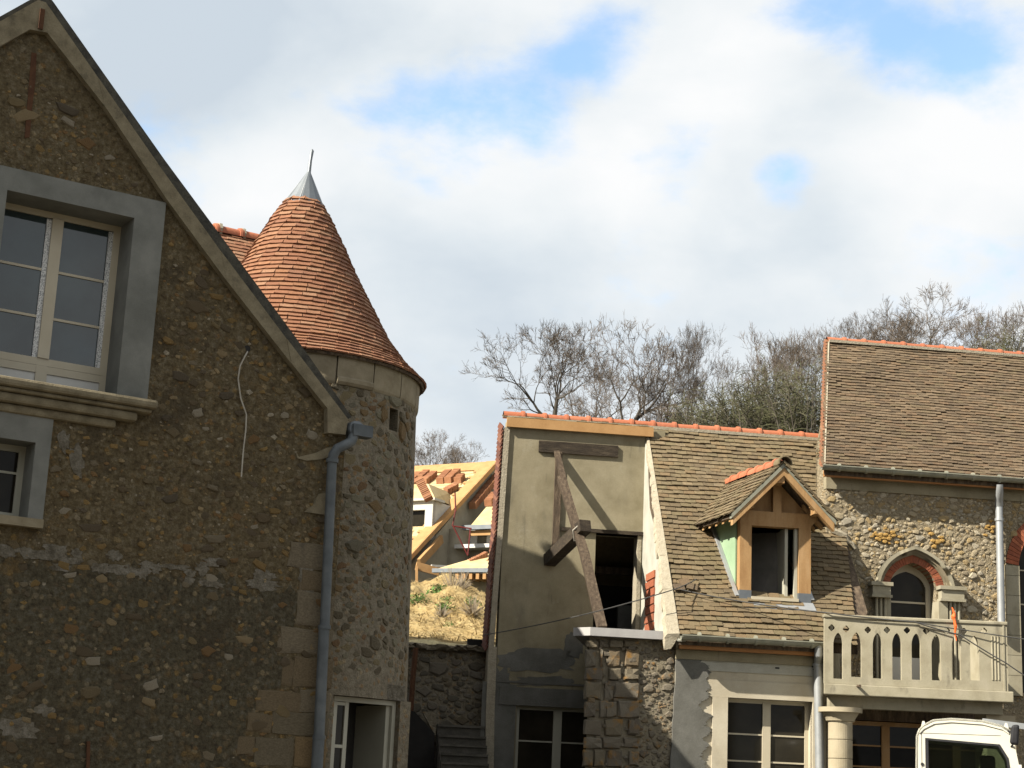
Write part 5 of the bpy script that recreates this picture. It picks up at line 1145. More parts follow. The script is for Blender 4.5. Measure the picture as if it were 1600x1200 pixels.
h0, h1, h2 = (arch(aG0 - e_, aG1 + e_, zSp, zApx + e_ * 1.0, 10) for e_ in (.145, .19, .24))
hm = (arch(aG0 - .122, aG1 + .122, zSp, zApx + .118, 10))
ring(hm, h0, wS - .05, wS + .05, 'hood_mould', M['cornice']); ring(h0, h1, wS - .085, wS + .05, 'hood_mould', M['cornice']); ring(h1, h2, wS - .14, wS + .05, 'hood_mould', M['cast'])
for a0, a1, side in ((S(1356, 925)[0], aG0 + .0, -1), (aG1 - .0, S(1504, 925)[0], 1)):
    zi0, zi1 = S(1430, 937)[1], zSp + .0
    b = MB(); b.box(H, a0, a1, zi1 - .055, zi1, wS - .17, wS + .1); b.box(H, a0 + .03, a1 - .03, zi0 + .03, zi1 - .056, wS - .14, wS + .1); b.box(H, a0 + .01, a1 - .01, zi0 - .01, zi0 + .029, wS - .16, wS + .1); b.build('impost', M['cast'], upper)
    if side > 0: MB().box(H, a0 - .002, a0 + .14, zFloor, zi0 - .011, wS - .10, wS + .44).build('jamb', M['cast'], upper)
    else: MB().box(H, a1 - .08, a1 + .002, zFloor, zi0 - .011, wS - .05, wS + .44).build('jamb', M['cast'], upper)
    for k in range(3):
        ca = (a0 + .19 + k * .065) if side > 0 else (a1 - .10 - k * .065)
        b = MB(); b.tube([HP(ca, wS - .075, zFloor), HP(ca, wS - .075, zi0 - .008)], .024, 10); b.build('colonnette', M['cast'], upper, True)
# frame and glass of the arched window
wI = wS + .24
f0, f1 = arch(aG0 - .02, aG1 + .02, zSp, zApx + .015, 8), arch(aG0 + .06, aG1 - .075, zSp, zApx - .105, 8)
fr = ring(f0, f1, wI, wI + .07, 'window_frame', M['pvc'])
b = MB(); b.box(H, aG0 - .02, aG0 + .06, zFloor, zSp, wI, wI + .07); b.box(H, aG1 - .075, aG1 + .02, zFloor, zSp, wI, wI + .07); b.box(H, aG0 + .061, aG1 - .076, S(1420, 938)[1] - .018, S(1420, 938)[1] + .01, wI + .01, wI + .06); b.build('window_frame', M['pvc'], upper)
b = MB(); b.prism([HP(a, wI + .03, z) for a, z in [(aG0 + .05, S(1420, 938)[1])] + f1 + [(aG1 - .07, S(1420, 938)[1])]], -H.n * .01); b.build('pane', M['glass_dark'], fr)
b = MB(); b.box(H, aG0 + .05, aG1 - .07, zFloor + .5, S(1420, 938)[1], wI + .03, wI + .04); b.build('pane', M['glass_dark'], fr)
b = MB(); b.box(H, aG0 + .05, aG1 - .07, zFloor, zFloor + .5, wI + .02, wI + .05); b.build('kick_panel', M['panel_white'], upper)
# the second arch at the picture's right edge
ar0, ar1 = arch(aH0, aH1, zSp2, zSp2 + .62, 8), arch(aH0 - .20, aH1 + .2, zSp2 + .03, zSp2 + .85, 8)
for k in range(9):
    for s_ in (0, 1):
        f0_, f1_ = s_ / 2 + .03, (s_ + 1) / 2 - .03
        L = lambda A, f: (A[k][0] + (A[k + 1][0] - A[k][0]) * f, A[k][1] + (A[k + 1][1] - A[k][1]) * f)
        i0, i1, o0, o1 = L(ar0, f0_), L(ar0, f1_), L(ar1, f0_), L(ar1, f1_)
        MB().prism([HP(q_[0], wS - .02, q_[1]) for q_ in (i0, i1, o1, o0)], -H.n * .36).build('brick', M['brick'], upper)
za = zFloor; k = 0
while za < zSp2 - .03:
    z1_ = min(zSp2 - .001, za + .30); MB().box(H, aH0 - .22, aH0, za, z1_ - .006, wS - .045 - .002 * (k % 2), wS + .4).build('jamb_stone', M['cast'], upper); za = z1_; k += 1
window(upper, H, aH0 - .01, aH1 + .01, zFloor, zSp2 + .75, wS + .25, .06, .1, True, (S(1595, 941)[1], zSp2 - .03), M['pvc'], M['glass_dark'], .06)
# downpipe
pw = wS - .12
b = MB(); b.tube([H.at(1562, 757, wG - .07), H.at(1562, 768, wG - .05), H.at(1561, 778, pw - .05), H.at(1561, 790, pw)], [.05, .055, .06, .062], 12); b.build('pipe_elbow', M['pipe'], upper, True)
b = MB(); b.tube([H.at(1561, 786, pw), H.at(1565, 990, pw)], .056, 14); b.build('downpipe', M['pipe'], upper, True)
b = MB(); b.tube([H.at(1561.3, 810, pw), H.at(1561.4, 814, pw)], .068, 14); b.build('pipe_collar', M['pipe'], upper, True)
# --- the balcony
wB = -.75
_c = H.at(1430, 1020, wB); HB = Frame((0, 0), -.5); HB.O = Vector((_c.x, _c.y, 0)) + HB.n * wB
B = lambda x, y: HB.px(x, y, wB)
bal = MB(); sl0, sl1 = B(1287, 1080)[0], B(1584, 1080)[0]; sz0_, sz1_ = B(1430, 1091)[1], B(1430, 1074)[1]
bal.hexa([HB.pt(sl0, wB, sz0_), HB.pt(sl1, wB, sz0_), HB.pt(sl1 - .1, wS + .2, sz0_), HB.pt(sl0 + .5, wS + .2, sz0_)], [HB.pt(sl0, wB, sz1_), HB.pt(sl1, wB, sz1_), HB.pt(sl1 - .1, wS + .2, sz1_), HB.pt(sl0 + .5, wS + .2, sz1_)]); bal = bal.build('balcony', M['cast'], upper); bal['label'] = 'cast stone balcony pierced with lancets and quatrefoils'
bv = bal.modifiers.new('bevel', 'BEVEL'); bv.width = .012; bv.segments = 2
zz8 = lambda x, y: B(x / 4.615 + 1260, y / 4.615 + 940)
holes = []; bl0, bl1 = zz8(133, 400)[0], zz8(1455, 400)[0]
zT_, zB_ = zz8(790, 142)[1], sz1_ + .004
for x0, x1, yt, yb in ((202, 262, 222, 555), (330, 397, 220, 542), (487, 545, 225, 553), (628, 686, 225, 563), (768, 825, 228, 563), (912, 970, 235, 567), (1058, 1113, 240, 563), (1190, 1245, 245, 567)):
    a0, a1 = zz8(x0 - 5, 400)[0], zz8(x1 + 5, 400)[0]; zt_ = zz8((x0 + x1) / 2, yt)[1]; zb_ = zz8((x0 + x1) / 2, yb)[1]
    holes.append([(a0, zb_)] + arch(a0, a1, zt_ - (a1 - a0) * 1.15, zt_, 5) + [(a1, zb_)])
for x, y in ((185, 187), (290, 196), (447, 203), (585, 204), (730, 206), (868, 210), (1018, 208), (1140, 212), (1285, 211)):
    c = zz8(x, y); r = .026; pts = []
    for q_ in range(4):
        for t in range(5):
            a = math.pi / 2 * q_ + (t - 2) * .62; ctr = (math.cos(math.pi / 2 * q_) * r, math.sin(math.pi / 2 * q_) * r)
            pts.append((c[0] + ctr[0] + .82 * r * math.cos(a), c[1] + ctr[1] + .82 * r * math.sin(a)))
    holes.append(pts)
b = MB(); b.panel(HB, [(bl0, zB_), (bl1, zB_), (bl1, zT_), (bl0, zT_)], holes, wB + .03, wB + .105)
pan = b.build('balustrade_panel', M['cast'], bal)
b = MB(); b.box(HB, bl0 - .015, bl1 + .01, zT_ + .001, zT_ + .05, wB + .01, wB + .145); o = b.build('handrail', M['cast'], bal); bv = o.modifiers.new('bevel', 'BEVEL'); bv.width = .012; bv.segments = 2
for a in (bl0, bl1 - .095):
    b = MB(); s_ = .45 if a == bl0 else -.1; b.hexa([HB.pt(a + .01, wB + .126, zB_), HB.pt(a + .095, wB + .126, zB_), HB.pt(a + .095 + s_, wS - .17, zB_), HB.pt(a + s_, wS - .17, zB_)], [HB.pt(a + .01, wB + .126, zT_), HB.pt(a + .095, wB + .126, zT_), HB.pt(a + .095 + s_, wS - .17, zT_), HB.pt(a + s_, wS - .17, zT_)]); b.build('side_panel', M['cast'], bal)
for x in (1345, 1368, 1390): a = zz8(x, 400)[0]; b = MB(); b.tube([HB.pt(a, wB + .032, zz8(x, 565)[1]), HB.pt(a, wB + .032, zz8(x, 250)[1])], .014, 8); b.build('moulding', M['cast'], bal)
for x in (1428,): a = zz8(x, 400)[0]; b = MB(); b.box(HB, a - .012, a + .012, zB_, zT_, wB + .018, wB + .03); b.build('moulding', M['cast'], bal)
c = zz8(370, 602); b = MB(); b.tube([HB.pt(c[0], wB + .1, c[1] - .01), HB.pt(c[0], wB - .16, c[1] - .02)], .020, 10); b.build('drain_spout', M['old_wood'], bal)
# under the balcony
b = MB(); b.box(HB, sl0 + .12, sl1 - .1, sz0_ - .16, sz0_ - .002, wB + .20, wB + .42); b.build('balcony_beam', M['cast'], upper)
cw = wB + .34; cc = H.px(1313, 1150, cw); cr = .165
col = thing('column', '', 'x', (0, 0, 0)); bpy.data.objects.remove(col)
cpt = HP(cc[0], cw, 0); zc0, zc1 = H.px(1313, 1128, cw)[1], sz0_ - .162
b = MB(); b.lathe(cpt, [(cr + .01, zc0), (cr + .03, zc0 + .012), (cr + .035, zc0 + .035), (cr + .10, zc0 + .14), (cr + .125, zc1 - .07), (cr + .135, zc1 - .065), (cr + .135, zc1)], 24); b.build('capital', M['column'], upper, True)
zd = zc0; k = 0
while zd > -.1:
    z2 = zd - (.255 if k else .24); b = MB(); b.lathe(cpt, [(.01, z2 + .004), (cr - .002, z2 + .004), (cr, z2 + .007), (cr, zd - .007), (cr - .002, zd - .004), (.01, zd - .004)], 32); b.build('column_drum', M['column'], upper); zd = z2; k += 1
b = MB(); b.lathe(cpt, [(cr - .012, -.1), (cr - .012, zc0)], 16); b.build('column_core', M['lime'], upper)
pa0, pa1 = H.px(1534, 1115, wB + .3)[0], H.px(1579, 1115, wB + .3)[0]
b = MB(); b.box(H, pa0, pa1, -.1, sz0_ - .161, wB + .14, wB + .55); b.build('pillar', M['column'], upper)
wU = .55
ua0, ua1 = H.px(1326, 1150, wU)[0], H.px(1545, 1150, wU)[0]; uz1 = H.px(1400, 1128, wU)[1]
b = MB(); b.panel(H, [(fR + .01, -.2), (uE - .2, -.2), (uE - .2, sz0_ - .003), (fR + .01, sz0_ - .003)], [[(ua0, .3), (ua1, .3), (ua1, uz1), (ua0, uz1)]], wU - .05, wU + .3); b.build('ground_floor_wall', M['rubble_mortar'], upper)
am = (H.px(1378, 1150, wU)[0] + H.px(1391, 1150, wU)[0]) / 2
window(upper, H, ua0 - .01, am * 2 - ua0 + .01, .32, uz1 - .01, wU + .03, .06, .12, True, (H.px(1400, 1167, wU)[1], H.px(1400, 1200, wU)[1]), M['new_wood'], M['glass_dark'], .06)
window(upper, H, am * 2 - ua0 + .012, ua1 + .01, .32, uz1 - .01, wU + .03, .06, .12, True, (H.px(1400, 1167, wU)[1],), M['new_wood'], M['glass_dark'], .06)
b = MB(); b.box(H, ua0 - .1, ua1 + .1, uz1, uz1 + .16, wU - .07, wU + .1); b.build('lintel_beam', M['old_wood'], upper)
# orange tape on the rail and the cables
tp_ = HB.pt(HB.px(1491, 986, wB - .02)[0], wB + .0, zT_ + .055)
b = MB(); rn2 = random.Random(2); b.tube([tp_ + ZV * .16 + H.u * -.02, tp_ + ZV * .08 + H.u * .01, tp_ + ZV * .03, tp_ - ZV * .01], [.008, .018, .035, .02], 7)
b.tube([tp_ + H.n * .02, tp_ + H.n * .03 - ZV * .10 + H.u * .015, tp_ + H.n * .012 - ZV * .2 + H.u * .01, tp_ + H.n * .012 - ZV * .3 + H.u * .03], [.018, .022, .012, .006], 6)
tag(b.build('tape', M['orange'], None), 'orange tape knotted over the balcony handrail', 'tape')
hook = rp(1087, 909) + RN * .05
wire('cable', [HP(vBa[0] - .1, vBa[1] - .2, h(757, 994, vBa[1])[1]), H.at(905, 962, -.15), H.at(1050, 922, -.1), hook], .008, M['wire'], 'thin dark cable rising from the left verge across recess to the roof', sag=.012)
wire('cable', [rp(1062, 925) + RN * .05, H.at(1160, 940, wD0 - .2), HB.at(1297, 958, wB - .02), HB.at(1432, 972, wB), ], .009, M['wire'], 'dark cable running over tiles below the dormer to the balcony', sag=.008)
wire('cable', [HB.at(1430, 972, wB - .01), HB.at(1500, 992, wB - .02), HB.at(1572, 1036, wB - .03), HB.at(1640, 1080, wB - .03)], .009, M['wire'], 'dark cable slanting steeply down across the balcony right end', sag=.008)
wire('cable', [HB.at(1434, 972.5, wB - .012), HB.at(1505, 984, wB - .02), HB.at(1640, 1004, wB - .1)], .008, M['wire'], 'dark cable leaving the balcony rail almost level to the right', sag=.006)
# ================================================================== wall and stairs between tower and low house
rn = random.Random(51)
K = Frame((0, 26.3), 4); k_ = K.px; KP = K.pt
rw = thing('retaining_wall', 'rough rubble retaining wall between the tower and the low house', 'wall', KP(-1, .2, 0))
kx0, kx1 = k_(600, 1100)[0], k_(775, 1100)[0]; kzT = k_(700, 1008)[1]
b = MB(); b.box(K, kx0, kx1, -.2, kzT - .03, 0, .6); b.build('wall', M['tower_mortar'], rw)
st = dart([(kx0, .4), (kx1, .4), (kx1, kzT - .05), (kx0, kzT - .05)], [], [(.085, 14), (.065, 50), (.048, 120), (.034, 200), (.022, 300)], rn, 1.9, 20)
WS = mat('dull wall stone', [(.07, .06, .045), (.12, .105, .08)], 22, 6, .93, .7, 45, tints=[(.13, .115, .085), (.18, .155, .12), (.15, .12, .075), (.19, .17, .135), (.115, .10, .075)], tmix=.75, fine=.25)
scatter_pieces('stone', [(w * q, mat4(K.u * w, ZV * q, K.n * q * .45, KP(a, .0, z))) for a, z, w, q in st], FLT, WS, rw, 200)
for k in range(9):                                                     # flat stones along the top
    a = kx0 + .2 + k * (kx1 - kx0 - .3) / 9; w = (kx1 - kx0) / 19
    piece('cap_stone', proto_meshes('cap_stone', [BLK[k]], M['tower_mortar'])[0], rw, mat4(K.u * w, ZV * .045, K.n * .2, KP(a, .1, kzT - .04 + rn.uniform(-.015, .015))))
stair = thing('staircase', 'narrow stone stairs climbing to the rubble wall beside low house', 'stairs', KP(.0, -1, 0))
sx0, sx1 = k_(681, 1160)[0], k_(755, 1160)[0]
ys = [1133, 1149, 1163, 1177, 1191, 1206, 1221]
for i in range(len(ys) - 1):
    w1 = -.05 - .30 * i; z1 = K.px(715, ys[i], w1 - .3)[1]; z0 = K.px(715, ys[i + 1], w1 - .6)[1] - .02
    b = MB(); b.box(K, sx0 * (1 - .012 * i), sx1, -.1, z1 - .035, w1 - .3, w1 - .001); b.box(K, sx0 * (1 - .012 * i), sx1, z1 - .034, z1, w1 - .33, w1 - .001); b.build('step', M['step'], stair)
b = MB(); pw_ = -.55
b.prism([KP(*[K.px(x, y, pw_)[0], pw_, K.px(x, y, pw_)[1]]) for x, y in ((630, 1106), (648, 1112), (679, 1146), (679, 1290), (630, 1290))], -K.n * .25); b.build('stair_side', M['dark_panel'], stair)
b = MB(); pw_ = -.35
b.prism([KP(*[K.px(x, y, pw_)[0], pw_, K.px(x, y, pw_)[1]]) for x, y in ((660, 1112), (681, 1112), (681, 1150), (675, 1140))], -K.n * .2); b.build('stair_wall', M['tower_mortar'], stair)
b = MB(); b.tube([K.at(650, 1012, -.25), K.at(645, 1060, -.25), K.at(641, 1130, -.25)], .04, 8); tag(b.build('red_pipe', M['rust'], None, True), 'thin reddish pipe standing between tower and rubble wall', 'pipe')
b = MB(); c = k_(745, 1003, .1); b.hexa([KP(c[0] - .13, .05, kzT - .005), KP(c[0] + .15, .05, kzT - .005), KP(c[0] + .15, .3, kzT - .005), KP(c[0] - .13, .3, kzT - .005)], [KP(c[0] - .15, .03, kzT + .10), KP(c[0] + .17, .03, kzT + .12), KP(c[0] + .17, .32, kzT + .12), KP(c[0] - .15, .32, kzT + .10)])
b.box(K, c[0] - .155, c[0] + .175, kzT + .09, kzT + .115, .02, .04)
tag(b.build('tub', M['black'], None), 'small black tub standing on top of the rubble wall', 'tub')

# ================================================================== the straw coloured bank behind
zb0 = hitY(700, 1004, 27.0).z - .05; zb1 = hitY(700, 916, 39).z
def bank(x, y):
    t = (y - 26.6) / 12.4; base = zb0 + (zb1 - zb0) * min(1, max(0, t)) ** .9
    if t > 1: base -= (t - 1) * 1.5
    base -= max(0, x + .9) * .28 * min(1, max(0, t)) 
    n_ = noise.fractal(Vector((x * .55, y * .45, 3)), 1, 2, 5) * .34 + noise.fractal(Vector((x * 2.2, y * 1.8, 9)), .8, 2, 4) * .13
    return base + n_ * min(1, max(.25, t * 3))
b = MB(); nx, ny = 110, 150; X0, X1, Y0, Y1 = -7, 1.2, 26.75, 41.5
vs = [Vector((X0 + (X1 - X0) * i / nx, Y0 + (Y1 - Y0) * j / ny, bank(X0 + (X1 - X0) * i / nx, Y0 + (Y1 - Y0) * j / ny))) for j in range(ny + 1) for i in range(nx + 1)]
b.mesh(vs, [(j * (nx + 1) + i, j * (nx + 1) + i + 1, (j + 1) * (nx + 1) + i + 1, (j + 1) * (nx + 1) + i) for j in range(ny) for i in range(nx)])
kind(b.build('earth_bank', M['hay'], None, True), 'structure')
b = MB()
for k in range(9000):
    x, y = rn.uniform(-3.2, .4), 27 + 13 * rn.random() ** 1.3
    if rn.random() > .35 + .65 * (noise.noise(Vector((x * .9, y * .7, 5))) > -.1): continue
    z = bank(x, y) + .01; a = rn.uniform(0, 6.28); L = rn.uniform(.06, .24); lift = rn.uniform(-.3, .9); w = rn.uniform(.004, .011)
    d = Vector((math.cos(a), math.sin(a), lift)).normalized() * L; s_ = d.cross(ZV).normalized() * w; p = Vector((x, y, z))
    b.mesh([p - s_, p + s_, p + d, p + d * .5 + ZV * w], [(0, 1, 2), (0, 2, 3), (1, 2, 3)], rn.random())
kind(b.build('dry_grass', M['straw']), 'stuff')
GREY_GRASS = mat('withered stalks', [(.20, .16, .11), (.28, .23, .17)], 3, 3, .9, 0, 10)
for i, (px_, py_, Y, s_, col_, lab) in enumerate(((687, 918, 36.5, .38, 'weed', 'green weed clump topmost on the yellow bank'), (700, 942, 33.5, .30, 'weed', 'green weed clump in the middle of the yellow bank'),
        (652, 956, 32, .30, 'weed', 'green weed clump on yellow bank hard against the tower edge'), (694, 962, 31.2, .24, 'weed', 'lower dull green weed tuft under the middle clump of bank'),
        (735, 950, 32.6, .30, 'weed', 'sparse green weed at right side of the yellow bank'), (700, 985, 28.6, .17, 'weed', 'small weed lowest on yellow bank above the wall'),
        (707, 912, 37, .5, 'stalk', 'grey withered bush on crest of the yellow bank'), (722, 908, 37.5, .42, 'stalk', 'dry pale stalks at the crest right of the withered bush'), (690, 972, 29.8, .26, 'stalk', 'grey dead tuft low on the yellow bank'), (739, 962, 31.0, .34, 'stalk', 'withered grass tuft by the low house corner on yellow bank'))):
    p = hitY(px_, py_, Y); p.z = bank(p.x, p.y) - .04
    w = thing('weed_clump' if col_ == 'weed' else 'dry_bush', lab, 'weed' if col_ == 'weed' else 'bush', p, 'plants on the yellow bank')
    lv, sm = MB(), MB()
    for k in range(240 if col_ == 'weed' else 130):
        a = rn.uniform(0, 6.28); el = rn.uniform(.15, 1.45); L = s_ * rn.uniform(.35, 1)
        d = Vector((math.cos(a) * math.cos(el), math.sin(a) * math.cos(el), math.sin(el) * (.8 if col_ == 'weed' else 1.3))); q = p + d * L
        if k % 3 == 0 or col_ != 'weed': sm.tube([p + d * L * .1, p + d * L * .6 + ZV * .02, q], [.006, .005, .003], 3, False)
        if col_ == 'weed':
            t = Vector((rn.gauss(0, 1), rn.gauss(0, 1), rn.gauss(0, .5))).normalized(); n_ = t.cross(d).normalized(); r = s_ * rn.uniform(.06, .13)
            lv.mesh([q - t * r, q + n_ * r * .5, q + t * r, q - n_ * r * .5 + ZV * r * .2], [(0, 1, 2), (0, 2, 3)], rn.random())
    if col_ == 'weed': kind(lv.build('leaves', M['weed'], w), 'stuff')
    kind(sm.build('stems', M['weed'] if col_ == 'weed' else GREY_GRASS, w), 'stuff')

# ================================================================== the unfinished house far behind
Bq = hitY(776, 722, 56.0)
BF = Frame(Bq, -29); TB = .76; BN = (BF.n * TB + ZV).normalized(); zQ = Bq.z
far = thing('unfinished_house', 'far half roofed house with bright yellow boarding beyond the bank', 'house', BF.pt(-3, 0, zQ - 7))
rb = lambda x, y: hit(x, y, Bq, BN)                                    # on its front roof plane
a0B = BF.aw(rb(560, 745))[0]
def rpt(a, f, lift=0): return BF.pt(a, -f, zQ - f * TB) + BN * lift
fE = -BF.aw(rb(640, 888))[1] + .2
b = MB(); b.hexa([rpt(a0B, 0, -.12), rpt(0, 0, -.12), rpt(0, fE, -.12), rpt(a0B, fE, -.12)], [rpt(a0B, 0), rpt(0, 0), rpt(0, fE), rpt(a0B, fE)]); b.build('roof', M['osb'], far)
b = MB(); b.hexa([BF.pt(a0B, .003, zQ - .1), BF.pt(0, .003, zQ - .1), BF.pt(0, 5, zQ - 4), BF.pt(a0B, 5, zQ - 4)], [BF.pt(a0B, .003, zQ), BF.pt(0, .003, zQ), BF.pt(0, 5, zQ - 3.9), BF.pt(a0B, 5, zQ - 3.9)]); b.build('rear_roof', M['osb'], far)
# boards of the sheathing, course by course
BD = proto_meshes('board', [([Vector((x, y, z)) for z in (0, 1) for x, y in ((0, 0), (1, 0), (1, 1), (0, 1))], [(3, 2, 1, 0), (4, 5, 6, 7), (0, 1, 5, 4), (1, 2, 6, 5), (2, 3, 7, 6), (3, 0, 4, 7)])] * 2, M['osb'])
upB = (BF.n * -1 + ZV * TB).normalized(); f = .42
while f < fE - .05:
    a = -.42 - rn.random() * .8
    while a > a0B:
        L = 1.6; piece('board', BD[0], far, mat4(BF.u * -min(L - .035, a - a0B + .01), upB * .172, BN * .018, rpt(a, f + .24, .002 + rn.uniform(0, .006)))); a -= L
    f += .20 / math.sqrt(1 + TB * TB) * 1.02
b = MB(); b.hexa([rpt(a0B, .50, .02), rpt(-.40, .50, .02), rpt(-.28, .02, .02), rpt(a0B, .02, .02)], [rpt(a0B, .50, .05), rpt(-.40, .50, .05), rpt(-.28, .02, .05), rpt(a0B, .02, .05)]); b.build('ridge_plank', M['plank'], far)
b = MB(); b.hexa([rpt(-.38, 0, .025), rpt(.03, 0, .025), rpt(.03, fE, .025), rpt(-.38, fE, .025)], [rpt(-.38, 0, .055), rpt(.03, 0, .055), rpt(.03, fE, .055), rpt(-.38, fE, .055)]); b.build('verge_plank', M['plank'], far)
b = MB(); b.hexa([rpt(.031, 0, -.10), rpt(.06, 0, -.10), rpt(.06, fE, -.10), rpt(.031, fE, -.10)], [rpt(.031, 0, .05), rpt(.06, 0, .05), rpt(.06, fE, .05), rpt(.031, fE, .05)]); b.build('barge_board', M['plank'], far)
for k in range(16):
    f = .5 + k * (fE - .6) / 16; b = MB(); b.hexa([rpt(-.52, f, .03), rpt(-.38, f, .03), rpt(-.38, f + .12, .03), rpt(-.52, f + .12, .03)], [rpt(-.52, f, .05), rpt(-.38, f, .05), rpt(-.38, f + .12, .05), rpt(-.52, f + .12, .05)]); b.build('batten_end', M['plank'], far)
# gable end wall (in shade), walls below
b = MB(); b.prism([BF.pt(-.1, -fE + .5, zQ - 7), BF.pt(-.1, -fE + .5, zQ - fE * TB - .1), BF.pt(-.1, 0, zQ - .15), BF.pt(-.1, 4.6, zQ - 3.7), BF.pt(-.1, 4.6, zQ - 7)], BF.u * -.25); b.build('gable_wall', M['block_wall'], far)
b = MB(); b.box(BF, a0B + .2, -.36, zQ - 7, zQ - fE * TB - .1, -fE + .5, -fE + .8); b.build('wall', M['block_wall'], far)
# dormer of the far roof, at the tower's edge
dq = rb(655, 826); dqa, dqw, dqz = BF.aw(dq); e0 = BF.aw(hit(677, 790, dq, BF.n))[0]; e1 = dqa - 1.6
dz1 = BF.aw(hit(660, 783, dq, BF.n))[2]
b = MB(); b.prism([BF.pt(e0, dqw, dqz - .3), BF.pt(e0, dqw, dz1), BF.pt(e0, dqw + (dz1 - dqz) / TB + .1, dz1)], BF.u * -.08); fd = b.build('dormer', M['white_wall'], far)
b = MB(); wa1 = e0 - .28; b.panel(BF, [(e1, dqz - .5), (e0, dqz - .5), (e0, dz1), (e1, dz1)], [[(e1 + .2, dqz - .3), (wa1, dqz - .3), (wa1, dz1 - .28), (e1 + .2, dz1 - .28)]], dqw - .02, dqw + .15); b.build('dormer_front', M['white_wall'], fd)
b = MB(); b.box(BF, e1 + .1, wa1 + .1, dqz - .3, dz1 - .2, dqw + .12, dqw + .16); b.build('window', M['glass_dark'], fd)
b = MB(); b.box(BF, e1, e0 + .12, dz1, dz1 + .07, dqw - .14, dqw + .5); b.build('dormer_cornice', M['white_wall'], fd)
b = MB(); b.hexa([BF.pt(e1, dqw - .1, dz1 + .072), BF.pt(e0 + .1, dqw - .1, dz1 + .072), BF.pt(e0 - .25, dqw + 2.0, dz1 + .072), BF.pt(e1, dqw + 2.0, dz1 + .072)], [BF.pt(e1, dqw + .05, dz1 + .6), BF.pt(e0 - .45, dqw + .35, dz1 + .62), BF.pt(e0 - .6, dqw + 2.0, dz1 + .62), BF.pt(e1, dqw + 2, dz1 + .62)]); b.build('dormer_roof', M['osb'], fd)
# lower wing: lean-to roof right of the gable, its gutter, wall with small window; round stair shaft; lowest roof
Wq = hitY(738, 823, 53.5); WF = Frame(Wq, -29); TW = .80; WN = (WF.n * TW + ZV).normalized()
wl = lambda x, y: hit(x, y, Wq, WN)
def wpt2(a, f, lift=0): return WF.pt(a, f, Wq.z + f * TW) + WN * lift
fW = WF.aw(wl(772, 757))[1] + .3
b = MB(); b.hexa([wpt2(-.1, 0, -.1), wpt2(6, 0, -.1), wpt2(6, fW + 1, -.1), wpt2(-.1, fW + 1, -.1)], [wpt2(-.1, 0), wpt2(6, 0), wpt2(6, fW + 1), wpt2(-.1, fW + 1)]); b.build('lower_roof', M['osb'], far)
b = MB(); b.box(WF, -.25, 6, Wq.z - .12, Wq.z + .02, -.22, -.02); b.build('gutter', M['zinc'], far)
b = MB(); b.box(WF, -.05, 6, Wq.z - .30, Wq.z - .14, -.10, -.03); b.build('fascia', M['plank'], far)
b = MB(); b.box(WF, -.45, 6, Wq.z - .72, Wq.z - .60, -.3, .3); b.build('string_board', M['panel_white'], far)
wn = [WF.px(x, y, .35) for x, y in ((748, 828), (763, 828), (763, 850), (748, 850))]
b = MB(); b.panel(WF, [(-.6, Wq.z - 5), (6, Wq.z - 5), (6, Wq.z - .1), (-.6, Wq.z - .1)], [[(wn[0][0], wn[2][1]), (wn[1][0], wn[2][1]), (wn[1][0], wn[0][1]), (wn[0][0], wn[0][1])]], .3, .6); b.build('wall', M['block_wall'], far)
b = MB(); b.box(WF, wn[0][0] - .1, wn[1][0] + .1, wn[2][1] - .05, wn[0][1] + .05, .5, .55); wo_ = b.build('window', M['glass_dark'], far)
b = MB(); b.box(WF, wn[0][0] - .3, wn[0][0], wn[2][1], wn[0][1] + .15, .27, .31); b.box(WF, wn[1][0], wn[1][0] + .35, wn[2][1], wn[0][1] + .15, .27, .31); b.box(WF, wn[0][0] - .4, wn[1][0] + .3, wn[2][1] - .12, wn[2][1], .2, .31); b.build('window_surround', M['white_wall'], wo_)
cq = hitY(712, 868, 53.6); rq = 24 * mpp(cq)
b = MB(); b.lathe((cq.x, cq.y + .5, 0), [(rq, cq.z - 3), (rq, hitY(712, 826, 53.6).z)], 28); b.build('stair_shaft', M['block_wall'], far, True)
LQ = hitY(700, 889, 50.5); LF = Frame(LQ, -22)
b = MB(); b.hexa([LF.pt(-.4, 0, LQ.z - .1), LF.pt(5, 0, LQ.z - .1), LF.pt(5, 1.6, LQ.z + .65), LF.pt(.9, 1.6, LQ.z + .65)], [LF.pt(-.4, 0, LQ.z), LF.pt(5, 0, LQ.z), LF.pt(5, 1.6, LQ.z + .75), LF.pt(.9, 1.6, LQ.z + .75)]); b.build('porch_roof', M['osb'], far)
b = MB(); b.box(LF, -.45, 5, LQ.z - .12, LQ.z - .0, -.16, -.01); b.build('gutter', M['zinc'], far)
for k in range(16): b = MB(); b.box(LF, .3 + k * .22, .40 + k * .22, LQ.z - .32, LQ.z - .14, -.12, .6); b.build('rafter_tail', M['plank'], far)
b = MB(); b.box(LF, -.2, 5, LQ.z - 3, LQ.z - .2, .55, .8); b.build('porch_wall', M['plaster'], far)
b = MB(); b.box(LF, LF.px(741, 930, .5)[0], LF.px(756, 930, .5)[0], LF.px(748, 937, .5)[1], LF.px(748, 925, .5)[1], .5, .56); b.build('vent', M['dark_panel'], far)
# eave timbers under the main verge
b = MB(); b.beam(hitY(655, 880, 51.5), hitY(690, 842, 53), .10, .26); b.build('eave_timber', M['plank'], far)
b = MB(); b.beam(hitY(650, 884, 51), hitY(686, 894, 51.2), .1, .24); b.build('eave_timber', M['plank'], far)
b = MB(); b.beam(hitY(674, 884, 51.4), hitY(742, 888, 52), .1, .07); b.build('eave_timber', M['white_wall'], far)
b = MB(); b.beam(hitY(651, 885, 50.9), hitY(651, 925, 50.9), .08, .08); b.build('post', M['plank'], far)
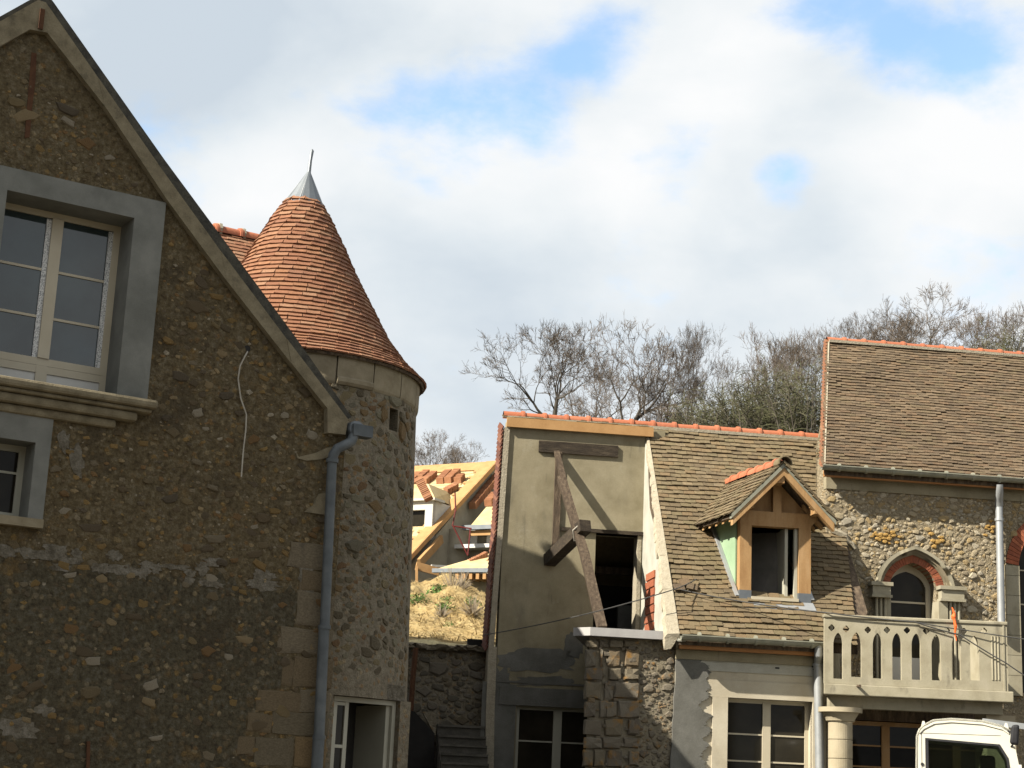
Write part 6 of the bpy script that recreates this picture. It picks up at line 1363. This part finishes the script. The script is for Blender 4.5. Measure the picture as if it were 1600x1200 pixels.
# red scaffold
sc_ = MB()
for p_, q_ in (((711, 770), (712, 800)), ((712, 796), (707, 822)), ((707, 820), (731, 868)), ((735, 826), (731, 868)), ((707, 822), (737, 826))): sc_.tube([hitY(*p_, 52.2), hitY(*q_, 52.2)], .024, 6)
tag(sc_.build('scaffold_frame', M['red_steel'], None, True), 'thin red steel frame standing against the far house', 'scaffold')
# stacks of tiles waiting on the roofs
SLB = TIL[0]
def stack(p, along, nrm, L, wd, ht, lab):
    s_ = thing('tile_stack', lab, 'tile stack', p, 'stacks of tiles laid out on the far roofs')
    along = along.normalized(); sd = along.cross(nrm).normalized(); n_ = max(4, int(L / .07))
    me = STK
    for k in range(n_):
        L *= 1 if k else .82; c = p + along * (L * (k / n_ - .5)); tl = (nrm + along * .35).normalized(); th_ = tl.cross(sd)
        piece('tile', me[k % 4], s_, mat4(sd * wd * .8 * rn.uniform(.94, 1.04), tl * ht * .72 * rn.uniform(.95, 1.04), th_ * L / n_ * .9, c))
STK = proto_meshes('tile', [TIL[k] for k in range(4)], M['stack_tile'])
tiltB = lambda r: (upB * math.cos(r) + BF.u * math.sin(r))
for x, y, L, r, lab in ((695, 750, .85, .0, 'left of two long stacks high on the yellow roof, near the ridge plank'), (708, 749, .85, .05, 'right of two long stacks high on the yellow roof, near the ridge plank'), (719, 753, .42, .0, 'short rounded stack rightmost near the verge plank of yellow roof'),
        (705, 769, .55, .5, 'stack lying alone lower down on yellow roof toward the verge'), (671, 752, .72, .2, 'stack on yellow roof just above the far dormer'), (662, 748, .55, .1, 'upper stack between far dormer and the ridge plank'), (650, 751, .55, .15, 'stack on yellow roof cut off by the tower edge'), (652, 759, .55, .6, 'stack on yellow roof lying crosswise beside the tower edge')):
    stack(rb(x, y) + BN * .02, tiltB(r), BN, L, .34, .30, 'red tile ' + lab)
upW = (WF.n * -1 + ZV * TW).normalized()
for x, y, L, lab in ((746, 788, .85, 'lower stack in the sloping row on lower roof by the low house'), (759, 772, .95, 'middle stack in the sloping row on lower roof by the low house'), (773, 756, .8, 'top stack in the sloping row on lower roof by the low house'), (769, 785, .7, 'stack beside the row on lower roof half hidden by hung tiles')):
    stack(wl(x, y) + WN * .02, upW, WN, L, .34, .30, 'red tile ' + lab)
stack(hitY(746, 878, 51.2), Vector((.8, .2, .45)), Vector((-.3, -.3, .9)), .75, .34, .28, 'red tile stack on the lowest yellow roof above the bank')
stack(hitY(768, 881, 51.0), Vector((.8, .2, .45)), Vector((-.3, -.3, .9)), .5, .34, .28, 'red tile stack on lowest yellow roof touching the low house corner')
stack(hitY(664, 768, 52.0), Vector((.42, -.1, -.75)), Vector((-.3, -.5, .5)), .85, .34, .28, 'red tile stack piled on the far dormer roof')

# ================================================================== hill and bare trees
def hill(x, y):
    t = max(0, (y - 44) / 50); s_ = 5.8 + 10.5 * min(1, t) + max(0, (y - 94)) * .06
    s_ += max(0, min(1, (x - 10) / 12)) * 4.5 * min(1, max(0, (y - 50) / 40))
    return (s_ if y > 44 else s_ * max(0, (y - 38) / 6)) + noise.noise(Vector((x * .08, y * .08, 2))) * .8 - .5
def bare_tree(seed, spread, depth, r0, gnarl, first, twigs=3, up=.10, fork=.16):
    """trunk with limbs in one mesh, the fine twigs in another; about 9 m tall, foot at the origin"""
    rn = random.Random(seed); T, C_ = MB(), MB()
    def grow(p, d, L, r, lv):
        n_ = 4 if lv < depth - 2 else 3; pts = [p]; rr = [r]; q = p; dd = d
        for k in range(n_):
            dd = (dd + Vector((rn.gauss(0, gnarl), rn.gauss(0, gnarl), rn.gauss(0, gnarl * .7) + up))).normalized()
            q = q + dd * L / n_; pts.append(q); rr.append(max(.005, r * (1 - .34 * (k + 1) / n_)))
        (T if lv < depth - 2 else C_).tube(pts, rr, 6 if lv < 2 else (4 if lv < depth - 2 else 3), lv == 0)
        if lv >= depth - 3:
            for k in range(max(2, twigs - (1 if lv < depth else 0))):
                f = rn.uniform(.1, 1); i = min(n_ - 1, int(f * n_)); b0 = pts[i].lerp(pts[i + 1], f * n_ - i)
                td = (dd + Vector((rn.gauss(0, .6), rn.gauss(0, .6), rn.gauss(.1, .5)))).normalized(); tl = L * rn.uniform(.35, .8)
                m1 = b0 + td * tl * .5 + Vector((rn.gauss(0, .06), rn.gauss(0, .06), rn.gauss(.02, .05))) * tl; e_ = b0 + td * tl + Vector((0, 0, rn.uniform(-.02, .22) * tl))
                C_.tube([b0, m1, e_], [.0062, .0052, .0035], 3, False)
                if lv >= depth - 1:
                    for _ in range(1):
                        t2 = (td + Vector((rn.gauss(0, .6), rn.gauss(0, .6), rn.gauss(.15, .5)))).normalized() * tl * rn.uniform(.35, .6); C_.tube([m1, m1 + t2], [.005, .0033], 3, False)
        if lv >= depth: return
        nb = first if lv == 0 else (2 if rn.random() < .55 else 3)
        a0 = rn.uniform(0, 6.28)
        for k in range(nb):
            ax_ = dd.orthogonal().normalized(); ax_.rotate(Matrix.Rotation(a0 + 6.283 * k / nb + rn.gauss(0, .3), 3, dd))
            ang = rn.uniform(.38, .72) * spread if (k or nb == 2 or lv == 0) else rn.uniform(.05, .3)
            nd = (dd * math.cos(ang) + ax_ * math.sin(ang)).normalized()
            if nd.z < -.1: nd.z *= .2; nd.normalize()
            grow(pts[-1], nd, L * rn.uniform(.70, .90), rr[-1] * (.84 if k == 0 else rn.uniform(.6, .78)), lv + 1)
        if 0 < lv < depth - 1:
            for k in range(rn.choice((0, 1, 1))):
                ax_ = dd.orthogonal().normalized(); ax_.rotate(Matrix.Rotation(rn.uniform(0, 6.28), 3, dd)); nd = (dd * .62 + ax_ * .78).normalized()
                grow(pts[rn.choice((1, 2, 3 if n_ > 3 else 2))], nd, L * rn.uniform(.5, .7), rr[1] * .5, lv + 2)
    grow(Vector((0, 0, -.5)), Vector((0, 0, 1)), 9 * fork, r0, 0)
    return T.data('trunk', None, True), C_.data('crown'), (max(v.z for v in C_.v), max(v.x for v in C_.v) - min(v.x for v in C_.v))
KINDS = [bare_tree(*a) for a in ((3, 1.2, 6, .17, .12, 4, 4, .06), (8, 1.25, 6, .16, .14, 3, 4, .05), (15, .95, 6, .13, .12, 3, 4, .08), (23, .7, 6, .10, .10, 3, 4, .11), (37, 1.1, 6, .15, .14, 4, 4, .06))]
for mt_, mc_, _ in KINDS: mt_.materials.append(M['bark']); mc_.materials.append(M['twig'])
def place_tree(kind_, px_, top_y, foot_y, Y, wpx, rot, label, name='bare_tree', group='bare trees on the hill'):
    foot = hitY(px_, foot_y, Y); zt = hitY(px_, top_y, Y).z; z0 = foot.z; ht = zt - z0
    mt_, mc_, (H_, W_) = KINDS[kind_]; s_ = ht / H_
    r_ = thing(name, label, 'tree', Vector((foot.x, Y, z0)), group)
    sx = min(s_ * 1.6, max(s_ * .6, wpx * mpp(foot) / W_))
    r_.scale = (sx, sx, s_); r_.rotation_euler.z = rot
    for nm, me in (('trunk', mt_), ('crown', mc_)):
        o = bpy.data.objects.new(nm, me); COL.objects.link(o); o.parent = r_
    z1_ = hill(foot.x, Y)
    if z0 > z1_ + .2:                                                     # mound of earth the tree stands on
        HUMPS.append((foot.x, Y, z0))
    return r_
HUMPS = []
TR = [(1, 868, 508, 700, 92, 225, 3.3, 'wide bare tree leaning left above the low roof ridge, leftmost there'), (0, 972, 490, 715, 96, 190, .6, 'tallest spreading bare tree in the middle above the low roof ridge'), (2, 1075, 512, 705, 92, 120, 1.1, 'narrow forked bare tree right of the tallest spreading one'),
      (4, 915, 545, 720, 104, 140, 4.0, 'small bare tree filling the gap behind the two wide ones'), (3, 1180, 522, 730, 98, 130, .3, 'slender bare tree above the dormer and olive scrub'), (2, 1250, 514, 730, 100, 130, 2.2, 'bare tree close beside the upper roof left verge'), (4, 1125, 560, 720, 104, 110, 1.7, 'thin lower bare tree between forked tree and olive scrub'), (4, 1215, 552, 720, 90, 110, 3.9, 'bushy bare sapling in front of olive scrub'), (1, 1020, 580, 700, 100, 150, 5.1, 'low bare tree under the crowns of tallest and forked ones'),
      (0, 1465, 444, 640, 96, 215, 2.0, 'large bare tree above the upper roof ridge'), (4, 1365, 486, 640, 92, 140, 5.0, 'bare tree peeping over left end of upper ridge'), (1, 1595, 466, 640, 94, 170, .4, 'bare tree cut by the right edge of the picture'), (2, 1405, 474, 640, 104, 120, 2.9, 'thin bare tree between the two above the upper ridge'), (2, 1535, 476, 645, 104, 140, 4.4, 'bare tree just right of the large one above upper ridge'), (4, 1330, 494, 650, 102, 100, 1.0, 'thin bare tree at the corner of the upper ridge'),
      (4, 680, 670, 775, 105, 95, .0, 'small distant bare tree beside the tower above yellow roof'), (0, 735, 686, 775, 108, 75, 2.5, 'distant bare tree touching the low house left corner'), (4, 655, 698, 775, 100, 60, 1.5, 'lowest distant bare tree half hidden by the tower'), (2, 708, 692, 775, 112, 60, 4.1, 'distant bare tree between two others over the yellow roof')]
for t in TR: place_tree(t[0], t[1], t[2] - (10 if t[1] < 1300 and t[2] < 640 else 1), *t[3:5], t[5] * 1.12, *t[6:])
rn = random.Random(61)
def scrub(px_, top_y, foot_y, Y, wpx, n_, label, mt_=None):
    p = hitY(px_, top_y, Y); z0 = hitY(px_, foot_y, Y).z; ht = p.z - z0; hw_ = wpx * mpp(p) / 2
    r_ = thing('scrub_bush', label, 'bush', Vector((p.x, Y, z0)), 'olive scrub on the hill')
    tb, lf = MB(), MB()
    for k in range(n_):
        bx, by = rn.gauss(0, hw_ * .5), rn.gauss(0, 1.2); L = ht * rn.uniform(.4, 1.02) * (1 - .4 * min(1, abs(bx) / hw_) ** 2)
        p0 = Vector((p.x + bx, Y + by, z0)); d = Vector((rn.gauss(bx / hw_ * .3, .2), rn.gauss(0, .2), 1)).normalized(); p1 = p0 + d * L * .6; p2 = p1 + (d + Vector((rn.gauss(0, .3), rn.gauss(0, .3), 0))) * L * .4
        tb.tube([p0, p1, p2], [.035, .022, .008], 3, False, rn.random())
        for j in range(30):
            f = rn.uniform(.2, 1); q = p0.lerp(p1, f / .6) if f < .6 else p1.lerp(p2, (f - .6) / .4); td = Vector((rn.gauss(0, .7), rn.gauss(0, .7), rn.uniform(-.1, .9))).normalized() * rn.uniform(.3, 1.0)
            lf.tube([q, q + td * .5 + Vector((0, 0, .05)), q + td], [.014, .011, .006], 3, False, rn.random())
    tb.build('trunk', M['bark'], r_); lf.build('crown', mt_ or M['scrub'], r_)
scrub(1120, 605, 710, 90, 130, 90, 'olive brown scrub behind low ridge, below forked bare tree'); scrub(1185, 585, 715, 88, 130, 110, 'olive scrub mass above the dormer behind low ridge'); scrub(1250, 560, 715, 86, 120, 130, 'tall green brown scrub against the upper house verge')
scrub(1055, 632, 700, 96, 140, 60, 'low grey scrub just showing over low ridge centre', M['twig']); scrub(935, 640, 700, 100, 150, 50, 'low grey scrub between trunks of the wide bare trees', M['twig']); scrub(1570, 505, 630, 94, 140, 110, 'dark olive scrub over the upper ridge at right edge'); scrub(1400, 512, 630, 100, 200, 90, 'grey thin scrub along the upper ridge', M['twig'])

def ground_z(x, y):
    z = hill(x, y); wsum = 0; acc = 0
    for hx, hy, hz in HUMPS:
        w = math.exp(-((x - hx) ** 2 + (y - hy) ** 2) / 12); acc += w * hz; wsum += w
    return z if wsum < 1e-6 else z + (acc / wsum - z) * min(1, wsum)
b = MB(); nx, ny = 130, 110
vs = [Vector((-120 + 260 * i / nx, 38.2 + 260 * (j / ny) ** 1.5, ground_z(-120 + 260 * i / nx, 38.2 + 260 * (j / ny) ** 1.5))) for j in range(ny + 1) for i in range(nx + 1)]
b.mesh(vs, [(j * (nx + 1) + i, j * (nx + 1) + i + 1, (j + 1) * (nx + 1) + i + 1, (j + 1) * (nx + 1) + i) for j in range(ny) for i in range(nx)])
kind(b.build('hillside', M['hillside'], None, True), 'structure')

# ================================================================== the small white truck
VQ = hitY(1500, 1160, 20.6); VF = Frame((VQ.x, VQ.y), -15); v = VF.px; VP = VF.pt
van = thing('truck', 'small white lorry cab seen from the side at bottom right', 'truck', VP(0, .8, 0))
side = [(1428, 1215), (1431, 1150), (1435, 1139), (1442, 1132), (1458, 1124), (1486, 1121.5), (1535, 1125), (1566, 1133), (1578, 1140), (1583, 1152), (1592, 1195), (1597, 1225)]
sp = [v(x, y) for x, y in side]
sp[0] = (sp[0][0], 1.25); sp[-1] = (sp[-1][0] + .02, 1.25)
wn = [v(x, y) for x, y in ((1447, 1154), (1560, 1164), (1573, 1178))]
wnd = [(wn[0][0], 1.5), (wn[2][0] + .10, 1.5), (wn[2][0] + .01, wn[2][1] - .05), (wn[1][0] + .01, wn[1][1]), (wn[0][0], wn[0][1])]
MB().panel(VF, sp, [wnd], 0, .05).build('cab_side', M['van'], van); MB().panel(VF, sp, [wnd], 1.55, 1.60).build('cab_side', M['van'], van)
b = MB(); n_ = len(sp)
for i in range(n_ - 1):
    if 8 <= i <= 9: continue
    b.face([VP(sp[i][0], .0, sp[i][1]), VP(sp[i + 1][0], .0, sp[i + 1][1]), VP(sp[i + 1][0], 1.6, sp[i + 1][1]), VP(sp[i][0], 1.6, sp[i][1])])
shell = b.build('roof', M['van'], van, True)
bv = shell.modifiers.new('solid', 'SOLIDIFY'); bv.thickness = .03
b = MB(); b.box(VF, sp[0][0], sp[-1][0] + .03, .55, 1.249, 0, 1.6); o = b.build('door', M['van'], van)
b = MB(); b.box(VF, sp[0][0] + .1, sp[-1][0] - .15, .58, 1.45, -.006, -.001); b.build('door_line', M['van'], van)
b = MB(); b.prism([VP(a, .03, z) for a, z in wnd], -VF.n * .008); gl = b.build('window', M['clear_glass'], van); MB().prism([VP(a, 1.57, z) for a, z in wnd], -VF.n * .008).build('window', M['clear_glass'], van)
def inset(P_, d): 
    c = (sum(p[0] for p in P_) / len(P_), sum(p[1] for p in P_) / len(P_)); return [(c[0] + (p[0] - c[0]) * (1 - d), c[1] + (p[1] - c[1]) * (1 - d)) for p in P_]
b = MB(); b.panel(VF, inset(wnd, -.02), [inset(wnd, .045)], -.008, .02); b.build('window_seal', M['rubber'], gl)
for x0, x1, y0, y1, nm, mt_ in ((1527, 1553, 1176, 1230, 'headrest', 'seat'),):
    c0, c1 = v(x0, y0, .015), v(x1, y1, .015); b = MB(); b.box(VF, c0[0], c1[0], c1[1], c0[1], .0295 - .02, .0295); 
b = MB(); b.box(VF, wn[0][0] + .62, wn[0][0] + .80, 1.5, v(1540, 1179)[1], .35, .45); o = b.build('headrest', M['seat'], van); bv = o.modifiers.new('bevel', 'BEVEL'); bv.width = .04; bv.segments = 3
b = MB(); b.prism([VP(sp[8][0] - .005, .05, sp[8][1] - .03), VP(sp[10][0] - .01, .05, sp[10][1]), VP(sp[10][0] + .005, .05, sp[10][1]), VP(sp[8][0] + .02, .05, sp[8][1] - .03)], -VF.n * 1.5); b.build('windscreen', M['clear_glass'], van)
b = MB(); b.box(VF, sp[0][0] + .05, sp[0][0] + .11, 1.25, sp[3][1] - .25, .06, 1.5); b.build('back_panel', M['seat'], van)
b = MB(); b.tube([VP(wn[1][0] - .28, .45 + .19 * math.cos(k * .5236), 1.36 + .16 * math.sin(k * .5236)) for k in range(13)], .016, 6); b.build('steering_wheel', M['rubber'], van, True)
b = MB(); pl = [(sp[i][0] + (.012 if i < 5 else -.012 if i > 7 else 0), sp[i][1] - .045) for i in range(2, 9)]
for i in range(len(pl) - 1): b.hexa([VP(pl[i][0], -.014, pl[i][1] - .008), VP(pl[i + 1][0], -.014, pl[i + 1][1] - .008), VP(pl[i + 1][0], .01, pl[i + 1][1] - .008), VP(pl[i][0], .01, pl[i][1] - .008)], [VP(pl[i][0], -.014, pl[i][1] + .008), VP(pl[i + 1][0], -.014, pl[i + 1][1] + .008), VP(pl[i + 1][0], .01, pl[i + 1][1] + .008), VP(pl[i][0], .01, pl[i][1] + .008)])
b.build('rain_rail', M['van'], van)
b = MB(); b.box(VF, wn[0][0] - .055, wn[0][0] - .049, .6, wn[0][1] + .06, -.002, .01); b.box(VF, wn[0][0] - .055, wn[1][0] + .03, wn[0][1] + .061, wn[0][1] + .066, -.002, .01); b.build('door_gap', M['rubber'], van)
m0 = v(1586, 1147, -.16); b = MB(); b.hexa([VP(m0[0] - .07, -.26, m0[1] - .12), VP(m0[0] + .03, -.26, m0[1] - .13), VP(m0[0] + .04, -.08, m0[1] - .13), VP(m0[0] - .05, -.08, m0[1] - .12)], [VP(m0[0] - .04, -.26, m0[1] + .10), VP(m0[0] + .05, -.26, m0[1] + .11), VP(m0[0] + .05, -.08, m0[1] + .11), VP(m0[0] - .03, -.08, m0[1] + .10)])
mr_ = b.build('mirror', M['rubber'], van); bv = mr_.modifiers.new('bevel', 'BEVEL'); bv.width = .03; bv.segments = 3
b = MB(); b.tube([VP(m0[0], -.1, m0[1] + .03), VP(sp[8][0] - .03, .02, sp[8][1] - .02)], .012, 6); b.tube([VP(m0[0], -.1, m0[1] - .08), VP(sp[9][0] - .03, .02, sp[9][1] - .12)], .012, 6); b.build('mirror_arm', M['rubber'], van)
for x, y in ((1443, 1132), (1572, 1135)):
    c = v(x, y, .1); b = MB(); b.hexa([VP(c[0] - .03, .08, c[1] - .03), VP(c[0] + .03, .08, c[1] - .03), VP(c[0] + .03, .12, c[1] - .03), VP(c[0] - .03, .12, c[1] - .03)], [VP(c[0] - .012, .08, c[1] + .04), VP(c[0] + .012, .08, c[1] + .04), VP(c[0] + .012, .12, c[1] + .04), VP(c[0] - .012, .12, c[1] + .04)]); b.build('roof_lug', M['van'], van)
b = MB(); b.beam(VP(v(1535, 1126, .9)[0], .9, v(1535, 1127, .9)[1]), VP(v(1640, 1140, 1.0)[0], 1.0, v(1640, 1140, 1.0)[1]), .06, .07); b.build('roof_bar', M['pipe'], van)
b = MB(); c = v(1441, 1194); b.tube([VP(c[0], -.012, c[1]), VP(c[0], .01, c[1])], .02, 8); b.build('hinge_cap', M['rubber'], van)
b = MB(); b.box(VF, sp[0][0] - 2.6, sp[0][0] - .08, .95, 1.05, .0, 1.6); b.box(VF, sp[0][0] - 2.6, sp[-1][0] + .3, .5, .62, .5, 1.1); b.box(VF, sp[0][0] - 2.6, sp[0][0] - 2.56, 1.05, 1.3, 0, 1.6); b.build('flatbed', M['van'], van)
b = MB(); b.box(VF, sp[-1][0] + .03, sp[-1][0] + .30, .5, 1.2, .02, 1.58); b.build('nose', M['van'], van)
for a in (sp[0][0] - 1.8, sp[-1][0] - .25):
    for w in (-.02, 1.42):
        b = MB(); b.tube([VP(a, w, .36), VP(a, w + .2, .36)], .36, 20); wh = b.build('wheel', M['rubber'], van, True)
        b = MB(); b.tube([VP(a, w - .01, .36), VP(a, w + .21, .36)], .2, 14); b.build('rim', M['pipe'], wh, True)

# ================================================================== the house across the yard, behind the camera (mirrored in the panes)
OF = Frame((2, -11.0), 184); opp = thing('opposite_house', 'long rendered house closing the yard behind the viewer', 'house', OF.pt(0, 3, 0))
holes = []
for k in range(8):
    for z0, z1 in ((.9, 2.4), (3.8, 5.2)): a = -13 + 3.6 * k; holes.append([(a, z0), (a + 1.1, z0), (a + 1.1, z1), (a, z1)])
b = MB(); b.panel(OF, [(-15, -.2), (16, -.2), (16, 6.6), (-15, 6.6)], holes, 0, .4); b.box(OF, -15, 16, -.2, 6.6, 6.5, 6.9); b.build('wall', M['plaster'], opp)
for hh in holes: window(opp, OF, hh[0][0], hh[1][0], hh[0][1], hh[2][1], .15, .06, .08, True, ((hh[0][1] + hh[2][1]) / 2,), M['pvc'], M['glass_dark'], .06)
b = MB(); b.prism([OF.pt(-15.2, -.4, 6.5), OF.pt(-15.2, 3.4, 9.9), OF.pt(-15.2, 7.3, 6.5), OF.pt(-15.2, 7.3, 6.3), OF.pt(-15.2, 3.4, 9.7), OF.pt(-15.2, -.4, 6.3)], OF.u * 31.4); b.build('roof', M['old_tile'], opp)
